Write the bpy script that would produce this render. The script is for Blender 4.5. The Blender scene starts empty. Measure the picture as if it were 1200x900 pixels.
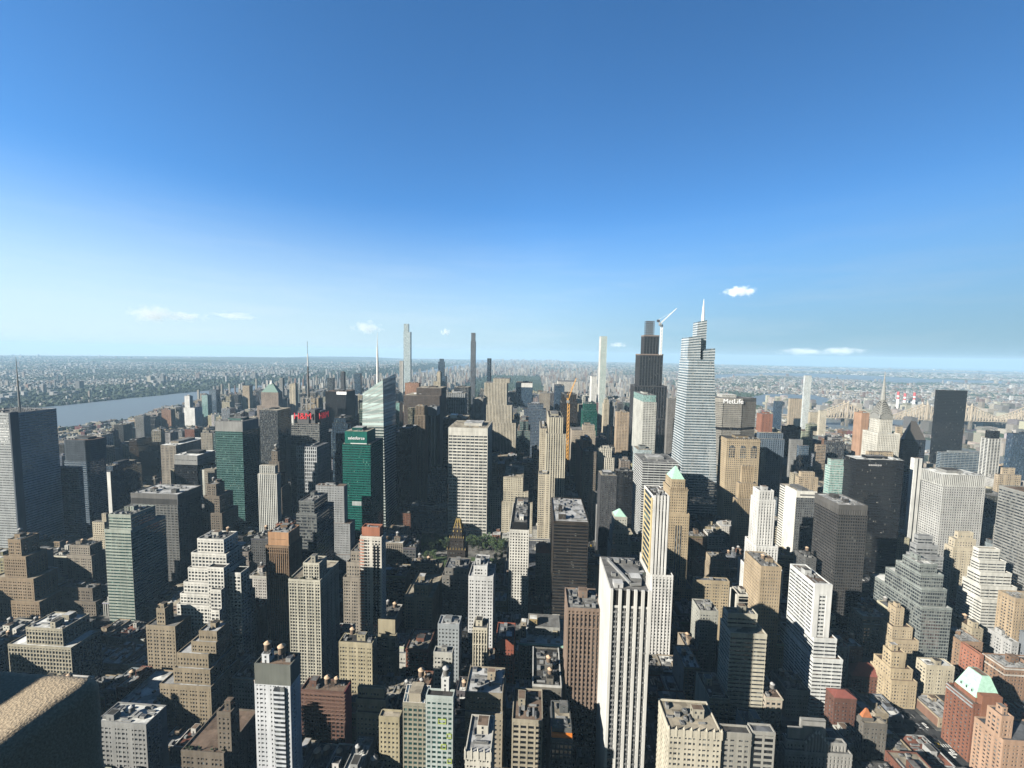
import bpy, math, random
import numpy as np
from mathutils import Matrix, Vector

SC = bpy.context.scene
COL = SC.collection
rng = random.Random(11)

# ------------------------------------------------------------------ camera
F_PX, CAM_Z = 468.67, 331.3
YAW, PITCH, ROLL = -0.05815, 0.07393, 0.01663
cam_d = bpy.data.cameras.new('camera')
cam = bpy.data.objects.new('camera', cam_d)
COL.objects.link(cam)
cam_d.sensor_fit = 'HORIZONTAL'
cam_d.sensor_width = 36.0
cam_d.lens = 36.0 * F_PX / 1200.0
cam_d.clip_start = 0.05
cam_d.clip_end = 200000.0
cy_, sy_ = math.cos(YAW), math.sin(YAW)
cp_, sp_ = math.cos(PITCH), math.sin(PITCH)
R0 = np.array([cy_, -sy_, 0.0])
FH = np.array([sy_, cy_, 0.0])
FW = FH * cp_ + np.array([0, 0, -sp_])
U0 = FH * sp_ + np.array([0, 0, cp_])
cr_, sr_ = math.cos(ROLL), math.sin(ROLL)
RIGHT = R0 * cr_ + U0 * sr_
UP = U0 * cr_ - R0 * sr_
cam.matrix_world = Matrix(((RIGHT[0], UP[0], -FW[0], 0), (RIGHT[1], UP[1], -FW[1], 0),
                           (RIGHT[2], UP[2], -FW[2], CAM_Z), (0, 0, 0, 1)))
SC.camera = cam

# ------------------------------------------------------------------ sky, sun, exposure
SUN_AZ = math.atan2(-0.84, -0.54)      # direction TO the sun, measured from +Y towards +X
SUN_EL = math.radians(26.5)
world = bpy.data.worlds.new('World')
SC.world = world
world.use_nodes = True
wn = world.node_tree.nodes
wl = world.node_tree.links
sky = wn.new('ShaderNodeTexSky')
sky.sky_type = 'NISHITA'
sky.sun_disc = False
sky.sun_elevation = SUN_EL
sky.sun_rotation = SUN_AZ
sky.altitude = 0.0
sky.air_density = 1.0
sky.dust_density = 0.35
sky.ozone_density = 3.0
mxs = wn.new('ShaderNodeMixRGB'); mxs.blend_type = 'MULTIPLY'; mxs.inputs[0].default_value = 1.0
mxs.inputs[2].default_value = (0.50, 0.875, 1.16, 1)
wl.new(sky.outputs[0], mxs.inputs[1])
mxk = wn.new('ShaderNodeMixRGB'); mxk.inputs[0].default_value = 0.14
mxk.inputs[2].default_value = (0.75, 3.0, 7.6, 1)
wl.new(mxs.outputs[0], mxk.inputs[1])
wtc = wn.new('ShaderNodeTexCoord'); wsx = wn.new('ShaderNodeSeparateXYZ'); wmr = wn.new('ShaderNodeMapRange')
wl.new(wtc.outputs['Generated'], wsx.inputs[0]); wl.new(wsx.outputs[2], wmr.inputs[0])      # the sky deepens towards the zenith
wmr.inputs[1].default_value = 0.64; wmr.inputs[2].default_value = 0.85; wmr.inputs[3].default_value = 1.0; wmr.inputs[4].default_value = 0.3
wsc = wn.new('ShaderNodeVectorMath'); wsc.operation = 'SCALE'
# the unseen sunward sky behind the camera is dimmed and warmed to deepen shadows
wmy = wn.new('ShaderNodeMapRange'); wmy.inputs[1].default_value = 0.15; wmy.inputs[2].default_value = -0.5; wmy.inputs[3].default_value = 0.0; wmy.inputs[4].default_value = 1.0
wl.new(wsx.outputs[1], wmy.inputs[0])
wmw = wn.new('ShaderNodeMixRGB'); wmw.blend_type = 'MULTIPLY'; wmw.inputs[2].default_value = (.66, .50, .34, 1)
wl.new(wmy.outputs[0], wmw.inputs[0])
# pale band along the horizon, creamier towards the left where the sun is
whx = wn.new('ShaderNodeMapRange'); whx.inputs[1].default_value = -0.75; whx.inputs[2].default_value = 0.45
wl.new(wsx.outputs[0], whx.inputs[0])
whc = wn.new('ShaderNodeMixRGB'); whc.inputs[1].default_value = (4.7, 5.6, 5.9, 1); whc.inputs[2].default_value = (2.25, 3.55, 4.6, 1)
wl.new(whx.outputs[0], whc.inputs[0])
whz = wn.new('ShaderNodeMapRange'); whz.interpolation_type = 'SMOOTHSTEP'
whz.inputs[1].default_value = 0.0; whz.inputs[2].default_value = 0.34; whz.inputs[3].default_value = 0.85; whz.inputs[4].default_value = 0.0
wl.new(wsx.outputs[2], whz.inputs[0])
whm = wn.new('ShaderNodeMixRGB'); wl.new(whz.outputs[0], whm.inputs[0]); wl.new(mxk.outputs[0], whm.inputs[1]); wl.new(whc.outputs[0], whm.inputs[2])
# faint uneven veils low in the sky
wmp = wn.new('ShaderNodeMapping'); wmp.inputs['Scale'].default_value = (2.2, 2.2, 17.0); wl.new(wtc.outputs['Generated'], wmp.inputs[0])
wno = wn.new('ShaderNodeTexNoise'); wno.inputs['Scale'].default_value = 1.6; wno.inputs['Detail'].default_value = 7; wno.inputs['Roughness'].default_value = .62
wl.new(wmp.outputs[0], wno.inputs['Vector'])
wnr = wn.new('ShaderNodeMapRange'); wnr.inputs[1].default_value = .48; wnr.inputs[2].default_value = .80; wnr.inputs[3].default_value = 0.0; wnr.inputs[4].default_value = .2
wl.new(wno.outputs[0], wnr.inputs[0])
wnz = wn.new('ShaderNodeMapRange'); wnz.interpolation_type = 'SMOOTHSTEP'; wnz.inputs[1].default_value = .02; wnz.inputs[2].default_value = .36; wnz.inputs[3].default_value = 1.0; wnz.inputs[4].default_value = 0.0
wl.new(wsx.outputs[2], wnz.inputs[0])
wnf = wn.new('ShaderNodeMath'); wnf.operation = 'MULTIPLY'; wl.new(wnr.outputs[0], wnf.inputs[0]); wl.new(wnz.outputs[0], wnf.inputs[1])
wnm = wn.new('ShaderNodeMixRGB'); wnm.inputs[2].default_value = (5.6, 6.0, 6.2, 1)
wl.new(wnf.outputs[0], wnm.inputs[0]); wl.new(whm.outputs[0], wnm.inputs[1])
wl.new(wnm.outputs[0], wmw.inputs[1])
wm2 = wn.new('ShaderNodeMapRange'); wm2.inputs[1].default_value = 0.28; wm2.inputs[2].default_value = 0.66; wm2.inputs[3].default_value = 1.15; wm2.inputs[4].default_value = 0.90
wl.new(wsx.outputs[2], wm2.inputs[0])
wm3 = wn.new('ShaderNodeMapRange'); wm3.inputs[1].default_value = 0.0; wm3.inputs[2].default_value = 0.75; wm3.inputs[3].default_value = 1.0; wm3.inputs[4].default_value = 0.70
wl.new(wsx.outputs[0], wm3.inputs[0])
wma = wn.new('ShaderNodeMath'); wma.operation = 'MULTIPLY'; wl.new(wmr.outputs[0], wma.inputs[0]); wl.new(wm2.outputs[0], wma.inputs[1])
wmb = wn.new('ShaderNodeMath'); wmb.operation = 'MULTIPLY'; wl.new(wma.outputs[0], wmb.inputs[0]); wl.new(wm3.outputs[0], wmb.inputs[1])
wmr = wmb
wl.new(wmw.outputs[0], wsc.inputs[0]); wl.new(wmr.outputs[0], wsc.inputs['Scale'])
wl.new(wsc.outputs[0], wn['Background'].inputs[0])
wn['Background'].inputs[1].default_value = 0.054
sun_d = bpy.data.lights.new('sun', 'SUN')
sun_d.energy = 5.0
sun_d.angle = math.radians(0.5)
sun_d.color = (1.0, 0.945, 0.83)
sun = bpy.data.objects.new('sun', sun_d)
COL.objects.link(sun)
to_sun = Vector((math.sin(SUN_AZ) * math.cos(SUN_EL), math.cos(SUN_AZ) * math.cos(SUN_EL), math.sin(SUN_EL)))
sun.rotation_euler = to_sun.to_track_quat('Z', 'Y').to_euler()
SC.view_settings.view_transform = 'Standard'
SC.view_settings.look = 'None'
SC.view_settings.exposure = 1.46
SC.view_settings.gamma = 1.0
HAZE_DENSITY = 5.2e-5
SC.cycles.use_denoising = True
SC.cycles.max_bounces = 5
SC.cycles.diffuse_bounces = 0
SC.cycles.glossy_bounces = 2
SC.cycles.volume_bounces = 0

# ------------------------------------------------------------------ projection helpers
def project(P):
    P = np.asarray(P, float) - np.array([0, 0, CAM_Z])
    d = P @ FW
    return np.stack([600 + F_PX * (P @ RIGHT) / d, 450 - F_PX * (P @ UP) / d, d], -1)

def ray(u, v):
    return FW * F_PX + RIGHT * (u - 600) - UP * (v - 450)

def at_y(u, v, Y):
    r = ray(u, v)
    p = r * (Y / r[1])
    return np.array([p[0], p[1], p[2] + CAM_Z])

def at_z(u, v, z=0.0):
    r = ray(u, v)
    p = r * ((z - CAM_Z) / r[2])
    return np.array([p[0], p[1], z])

def solve_line(p, axis, u):
    """coordinate along `axis` of the point of the line through p that shows at column u"""
    e = np.zeros(3); e[axis] = 1
    q = np.asarray(p, float).copy(); q[axis] = 0
    q[2] -= CAM_Z
    k = (u - 600) / F_PX
    return (k * (q @ FW) - q @ RIGHT) / (e @ RIGHT - k * (e @ FW))

# ------------------------------------------------------------------ materials
MATS = {}
def nodes_of(m):
    m.use_nodes = True
    nt = m.node_tree
    return nt, nt.nodes, nt.links, nt.nodes['Principled BSDF']

def N(nt, t, **kw):
    n = nt.nodes.new(t)
    for k, v in kw.items():
        if k.startswith('i_'):
            n.inputs[int(k[2:])].default_value = v
        else:
            setattr(n, k, v)
    return n

def wall_mat(col, rough=0.85, var=1.0):
    key = ('wall', tuple(round(c, 3) for c in col), rough, var)
    if key in MATS:
        return MATS[key]
    m = bpy.data.materials.new('wall_paint_and_stone')
    nt, ns, ls, b = nodes_of(m)
    geo = N(nt, 'ShaderNodeNewGeometry')
    mp = N(nt, 'ShaderNodeMapping'); mp.inputs['Scale'].default_value = (0.35, 0.35, 0.03)
    ls.new(geo.outputs['Position'], mp.inputs['Vector'])
    n1 = N(nt, 'ShaderNodeTexNoise'); n1.inputs['Scale'].default_value = 1.0; n1.inputs['Detail'].default_value = 3
    ls.new(mp.outputs[0], n1.inputs['Vector'])
    n2 = N(nt, 'ShaderNodeTexNoise'); n2.inputs['Scale'].default_value = 0.05; n2.inputs['Detail'].default_value = 4
    ls.new(geo.outputs['Position'], n2.inputs['Vector'])
    add = N(nt, 'ShaderNodeMath', operation='ADD')
    ls.new(n1.outputs[0], add.inputs[0]); ls.new(n2.outputs[0], add.inputs[1])
    mr = N(nt, 'ShaderNodeMapRange'); mr.inputs[1].default_value = 0.6; mr.inputs[2].default_value = 1.4
    mr.inputs[3].default_value = 1 - 0.34 * var; mr.inputs[4].default_value = 1 + 0.22 * var
    ls.new(add.outputs[0], mr.inputs[0])
    sc = N(nt, 'ShaderNodeVectorMath', operation='SCALE')
    sc.inputs[0].default_value = [c * .56 for c in col]
    ls.new(mr.outputs[0], sc.inputs['Scale'])
    ls.new(sc.outputs[0], b.inputs['Base Color'])
    b.inputs['Roughness'].default_value = rough
    b.inputs['Specular IOR Level'].default_value = 0.12
    MATS[key] = m
    return m

def glass_mat(col, ior=1.9, cell=(1.7, 1.7, 3.6), blind=0.14, tilt=0.03, rough=0.06):
    key = ('glass', tuple(round(c, 3) for c in col), ior, cell, blind)
    if key in MATS:
        return MATS[key]
    m = bpy.data.materials.new('window_glass')
    nt, ns, ls, b = nodes_of(m)
    geo = N(nt, 'ShaderNodeNewGeometry')
    dv = N(nt, 'ShaderNodeVectorMath', operation='DIVIDE'); dv.inputs[1].default_value = cell
    ls.new(geo.outputs['Position'], dv.inputs[0])
    ad = N(nt, 'ShaderNodeVectorMath', operation='ADD'); ad.inputs[1].default_value = (0.37, 0.41, 0.13)
    ls.new(dv.outputs[0], ad.inputs[0])
    fl = N(nt, 'ShaderNodeVectorMath', operation='FLOOR')
    ls.new(ad.outputs[0], fl.inputs[0])
    w = N(nt, 'ShaderNodeTexWhiteNoise', noise_dimensions='3D')
    ls.new(fl.outputs[0], w.inputs['Vector'])
    cr = N(nt, 'ShaderNodeValToRGB')
    cr.color_ramp.interpolation = 'LINEAR'
    e = cr.color_ramp.elements
    e[0].position = 0.0; e[0].color = (col[0] * .55, col[1] * .55, col[2] * .55, 1)
    e[1].position = 1 - blind; e[1].color = (col[0] * 1.35, col[1] * 1.35, col[2] * 1.35, 1)
    x = e.new(min(0.995, 1 - blind + 0.01)); x.color = (0.07 + col[0], 0.068 + col[1], 0.06 + col[2], 1)
    x = e.new(1.0); x.color = (0.06 + 2.6 * min(col[0], .06), 0.06 + 2.6 * min(col[1], .06), 0.05 + 2.4 * min(col[2], .06), 1)
    ls.new(w.outputs['Value'], cr.inputs[0])
    ls.new(cr.outputs[0], b.inputs['Base Color'])
    s1 = N(nt, 'ShaderNodeVectorMath', operation='SUBTRACT'); s1.inputs[1].default_value = (0.5, 0.5, 0.5)
    ls.new(w.outputs['Color'], s1.inputs[0])
    s2 = N(nt, 'ShaderNodeVectorMath', operation='SCALE'); s2.inputs['Scale'].default_value = tilt
    ls.new(s1.outputs[0], s2.inputs[0])
    s3 = N(nt, 'ShaderNodeVectorMath', operation='ADD')
    ls.new(geo.outputs['Normal'], s3.inputs[0]); ls.new(s2.outputs[0], s3.inputs[1])
    s4 = N(nt, 'ShaderNodeVectorMath', operation='NORMALIZE')
    ls.new(s3.outputs[0], s4.inputs[0])
    ls.new(s4.outputs[0], b.inputs['Normal'])
    b.inputs['Roughness'].default_value = rough
    b.inputs['IOR'].default_value = ior
    MATS[key] = m
    return m

def roof_mat(col):
    key = ('roof', tuple(round(c, 3) for c in col))
    if key in MATS:
        return MATS[key]
    m = bpy.data.materials.new('roofing')
    nt, ns, ls, b = nodes_of(m)
    geo = N(nt, 'ShaderNodeNewGeometry')
    n1 = N(nt, 'ShaderNodeTexNoise'); n1.inputs['Scale'].default_value = 0.13; n1.inputs['Detail'].default_value = 6
    n1.inputs['Roughness'].default_value = 0.7
    ls.new(geo.outputs['Position'], n1.inputs['Vector'])
    v = N(nt, 'ShaderNodeTexVoronoi', feature='F1', distance='CHEBYCHEV'); v.inputs['Scale'].default_value = 0.12
    ls.new(geo.outputs['Position'], v.inputs['Vector'])
    sx = N(nt, 'ShaderNodeSeparateXYZ')
    ls.new(v.outputs['Color'], sx.inputs[0])
    mx = N(nt, 'ShaderNodeMath', operation='MULTIPLY_ADD'); mx.inputs[1].default_value = 0.45
    ls.new(sx.outputs[0], mx.inputs[0]); ls.new(n1.outputs[0], mx.inputs[2])
    mr = N(nt, 'ShaderNodeMapRange'); mr.inputs[1].default_value = 0.4; mr.inputs[2].default_value = 1.05
    mr.inputs[3].default_value = 0.35; mr.inputs[4].default_value = 1.3
    ls.new(mx.outputs[0], mr.inputs[0])
    sc = N(nt, 'ShaderNodeVectorMath', operation='SCALE'); sc.inputs[0].default_value = [c * .85 for c in col]
    ls.new(mr.outputs[0], sc.inputs['Scale'])
    ls.new(sc.outputs[0], b.inputs['Base Color'])
    b.inputs['Roughness'].default_value = 0.9
    b.inputs['Specular IOR Level'].default_value = 0.04
    MATS[key] = m
    return m

def plain_mat(name, col, rough=0.6, metal=0.0, emit=None):
    key = ('plain', name)
    if key in MATS:
        return MATS[key]
    m = bpy.data.materials.new(name)
    nt, ns, ls, b = nodes_of(m)
    geo = N(nt, 'ShaderNodeNewGeometry')
    n1 = N(nt, 'ShaderNodeTexNoise'); n1.inputs['Scale'].default_value = 0.5; n1.inputs['Detail'].default_value = 3
    ls.new(geo.outputs['Position'], n1.inputs['Vector'])
    mr = N(nt, 'ShaderNodeMapRange'); mr.inputs[1].default_value = 0.3; mr.inputs[2].default_value = 0.7
    mr.inputs[3].default_value = 0.85; mr.inputs[4].default_value = 1.12
    ls.new(n1.outputs[0], mr.inputs[0])
    sc = N(nt, 'ShaderNodeVectorMath', operation='SCALE'); sc.inputs[0].default_value = [c * .66 for c in col]
    ls.new(mr.outputs[0], sc.inputs['Scale'])
    ls.new(sc.outputs[0], b.inputs['Base Color'])
    b.inputs['Roughness'].default_value = rough
    b.inputs['Metallic'].default_value = metal
    if emit:
        b.inputs['Emission Color'].default_value = (*col, 1)
        b.inputs['Emission Strength'].default_value = emit
    MATS[key] = m
    return m

# ------------------------------------------------------------------ mesh builder: many boxes and polygons -> ONE mesh object
QF = np.array([[0, 3, 2, 1], [4, 5, 6, 7], [0, 1, 5, 4], [1, 2, 6, 5], [2, 3, 7, 6], [3, 0, 4, 7]])
class MB:
    def __init__(self):
        self.b = []; self.v = []; self.f = []; self.fm = []; self.mats = []
    def mi(self, m):
        if m not in self.mats:
            self.mats.append(m)
        return self.mats.index(m)
    def box(self, x0, x1, y0, y1, z0, z1, m):
        self.b.append(np.array([[x0, x1, y0, y1, z0, z1, self.mi(m)]], float))
    def boxes(self, arr, m):
        a = np.asarray(arr, float)
        if len(a):
            self.b.append(np.hstack([a, np.full((len(a), 1), self.mi(m))]))
    def poly(self, pts, faces, m):
        o = len(self.v)
        self.v += [tuple(p) for p in pts]
        k = self.mi(m)
        for f in faces:
            self.f.append([i + o for i in f]); self.fm.append(k)
    def prism(self, poly, z0, z1, m, top=None, mtop=None):
        """vertical prism over polygon poly (counter-clockwise); top = other polygon for the upper rim"""
        n = len(poly); t = top or poly
        pts = [(*p[:2], p[2] if len(p) > 2 else z0) for p in poly] + [(*p[:2], p[2] if len(p) > 2 else z1) for p in t]
        self.poly(pts, [[i, (i + 1) % n, n + (i + 1) % n, n + i] for i in range(n)], m)
        self.poly(pts, [list(range(n, 2 * n)), list(range(n - 1, -1, -1))], mtop or m)
    def bar(self, a, b, w, m):
        a = Vector(a); b = Vector(b); d = (b - a).normalized()
        s = d.cross(Vector((0, 0, 1)))
        s = Vector((1, 0, 0)) if s.length < 1e-3 else s.normalized()
        t = d.cross(s).normalized()
        s = s * (w / 2); t = t * (w / 2)
        pts = [a - s - t, a + s - t, a + s + t, a - s + t, b - s - t, b + s - t, b + s + t, b - s + t]
        self.poly(pts, QF.tolist(), m)
    def cyl(self, c, r, z0, z1, m, n=14, r1=None):
        r1 = r if r1 is None else r1
        A = [2 * math.pi * i / n for i in range(n)]
        self.prism([(c[0] + r * math.cos(a), c[1] + r * math.sin(a)) for a in A], z0, z1, m,
                   [(c[0] + r1 * math.cos(a), c[1] + r1 * math.sin(a)) for a in A])
    def build(self, name, parent=None, origin=(0, 0, 0)):
        V = []; Q = []; QM = []
        if self.b:
            B = np.vstack(self.b)
            n = len(B)
            x0, x1, y0, y1, z0, z1 = B[:, :6].T
            c = np.stack([np.stack(p, -1) for p in ((x0, y0, z0), (x1, y0, z0), (x1, y1, z0), (x0, y1, z0), (x0, y0, z1), (x1, y0, z1), (x1, y1, z1), (x0, y1, z1))], 1)
            V = c.reshape(-1, 3)
            Q = (QF[None] + (np.arange(n) * 8)[:, None, None]).reshape(-1, 4)
            QM = np.repeat(B[:, 6].astype(int), 6)
        nb = len(V)
        me = bpy.data.meshes.new(name)
        allv = np.vstack([np.asarray(V, float).reshape(-1, 3), np.asarray(self.v, float).reshape(-1, 3)]) - np.array(origin, float)
        nloop = 4 * len(Q) + sum(len(f) for f in self.f)
        npoly = len(Q) + len(self.f)
        me.vertices.add(len(allv)); me.vertices.foreach_set('co', allv.ravel())
        me.loops.add(nloop)
        li = np.concatenate([np.asarray(Q, int).ravel(), np.array([i + nb for f in self.f for i in f], int)]).astype(np.int32)
        me.loops.foreach_set('vertex_index', li)
        me.polygons.add(npoly)
        lens = np.concatenate([np.full(len(Q), 4), np.array([len(f) for f in self.f], int)]).astype(np.int32)
        st = np.concatenate([[0], np.cumsum(lens)[:-1]]).astype(np.int32)
        me.polygons.foreach_set('loop_start', st)
        me.polygons.foreach_set('material_index', np.concatenate([np.asarray(QM, int), np.array(self.fm, int)]).astype(np.int32))
        for m in self.mats:
            me.materials.append(m)
        me.polygons.foreach_set('use_smooth', np.zeros(npoly, bool))
        me.update(calc_edges=True)
        o = bpy.data.objects.new(name, me)
        COL.objects.link(o)
        if parent is not None:
            o.parent = parent
        else:
            o.location = origin
        return o

def thing(name, label, cat, loc, group=None):
    o = bpy.data.objects.new(name, None)
    o.empty_display_size = 5
    COL.objects.link(o)
    o.location = loc
    o['label'] = label; o['category'] = cat
    if group:
        o['group'] = group
    return o

def tag(o, label=None, cat=None, group=None, kind=None):
    for k, v in (('label', label), ('category', cat), ('group', group), ('kind', kind)):
        if v:
            o[k] = v
    return o

# ------------------------------------------------------------------ facade styles
# wall colour, glass, bay, floor, pier width share, pier depth, spandrel height share, spandrel depth, spandrel colour
G = {
    'dark': glass_mat((0.030, 0.034, 0.040), blind=.24),
    'black': glass_mat((0.012, 0.013, 0.015), ior=1.6, blind=0.02),
    'blue': glass_mat((0.030, 0.050, 0.075), ior=2.1, blind=0.03),
    'green': glass_mat((0.008, 0.040, 0.034), ior=1.8, blind=0.02),
    'dkgreen': glass_mat((0.015, 0.045, 0.042), ior=1.9, blind=0.06),
    'teal': glass_mat((0.16, 0.28, 0.26), ior=2.2, blind=0.1),
    'pale': glass_mat((0.30, 0.36, 0.38), ior=2.2, blind=0.1),
    'bronze': glass_mat((0.026, 0.020, 0.016), ior=1.7, blind=0.012),
    'warm': glass_mat((0.050, 0.045, 0.038), blind=0.2),
}
C = dict(tan=(.44, .345, .235), cream=(.60, .53, .41), white=(.76, .75, .72), offw=(.62, .60, .55), grey=(.34, .34, .335), ltgrey=(.48, .48, .47),
         dkgrey=(.10, .10, .105), brown=(.17, .115, .08), bronze=(.045, .036, .03), black=(.022, .022, .024), brick=(.26, .115, .08),
         red=(.33, .09, .06), pink=(.46, .27, .19), bluegrey=(.20, .24, .29), sand=(.50, .41, .30), stone=(.36, .32, .27),
         green=(.02, .17, .13), dkgreen=(.05, .10, .09), copper=(.30, .52, .42), olive=(.27, .28, .20), orange=(.75, .22, .03), navy=(.05, .075, .12),
         dkstone=(.22, .185, .15), redbrown=(.32, .19, .13))

def S(wall, glass='dark', bay=3.4, fl=3.7, pw=.5, pd=.35, sh=.5, sd=.3, span=None):
    return dict(wall=C.get(wall, wall), glass=glass, bay=bay, fl=fl, pw=pw, pd=pd, sh=sh, sd=sd, span=C.get(span, span))
def punch(w, g='dark', bay=3.2, fl=3.6, pw=.52, sh=.5): return S(w, g, bay, fl, pw, .4, sh, .37)
def ribs(w, g='dark', bay=3.2, pw=.42, span=None, fl=3.7, sh=.4): return S(w, g, bay, fl, pw, .7, sh, .15, span)
def bands(w, g='dark', fl=3.8, sh=.48, bay=9, pw=.03): return S(w, g, bay, fl, pw, .2, sh, .45)
def curtain(w, g='blue', bay=3.0, fl=3.9, sh=.16, pw=.07): return S(w, g, bay, fl, pw, .16, sh, .12)
def grid(w, g='dark', bay=4.5, fl=3.8, pw=.18, sh=.42): return S(w, g, bay, fl, pw, .5, sh, .45)

def facade(mb, x0, x1, y0, y1, z0, z1, st, ring=True, ringh=1.2):
    w = wall_mat(st['wall']); g = G[st['glass']]
    sp = wall_mat(st['span']) if st['span'] else w
    d, sd = st['pd'], min(st['sd'], st['pd'] - .02) if st['sd'] <= st['pd'] else st['sd']
    dd = max(d, sd)
    if min(x1 - x0, y1 - y0) < 3 * dd + 1:
        mb.box(x0, x1, y0, y1, z0, z1, w); return
    mb.box(x0 + dd, x1 - dd, y0 + dd, y1 - dd, z0, z1 - .6, g)
    zt = z1 - .5
    bay, pw = st['bay'], max(st['pw'] * st['bay'], .12)
    cw = max(pw * .8, dd + .05)
    # corner piers
    po = dd - d
    for cx in (x0 + po, x1 - cw):
        for cyy in (y0 + po, y1 - cw):
            mb.box(cx, cx + cw - po, cyy, cyy + cw - po, z0, zt, w)
    A = []
    nx = max(1, round((x1 - x0) / bay)); ny = max(1, round((y1 - y0) / bay))
    hsh = int(abs(x0 * 13.7 + y0 * 7.3)) % 7
    grp = (2, 3, 1, 2, 1, 4, 3)[hsh] if .3 < st['pw'] < .62 and st['sh'] > .3 and st['sd'] > .25 else 1
    pw_n, pw_w = (pw, pw) if grp == 1 else (pw * .62, pw * (1 + .38 * (grp - 1)))
    def pwid(i, n):
        return pw if grp == 1 else (pw_w if i % grp == 0 else pw_n)
    for i in range(1, nx):
        c = x0 + (x1 - x0) * i / nx; pq = pwid(i, nx)
        A.append((c - pq / 2, c + pq / 2, y0 + dd - d, y0 + dd + .05, z0, zt))
    pw0 = pw
    for i in range(1, ny):
        c = y0 + (y1 - y0) * i / ny; pw = pwid(i, ny)
        if x0 + x1 > 0:
            A.append((x0 + dd - d, x0 + dd + .05, c - pw / 2, c + pw / 2, z0, zt))
        else:
            A.append((x1 - dd - .05, x1 - dd + d, c - pw / 2, c + pw / 2, z0, zt))
    pw = pw0
    mb.boxes(A, w)
    nf = max(1, round((z1 - z0) / st['fl'])); fh = (z1 - z0) / nf; h = st['sh'] * fh
    e = dd - sd
    B = []
    for k in range(nf):
        za, zb = z0 + k * fh + .01, z0 + k * fh + h
        B.append((x0 + e, x1 - e, y0 + e, y0 + dd + .05, za, zb))
        B.append((x1 - dd - .05, x1 - e, y0 + dd + .06, y1 - dd, za, zb))
        B.append((x0 + e, x0 + dd + .05, y0 + dd + .06, y1 - dd, za, zb))
    mb.boxes(B, sp)
    if ring and .3 < st['pw'] < .62 and nf > 5:                     # belt courses
        for k in {2 + hsh % 2, nf - 2 - hsh % 3, nf - 1} if hsh != 4 else {nf - 2}:
            if 0 < k < nf:
                za = z0 + k * fh - .25
                mb.box(x0 - .22, x1 + .22, y0 - .22, y0 + dd, za, za + .55, w)
                xs0, xs1 = (x0 - .22, x0 + dd) if x0 + x1 > 0 else (x1 - dd, x1 + .22)
                mb.box(xs0, xs1, y0 + dd + .01, y1 - .1, za, za + .55, w)
    mb.box(x0 + .02, x1 - .02, y1 - dd - .05, y1 - .02, z0, zt, w)       # rear wall
    if ring:
        t = .55; o = .06
        za = z1 - max(1.1, .45 * fh)
        mb.box(x0 - o, x1 + o, y0 - o, y0 + t, za, z1 + ringh * .5, w)
        mb.box(x0 - o, x1 + o, y1 - t, y1 + o, za, z1 + ringh * .5, w)
        mb.box(x0 - o, x0 + t, y0 + t + .003, y1 - t - .003, za, z1 + ringh * .5, w)
        mb.box(x1 - t, x1 + o, y0 + t + .003, y1 - t - .003, za, z1 + ringh * .5, w)
    else:
        mb.box(x0 - .05, x1 + .05, y0 - .05, y1 + .05, z1 - .55, z1, w)

ROOFS = {'tar': (.06, .058, .056), 'grey': (.15, .148, .145), 'silver': (.36, .36, .36), 'white': (.60, .60, .58), 'gravel': (.30, .265, .21), 'red': (.20, .09, .065), 'slate': (.11, .115, .125), 'brown': (.15, .11, .085), 'copper': (.34, .56, .46)}
def roof_slab(par, org, x0, x1, y0, y1, z, kind):
    mb = MB()
    mb.box(x0 + .5, x1 - .5, y0 + .5, y1 - .5, z - .6, z - .02, roof_mat(ROOFS[kind]))
    return mb.build('roof', par, org)

# ------------------------------------------------------------------ roof furniture: shared meshes, one object each
wood = plain_mat('tank_cedar', (.20, .135, .09), .85)
woodg = plain_mat('tank_grey_wood', (.19, .18, .17), .85)
cone_m = plain_mat('tank_cone_roof', (.56, .40, .27), .8)
cone_g = plain_mat('tank_grey_cone', (.40, .40, .40), .7)
steel_dk = plain_mat('dark_steel', (.07, .07, .075), .6)
galv = plain_mat('galvanised_metal', (.30, .30, .295), .6, .1)
galvd = plain_mat('weathered_metal', (.17, .17, .17), .65, .1)
SH = {}
def shared(key, fn):
    if key not in SH:
        mb = MB(); fn(mb)
        o = mb.build(key)
        SH[key] = o.data
        bpy.data.objects.remove(o)
    return SH[key]

def inst(name, mesh, par, loc, sc=(1, 1, 1), rz=0.0):
    o = bpy.data.objects.new(name, mesh)
    COL.objects.link(o)
    o.parent = par
    o.location = loc; o.scale = sc; o.rotation_euler = (0, 0, rz)
    return o

def water_tank(par, org, x, y, z, s=1.0, tone=None, legs=True, leg_h=3.4):
    tone = tone or rng.choice(['wood', 'wood', 'grey'])
    bm, cm = (wood, cone_m) if tone == 'wood' else (woodg, cone_g)
    def barrel(mb):
        mb.cyl((0, 0), 2.1, 0, 4.0, bm, 16, 1.95)
        for k in range(5):
            mb.cyl((0, 0), 2.16 - .03 * k, .35 + .75 * k, .43 + .75 * k, steel_dk, 16)
        mb.box(-2.0, 2.0, -.16, .16, -.35, -.01, steel_dk); mb.box(-.16, .16, -2.0, 2.0, -.7, -.36, steel_dk)
    def cone(mb):
        mb.cyl((0, 0), 2.35, 4.01, 5.5, cm, 16, .12)
    def leg(mb):
        mb.box(-.14, .14, -.14, .14, 0, 1, steel_dk)
    t = inst('water_tank', shared('water_tank_' + tone, barrel), par, (x - org[0], y - org[1], z - org[2] + leg_h * s), (s, s, s))
    inst('cone_roof', shared('cone_roof_' + tone, cone), t, (0, 0, 0))
    if legs:
        for a in (-1, 1):
            for b in (-1, 1):
                inst('leg', shared('leg', leg), t, (1.35 * a, 1.35 * b, -leg_h), (1, 1, leg_h - .4))
    return t

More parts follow.
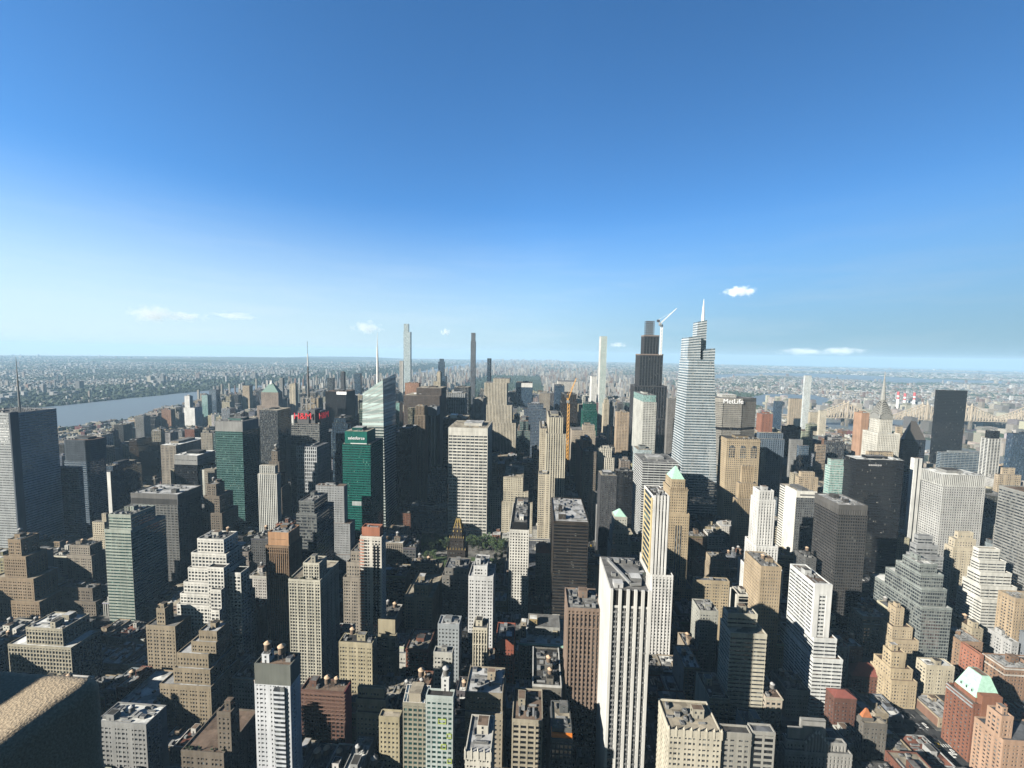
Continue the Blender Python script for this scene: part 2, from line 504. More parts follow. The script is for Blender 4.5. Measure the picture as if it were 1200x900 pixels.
def unit_box(mb):
    mb.box(-.5, .5, -.5, .5, 0, 1, galv)
    mb.box(-.38, .38, -.38, .38, 1.0, 1.04, steel_dk)
def unit_fan(mb):
    mb.box(-.5, .5, -.5, .5, 0, .8, galvd)
    mb.cyl((0, 0), .4, .8, 1.0, galv, 12); mb.cyl((0, 0), .33, 1.001, 1.02, steel_dk, 12)
def unit_duct(mb):
    mb.box(-.5, .5, -.5, .5, .25, 1, galv)
    mb.box(-.45, -.35, -.4, .4, 0, .25, steel_dk); mb.box(.35, .45, -.4, .4, 0, .25, steel_dk)
def hvac(par, org, x, y, z, sx, sy, sz):
    k = rng.choice(['box', 'fan', 'duct'])
    nm = {'box': 'cooling_unit', 'fan': 'fan_unit', 'duct': 'air_duct'}[k]
    return inst(nm, shared('hvac_' + k, {'box': unit_box, 'fan': unit_fan, 'duct': unit_duct}[k]), par, (x - org[0], y - org[1], z - org[2]), (sx, sy, sz))

def bulkhead(par, org, x0, x1, y0, y1, z0, z1, wcol, rk='tar', name='bulkhead', door=True):
    mb = MB()
    w = wall_mat(wcol)
    mb.box(x0, x1, y0, y1, z0 - .03, z1, w)
    mb.box(x0 - .15, x1 + .15, y0 - .15, y1 + .15, z1, z1 + .3, w)
    mb.box(x0 + .25, x1 - .25, y0 + .25, y1 - .25, z1 + .25, z1 + .33, roof_mat(ROOFS[rk]))
    if door and z1 - z0 > 2.6:
        cx = (x0 + x1) / 2
        mb.box(cx - .5, cx + .5, y0 - .05, y0 + .1, z0, z0 + 2.1, steel_dk)
        for zz in np.arange(z0 + 3.2, z1 - 1.5, 3.4):
            for k in range(max(1, int((x1 - x0) / 3.5))):
                xx = x0 + (k + .5) * (x1 - x0) / max(1, int((x1 - x0) / 3.5))
                mb.box(xx - .6, xx + .6, y0 - .04, y0 + .1, zz, zz + 1.5, G['dark'])
                yy = (y0 + y1) / 2
                xs = x0 if x0 > 0 else x1
                mb.box(xs - .04, xs + .04, yy - .6, yy + .6, zz, zz + 1.5, G['dark'])
    return mb.build(name, par, org)

def clutter(par, org, x0, x1, y0, y1, z, r, wcol, tanks=0, dens=1.0, bulk=True, tall=1.0, tone=None, legs=True):
    """bulkheads, tanks, cooling units, ducts and pipes on one roof; every one an object of its own"""
    W, D = x1 - x0, y1 - y0
    if W < 5 or D < 5:
        return
    spots = []
    def free(x, y, a, b):
        if not (x0 + .9 + a / 2 < x < x1 - .9 - a / 2 and y0 + .9 + b / 2 < y < y1 - .9 - b / 2):
            return False
        for (X, Y, A, B) in spots:
            if abs(X - x) < (A + a) / 2 + .3 and abs(Y - y) < (B + b) / 2 + .3:
                return False
        spots.append((x, y, a, b)); return True
    def place(a, b, tries=14):
        for _ in range(tries):
            x, y = r.uniform(x0, x1), r.uniform(y0, y1)
            if free(x, y, a, b):
                return x, y
        return None
    if bulk:
        for k in range(1 + (W * D > 700)):
            a, b = min(W * .5, r.uniform(4, 8)), min(D * .5, r.uniform(4, 8))
            p = place(a, b)
            if p:
                hz = r.uniform(3, 6.5) * tall
                bulkhead(par, org, p[0] - a / 2, p[0] + a / 2, p[1] - b / 2, p[1] + b / 2, z, z + hz, (lambda g_: [c * g_ for c in wcol])(r.uniform(.6, 1.15)), r.choice(['tar', 'silver', 'grey', 'brown']))
                if tanks and r.random() < .45 and min(a, b) > 4.4:
                    water_tank(par, org, p[0], p[1], z + hz + .3, r.uniform(.8, 1.05), tone, legs, 1.8); tanks -= 1
    for k in range(tanks):
        p = place(4.6, 4.6)
        if p:
            water_tank(par, org, p[0], p[1], z, r.uniform(.8, 1.1), tone, legs, r.uniform(2.6, 4.6))
    n = int(min(14, W * D / 48) * dens + r.random())
    for k in range(n):
        t = r.random()
        a, b, h = (r.uniform(1.6, 3.6), r.uniform(1.6, 3.6), r.uniform(1.2, 2.6)) if t < .6 else ((r.uniform(4, 9), r.uniform(.8, 1.4), r.uniform(.9, 1.6)) if t < .8 else (r.uniform(.8, 1.4), r.uniform(4, 9), r.uniform(.9, 1.6)))
        p = place(a, b)
        if p:
            hvac(par, org, p[0], p[1], z, a, b, h)
# ------------------------------------------------------------------ the buildings one can point at: measured tiers -> real boxes
HEROES = []
def H(name, label, cat, st, Y, tiers, vb, **kw):
    """tiers: (left column, near-corner column, right column, roof row[, setback]) of the 1200x900 photograph, bottom tier first"""
    boxes = []
    left = tiers[0][1] < 628 or kw.get('side') == 'L'
    z0 = 0.0
    for k, t in enumerate(tiers):
        uL, uC, uR, v = t[:4]
        dy = t[4] if len(t) > 4 else 2.2 * k
        y = Y + dy
        p = at_y(uC, v, y)
        D = kw.get('D', 32.0)
        if left:
            x1 = p[0]; x0 = solve_line(p, 0, uL)
            dep = solve_line(p, 1, uR) - y if uR - uC > .7 else D
        else:
            x0 = p[0]; x1 = solve_line(p, 0, uR)
            dep = solve_line(p, 1, uL) - y if uC - uL > .7 else D
        if not 6 < dep < kw.get('Dmax', 85):
            dep = min(max(dep, 6), kw.get('Dmax', 85)) if dep > 0 else D
        y1 = y + dep
        if k:
            b = boxes[-1]
            y1 = min(y1, b[3] - (0 if kw.get('flush') else .8))
        boxes.append([x0, x1, y, y1, z0, p[2]])
        z0 = p[2]
    HEROES.append(dict(name=name, label=label, cat=cat, st=st, boxes=boxes, vb=vb, kw=kw))

def HW(name, label, cat, st, boxes, vb, **kw):
    HEROES.append(dict(name=name, label=label, cat=cat, st=st, boxes=[list(b) for b in boxes], vb=vb, kw=kw))

OT, AT, LB, SK = 'office tower', 'apartment tower', 'loft building', 'skyscraper'
# --- left edge and west side
H('office_tower', 'tall grey blue tower with rooftop screens and thin mast at the left edge', SK, S((.46, .50, .55), 'blue', 1.6, 3.9, .12, .15, .62, .4), 540, [(-42, 12, 66, 485)], 640, tag='screen', short='masted grey tower')
H('office_tower', 'blue grey striped tower with finely ribbed crown beside the masted left tower', OT, bands('bluegrey', 'blue', sh=.42), 640, [(75, 105, 124, 541), (75, 105, 124, 516, 0)], 625, tstyle={1: ribs('bluegrey', 'dark', bay=1.8)}, flush=1, short='ribbed crown tower')
H('office_tower', 'lower horizontally striped blue grey block in front of the ribbed crown tower', OT, bands((.27, .30, .34), 'blue', sh=.45), 605, [(67, 92, 97, 548)], 625, short='low striped block')
H('office_tower', 'blue tower with a bright white corner strip and peaked glass top', OT, curtain('navy', 'blue'), 690, [(120, 130, 166, 552), (122, 132, 160, 546)], 600, whitefront=1, short='blue tower with white strip')
H('office_tower', 'dark brown glass tower with slanted top standing near the river', OT, curtain('bronze', 'bronze'), 880, [(151, 162, 188, 524), (151, 160, 178, 516)], 575, short='brown slanted tower')
H('office_block', 'broad black glass block with pale roof and light top band', OT, curtain('black', 'black'), 760, [(204, 231, 252, 545), (204, 231, 252, 534, 0)], 580, tstyle={1: S('grey', 'dark', 20, 9, .1, .1, .9, .15)}, flush=1, rk='white', short='black block with pale roof')
H('office_block', 'long low block with a wide cream roof behind the black glass block', OT, punch('stone'), 835, [(188, 206, 250, 522)], 540, rk='white', short='cream roofed block')
H('glass_tower', 'teal green glass tower with grey slanted crown and white striped flank', SK, S((.10, .20, .19), 'dkgreen', 3, 3.9, .06, .1, .38, .3), 640, [(252, 284, 303, 506), (252, 284, 303, 494, 0)], 618, tstyle={1: S('grey', 'dark', 20, 12, .1, .1, .95, .15)}, flush=1, short='teal green tower')
H('stepped_tower', 'brown brick stepped tower with sunlit front left of the teal green tower', OT, punch('dkstone'), 540, [(237, 260, 279, 602), (239, 257, 273, 582), (242, 253, 263, 568)], 625, tanks=1, short='brown stepped tower')
H('office_tower', 'pale green and white striped office tower with flat penthouse, left foreground', OT, S((.42, .46, .41), 'dkgreen', 9, 3.8, .02, .2, .52, .45), 430, [(122, 153, 194, 622), (127, 153, 182, 604)], 780, rk='grey', short='pale green striped tower')
H('office_tower', 'grey flat topped slab tower with fine vertical lines behind the pale green striped tower', OT, S((.20, .20, .195), 'dark', 1.8, 3.8, .5, .35, .45, .3), 520, [(153, 208, 236, 592), (153, 208, 236, 580, 0)], 690, tstyle={1: ribs((.19, .185, .18), 'dark', bay=1.6, fl=12, sh=.95)}, flush=1, rk='silver', short='grey slab tower')
H('stepped_block', 'bright white terraced block stepping up like a ziggurat', LB, S((.80, .78, .73), 'dark', 3.6, 3.7, .3, .3, .4, .28), 368, [(207, 271, 299, 712), (211, 270, 298, 699), (215, 268, 297, 685), (220, 267, 296, 668), (224, 265, 294, 650), (231, 262, 289, 633)], 740, tanks=1, short='white ziggurat', rk='grey', bays=[(243, 262, 266, 666, 366), (246, 259, 262, 692, 362), (247, 257, 259, 716, 359), (268, 282, 292, 672, 371)])
H('stepped_tower', 'brown brick tower with staggered sunlit front edge near the left border', LB, punch((.34,.26,.18), bay=3.0), 420, [(-14, 46, 77, 706), (-8, 39, 72, 679), (4, 30, 66, 653), (9, 24, 55, 633)], 725, tanks=1, short='staggered brown tower')
H('loft_building', 'tan masonry loft block between the staggered brown tower and the pale green striped tower', LB, punch('stone'), 480, [(78, 107, 124, 652), (81, 105, 121, 640)], 676, tanks=1)
H('loft_building', 'narrow cream building peeking out left of the pale green striped tower', LB, punch('cream'), 560, [(108, 122, 127, 612), (119, 124, 127, 602)], 640)
H('loft_building', 'low dark brown block with flat stepped roofs below the tan loft block', LB, punch('dkstone'), 440, [(44, 112, 125, 706), (72, 108, 122, 690)], 724, rk='slate')
H('office_block', 'wide beige office block with columned upper floor and white roof behind the stone parapet', OT, S((.47, .43, .34), 'dark', 3.2, 3.9, .3, .45, .3, .4), 330, [(9, 83, 118, 760), (30, 73, 116, 738)], 790, rk='white', short='beige columned block')
H('stepped_tower', 'tan brick stepped loft with reddish rooftop sheds, lower left', LB, punch((.35, .29, .21), bay=2.9), 300, [(187, 247, 281, 806), (203, 246, 280, 786), (207, 244, 278, 768), (224, 253, 272, 754), (233, 254, 268, 741)], 850, tanks=0, rk='silver', short='tan stepped loft')
H('loft_building', 'tan loft with tall square chimney tower behind the tan stepped loft', LB, punch((.36, .30, .22)), 350, [(171, 205, 226, 735), (183, 193, 203, 714)], 780, short='tan chimney loft')
H('loft_building', 'low wide building with bright white membrane roof and skylight frames', LB, punch('tan'), 306, [(135, 206, 206.3, 830)], 845, D=38, rk='white', short='white roofed low building')
H('loft_building', 'grey concrete loft with cluttered white roof beside the stone parapet', LB, punch('grey'), 250, [(112, 171, 195, 850)], 896, rk='white', tanks=1, short='grey cluttered loft', D=22, dens=1.6, Dmax=24)
H('loft_building', 'narrow grey building with planted roof terraces and a domed corner stair tower', LB, punch('dkstone'), 235, [(212, 262, 302, 884), (254, 270, 280, 836)], 897, rk='brown', plants=1, short='terraced roof building')
H('hotel_tower', 'white hotel slab dotted with small square windows under a grey cap, two tanks on top', 'hotel', punch((.74, .76, .80), bay=3.0, fl=3.1, pw=.6, sh=.58), 230, [(298, 340, 352, 804), (298, 340, 352, 781, 0)], 897, tstyle={1: S((.20, .21, .19), 'dark', 60, 14, .1, .1, .98, .12)}, flush=1, tanks=2, tone='wood', short='white dotted hotel', slot=1)
H('apartment_tower', 'cream grid apartment tower with small stacked penthouse, left of centre', AT, S((.60, .57, .48), 'dark', 2.6, 3.0, .38, .5, .34, .4), 330, [(338, 375, 397, 681), (355, 374, 383, 661)], 795, rk='gravel', plants=1, short='cream apartment tower')
H('office_tower', 'brown vertical ribbed tower with sunlit orange brick penthouse', OT, ribs((.30, .205, .135), 'dark', bay=2.4, span='brown'), 400, [(311, 338, 354, 641), (314, 338, 351, 625)], 765, rk='silver', tstyle={1: S((.52, .31, .18), 'dark', 30, 9, .1, .1, .95, .15)}, short='orange topped brown tower')
H('office_tower', 'dark grey glass tower with fine horizontal lines and stepped mechanical roof', OT, bands((.21, .22, .22), 'dark', sh=.34), 440, [(347, 371, 391, 603), (350, 368, 384, 588)], 665, short='dark grey striped tower')
H('office_tower', 'plain pale grey slab tower rising from broad setbacks beside the green glass tower', OT, punch((.40, .41, .42), bay=2.4, pw=.6), 560, [(374, 425, 434, 682), (377, 415, 425, 651), (372, 410, 416, 614), (370, 403, 407, 570)], 690, short='pale grey slab', D=30)
H('apartment_tower', 'white apartment tower with red roof and reddish stacked balconies', AT, S((.74, .70, .64), 'dark', 3.6, 3.1, .5, .4, .4, .35), 370, [(422, 447, 452, 630), (424, 445, 451, 619)], 735, rk='red', balc=1, tstyle={1: S((.46, .20, .13), 'dark', 30, 9, .1, .1, .95, .15)}, short='red topped white tower', D=16)
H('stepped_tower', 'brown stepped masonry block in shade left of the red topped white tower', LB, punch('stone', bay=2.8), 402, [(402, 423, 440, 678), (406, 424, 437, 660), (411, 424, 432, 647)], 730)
# --- sixth avenue
H('glass_tower', 'emerald green glass office tower carrying a white lowercase sign', SK, S((.01, .10, .085), 'green', 2.6, 3.9, .08, .12, .45, .16, (.013, .16, .13)), 610, [(401, 434, 449, 521), (404, 430, 440, 506)], 618, tag='green', rk='gravel', tstyle={1: S((.015, .16, .13), 'green', 30, 12, .1, .1, .95, .15)}, short='emerald green tower')
H('office_tower', 'grey tower with red rooftop lettering, steel crown frame and striped antenna mast', SK, S((.30, .30, .29), 'dark', 4.2, 4.0, .12, .3, .32, .25), 720, [(340, 376, 388, 523), (341, 374, 386, 497)], 605, tag='mast', short='antenna mast tower')
H('office_block', 'white framed grid block set against the antenna mast tower', OT, grid((.58, .60, .62), 'dark', bay=4.0, fl=7, pw=.34, sh=.26), 690, [(347, 371, 386, 524)], 590, short='white framed block')
H('office_tower', 'dark gridded slab tower in front of the pyramid roofed skyscraper', OT, curtain((.10, .105, .11), 'dark', sh=.3), 850, [(304, 325, 341, 481)], 560, short='dark gridded slab')
H('skyscraper', 'brown tower with green copper pyramid roof and pale pinnacle', SK, punch((.38, .31, .26)), 1290, [(301, 328, 334, 476), (306, 326, 331, 460)], 485, pyr=('dkgreen', 447), short='pyramid roofed skyscraper')
H('office_tower', 'bright white ribbed tower below the dark gridded slab', OT, ribs((.74, .74, .70), 'dark', bay=3, pw=.5), 560, [(302, 324, 329, 556), (304, 322, 327, 546)], 605, short='bright white ribbed tower')
H('stepped_tower', 'brown stepped theatre tower tapering up to a small globe', OT, punch('dkstone'), 640, [(309, 330, 340, 572), (312, 329, 337, 556), (315, 327, 333, 541), (318, 325, 330, 529)], 600, globe=1, short='globe topped tower')
H('office_tower', 'broad black slab tower with a white roof sign panel near the river', OT, ribs((.055, .055, .06), 'black', bay=2.6), 1150, [(381, 405, 416, 459)], 500, tag='panel', short='black slab with white panel')
H('office_tower', 'dark glass tower with a white roof line behind the emerald green tower', OT, curtain('black', 'blue'), 790, [(389, 411, 420, 496), (391, 405, 414, 490)], 560, short='dark tower with white roof line')
HW('skyscraper', 'faceted pale glass tower with slanting crown and tall white spire', SK, None, [(-318, -262, 700, 752, 0, 262)], 620, custom='boa', short='faceted spire tower')
H('skyscraper', 'tallest slim glass tower, silvery with a notched shoulder', SK, S((.40, .45, .50), 'pale', 3, 4.2, .06, .1, .14, .08), 1926, [(472.8, 480.8, 482.3, 389), (473.2, 478.6, 479.6, 379.5)], 465, D=26, short='tallest slim tower')
H('apartment_tower', 'slim pale stone tower standing left of the tallest slim glass tower', AT, punch((.56, .55, .52)), 1800, [(468, 472.2, 473, 423)], 470, D=24)
H('skyscraper', 'rounded dark blue glass tower with curved top above the uptown roofs', SK, curtain('navy', 'blue'), 1915, [(511, 522, 524, 441), (513.5, 520.3, 521.3, 424), (515, 519.5, 521, 420.5)], 455, D=26, short='rounded blue tower')
H('skyscraper', 'needle thin dark tower with fine bronze edges, tallest near the centre', SK, ribs((.25, .25, .26), 'blue', bay=3, pw=.25), 1910, [(551.6, 557, 557.8, 400), (552.2, 556.6, 557.4, 390)], 495, D=17, short='needle tower')
H('skyscraper', 'narrow black blue tapering tower right of the needle tower', SK, curtain('black', 'blue'), 1570, [(569.5, 575.5, 577, 450), (571, 574.8, 576, 420)], 452, D=20)
H('office_tower', 'large plain brown slab tower with white dishes on its lower roof', OT, ribs((.20, .17, .155), 'bronze', bay=1.7, pw=.55), 960, [(473, 515, 523, 464), (488, 517, 523, 455)], 545, tag='dishes', short='large brown slab')
H('office_tower', 'tan ribbed tower with dark windows and flat cap in front of the large brown slab', OT, ribs((.36, .29, .22), 'dark', bay=3.2, pw=.4, span='brown'), 800, [(486, 498, 502, 487), (487, 497, 502, 476)], 600, short='tan ribbed tower')
H('office_tower', 'dark tower with two bright white vertical stripes and grey cap', OT, ribs('black', 'black', bay=2.5), 830, [(501, 512, 515.5, 487), (501, 512, 515.5, 477, 0)], 600, tstyle={1: S((.30, .33, .37), 'dark', 30, 20, .1, .1, .97, .15)}, flush=1, stripes=1, short='white striped dark tower')
H('office_tower', 'dark brown chamfered tower with bright roof edge beside the faceted spire tower', OT, curtain('bronze', 'bronze', sh=.2), 760, [(464, 482, 492.5, 507), (468, 482, 489, 502)], 600, rk='silver')
H('office_tower', 'olive green narrow slab squeezed before the large brown slab', OT, curtain('olive', 'warm'), 850, [(478, 486.5, 487.3, 478)], 500, D=20)
H('glass_block', 'small pale teal glass block right of the faceted spire tower', OT, curtain((.2, .3, .29), 'teal'), 1000, [(461, 468, 472, 472)], 500)
H('office_tower', 'black wide tower with pale curved machinery on its roof', OT, bands('black', 'black', sh=.3), 800, [(519, 546, 551, 491)], 560, rk='gravel', tag='drum', short='black tower with pale roof drum')
H('office_tower', 'pale grey banded building with white bars, centre skyline', OT, ribs((.44, .46, .48), 'dark', bay=6, pw=.3), 1050, [(523, 545, 547.5, 469), (524, 545, 547, 461)], 490)
H('office_tower', 'plain dark slab behind the pale grey banded building', OT, curtain('dkgrey', 'dark'), 1200, [(532, 549, 552, 454)], 490)
H('office_tower', 'grey vertical ribbed block left of the great limestone slab', OT, ribs((.36, .355, .34), 'dark', bay=4, pw=.45), 1090, [(555, 566, 569, 468)], 490)
H('skyscraper', 'great limestone slab tower stepping down on its right side', SK, ribs((.66, .60, .49), 'warm', bay=4.6, pw=.52, span=(.42, .38, .31)), 1230, [(566, 604.5, 607, 496), (567, 600, 604, 475), (567.5, 594, 602, 449), (578, 597, 602, 444)], 530, Dmax=70, short='great limestone slab')
H('office_tower', 'white gridded office slab with wide dark window rows above the park', OT, grid((.74, .72, .66), 'dark', bay=7.8, fl=5.6, pw=.12, sh=.46), 690, [(525.5, 571.5, 577, 511), (525.5, 571.5, 577, 502, 0)], 625, tstyle={1: S((.74, .72, .66), 'dark', 60, 9, .1, .1, .98, .15)}, flush=1, rk='gravel', short='white gridded slab')
H('glass_block', 'low dark blue glass block with white roof plant beside the park', OT, curtain((.08, .11, .13), 'blue', sh=.3), 705, [(481, 523, 525, 594)], 625, rk='silver', short='low dark blue block')
H('office_block', 'blue grey striped block behind the low dark blue block', OT, bands((.22, .26, .28), 'blue', sh=.4), 790, [(501, 523, 526, 556), (505, 522, 525, 549)], 590)
H('office_tower', 'grey ribbed stone building adjoining the white gridded slab', OT, ribs((.46, .45, .41), 'dark', bay=4, pw=.5), 715, [(570, 588, 589, 583), (574, 586, 588, 574)], 625)
H('office_tower', 'cream stepped office tower with half of its front in shade', OT, punch((.60, .545, .43), bay=3.2), 700, [(588, 624, 627, 590), (590, 619, 622, 577), (590, 613, 617, 560)], 640, tanks=1, short='cream stepped tower')
H('office_tower', 'slender cream tower standing right of the cream stepped tower', OT, punch((.62, .55, .43), bay=3), 650, [(629, 645, 646, 640), (631, 644, 645.5, 556)], 640, side='L', D=22, short='slender cream tower')
H('office_tower', 'dark blue tower with broad white top frame at the park edge', OT, curtain('navy', 'blue'), 1650, [(604.5, 624, 626, 454), (604.5, 624, 626, 449, 0)], 475, tstyle={1: S((.78, .77, .74), 'dark', 60, 12, .1, .1, .98, .15)}, flush=1, short='white framed navy tower')
H('office_tower', 'blue grey shaded tower with tan side wing in the middle of the skyline', OT, curtain((.17, .19, .23), 'blue', sh=.3), 1050, [(614, 640, 643, 480), (618, 637, 640, 474)], 520, side='L')
H('glass_block', 'greenish glass block with pale frame below the blue grey shaded tower', OT, curtain((.34, .36, .35), 'dkgreen', pw=.2), 900, [(606, 621, 624, 505), (609, 619, 622, 494)], 530)
# --- fifth avenue and right of it
H('office_tower', 'tall cream tower with long dark vertical window stripes and white crown', OT, ribs((.62, .57, .46), 'warm', bay=4.4, pw=.5, span=(.30, .29, .26)), 690, [(638, 640, 663, 508), (641, 643, 660, 489)], 612, short='tall cream striped tower', D=26)
H('office_block', 'cream wing standing left of the tall cream striped tower', OT, punch('cream'), 715, [(632, 633, 641, 502)], 560, D=20)
H('office_tower', 'plain beige block of two joined slabs, middle distance', OT, punch((.44, .38, .31), pw=.6), 850, [(668, 670, 698, 504), (682, 683, 697, 498)], 548)
H('office_tower', 'black bronze tower rising behind the orange crane', OT, curtain('black', 'bronze'), 1150, [(656, 657.5, 677, 472), (657.5, 659, 676, 462)], 510, short='black bronze tower')
H('office_tower', 'small navy glass slab left of the orange crane', OT, curtain('navy', 'blue'), 1400, [(649.5, 650.5, 661.5, 452)], 480)
H('office_tower', 'wide white ribbed tower behind the black bronze tower', OT, ribs((.66, .63, .58), 'dark', bay=6, pw=.5), 1800, [(652.5, 654, 677, 447)], 464)
H('glass_tower', 'bright green glass tower with pale top floors, middle distance', OT, curtain((.03, .13, .10), 'green', sh=.22), 1000, [(681, 683, 700, 481), (683, 684.5, 699, 473)], 508, short='green mid tower')
H('skyscraper', 'extremely slender white square grid tower with reddish top openings', SK, grid((.80, .79, .76), 'teal', bay=4.7, fl=4.75, pw=.24, sh=.24), 1838, [(702.4, 704.4, 711.6, 394)], 505, short='slender white grid tower', D=27)
H('apartment_tower', 'thin white slab tower left of the slender white grid tower', AT, punch('white'), 1700, [(691.5, 693.5, 699.5, 441)], 475)
H('apartment_tower', 'cream tower with rounded top below the slender white grid tower', AT, ribs('cream', 'warm', bay=4), 1150, [(706, 707.5, 714, 473), (707.5, 708.5, 713.5, 468)], 495)
H('apartment_tower', 'grey round shouldered tower right of its cream neighbour', AT, ribs('ltgrey', 'dark', bay=4), 1160, [(714, 715.5, 720.5, 471)], 495)
H('office_tower', 'tan flat tower with shaded lower half left of the tall dark stepped skyscraper', OT, punch((.46, .36, .26)), 1000, [(721, 723, 737.5, 483)], 520)
H('stepped_tower', 'reddish brown stepped tower before the white finial crowned building', OT, punch('redbrown'), 760, [(675, 681, 696, 528), (680, 683, 694, 516)], 560)
H('office_block', 'brown block with bright parapet beside the white finial crowned building', OT, punch('dkstone'), 725, [(683, 685, 699, 529)], 565)
H('office_building', 'white gothic building with a row of pale finials along its top', OT, ribs((.70, .66, .57), 'dark', bay=3.4, pw=.5), 735, [(696, 698, 720, 536), (699, 701, 717, 525)], 565, finials=1, short='white finial crowned building')
HW('skyscraper', 'tall dark stepped skyscraper under construction with open scaffold crown', SK, None, [(250, 350, 1100, 1160, 0, 400)], 530, custom='dark_stepped', short='tall dark stepped skyscraper')
H('office_tower', 'white tower with fine rows and teal glass cap before the tall dark stepped skyscraper', OT, S((.60, .60, .56), 'dark', 1.9, 3.6, .4, .3, .42, .28), 840, [(741, 754, 769.5, 471), (741.5, 754, 769, 463)], 530, tstyle={1: curtain((.3, .4, .4), 'teal')}, short='white teal capped tower')
H('office_block', 'wide grey and white banded office block with dark glass rows', OT, bands((.55, .56, .56), 'black', sh=.45), 600, [(743, 753, 795, 541)], 612, rk='grey', short='wide banded block')
H('glass_block', 'pale glass block with angular roof behind the wide banded block', OT, curtain((.4, .44, .44), 'pale'), 670, [(742, 747, 764, 527)], 545)
H('office_tower', 'grey slab between the tall dark stepped skyscraper and the white striped spire tower', OT, ribs((.30, .29, .28), 'dark', bay=2), 1000, [(781, 783, 799, 467)], 525)
HW('skyscraper', 'tapering white striped glass skyscraper with stepped crown and white spire', SK, None, [(245, 330, 700, 770, 0, 400)], 590, custom='vanderbilt', short='white striped spire tower')
HW('office_tower', 'broad grey octagonal slab tower with white roof lettering', SK, None, [(390, 505, 880, 930, 0, 246)], 540, custom='octagon', short='octagonal lettered slab')
H('apartment_tower', 'brick red flat slab right of the octagonal lettered slab', AT, S((.34, .16, .11), 'dark', 3, 3.3, .6, .3, .55, .28), 1150, [(887, 893, 906, 485)], 505)
H('office_tower', 'sandy tower with tall arched windows along its top, right of the white striped spire tower', OT, punch((.50, .405, .28), bay=3.2), 690, [(843, 852, 891, 514)], 600, arches=1, rk='tar', short='arched sandy tower', D=40)
H('stepped_tower', 'slender tan gothic tower in front of the arched sandy tower', OT, ribs((.47, .37, .25), 'dark', bay=2.6, pw=.5), 610, [(859, 863, 890, 585), (862, 866, 888, 566), (867, 870, 884, 546)], 640, finials=1, short='slender tan gothic tower')
H('office_tower', 'navy office block with ornate arcaded top right of the arched sandy tower', OT, ribs((.15, .19, .24), 'blue', bay=4, pw=.4), 745, [(884, 888, 919.5, 514), (887, 890, 918, 507)], 560, short='navy arcaded block')
H('office_tower', 'black flat block between the brick red slab and the olive slab', OT, curtain('black', 'black'), 900, [(916, 921, 939, 500)], 535)
H('office_tower', 'pale olive slab with plain side wall right of centre', OT, S((.42, .44, .34), 'dkgreen', 9, 3.7, .1, .2, .6, .3), 980, [(932, 940, 953, 505), (944, 947, 958, 497)], 525)
H('office_tower', 'grey concrete slab joined to a narrow blue glass tower', OT, ribs('grey', 'dark', bay=2.4), 830, [(925, 927, 941, 515)], 550)
H('glass_tower', 'narrow blue glass tower joined to the grey concrete slab', OT, curtain('bluegrey', 'blue'), 815, [(935, 936.5, 948, 522)], 552)
H('apartment_tower', 'tan brown tower striped by stacked balconies', AT, bands((.42, .33, .24), 'dark', fl=3.1, sh=.5), 830, [(956, 957.5, 968, 521)], 560, D=26)
H('office_tower', 'dark block with gridded front right of the balcony striped tower', OT, curtain('dkgrey', 'dark'), 860, [(966, 970, 990, 517)], 555)
H('apartment_tower', 'thin white gridded tower rising alone on the right skyline', AT, grid((.80, .80, .78), 'pale', bay=5, fl=4.5, pw=.2, sh=.2), 1500, [(942, 943.5, 951.3, 440)], 492, short='thin white gridded tower')
H('apartment_tower', 'small navy tower left of the thin white gridded tower', AT, curtain('navy', 'blue'), 1700, [(906.5, 908, 917, 470)], 490)
H('apartment_tower', 'tan twin slab building just left of the thin white gridded tower', AT, punch('sand'), 1800, [(924, 926, 940, 467)], 488)
H('apartment_tower', 'cream tower right behind the thin white gridded tower', AT, ribs('cream', 'warm'), 1480, [(947.5, 949.5, 959, 483)], 505)
H('apartment_tower', 'bright cream tower, right one of a cream pair', AT, ribs((.72, .66, .54), 'warm'), 1470, [(959, 961, 969, 481)], 507)
H('apartment_tower', 'pinkish brown sunlit slab with dark front left of the pointed silver spire', AT, S((.46, .29, .20), 'dark', 30, 3.2, .5, .15, .96, .2), 880, [(1001, 1010, 1019, 484)], 530, short='pinkish brown slab')
HW('skyscraper', 'white art deco skyscraper with arched silver crown and needle spire', SK, None, [(556, 616, 700, 755, 0, 210)], 535, custom='deco_spire', short='silver spired skyscraper')
H('glass_block', 'rounded pale green glass building with white bands, left of the tall black tower', OT, bands((.52, .60, .57), 'teal', sh=.35), 650, [(967, 973, 991, 546), (970, 974, 989, 538)], 580, short='rounded green building')
H('office_building', 'ornate tan building with rounded parapet before the balcony striped tower', OT, punch('sand'), 720, [(932, 936, 959, 559), (936, 939, 955, 553)], 580, tanks=1)
H('office_tower', 'tall black glass tower with white roof edge, right of centre', SK, S('black', 'black', 2.2, 3.9, .1, .15, .2, .12), 620, [(990, 1004, 1060, 538)], 700, rk='white', tag='pale', short='tall black tower')
H('office_block', 'tan rooftop building standing behind the tall black tower', OT, punch('sand'), 690, [(1015, 1018, 1047, 529)], 533)
H('office_tower', 'dark navy tower with sloping gabled top left of the black monolith tower', OT, curtain('navy', 'black'), 780, [(1055, 1059, 1085, 515)], 545, gable=1, short='gabled navy tower')
H('office_tower', 'grey concrete block with ribbed top storey and half shaded front, right', OT, grid((.50, .50, .49), 'dark', bay=3.2, fl=3.7, pw=.42, sh=.45), 600, [(1080, 1105, 1155, 570), (1080, 1105, 1155, 556, 0)], 655, tstyle={1: ribs((.56, .56, .54), 'dark', bay=2.6, fl=14, sh=.1)}, flush=1, rk='white', short='ribbed top grey block')
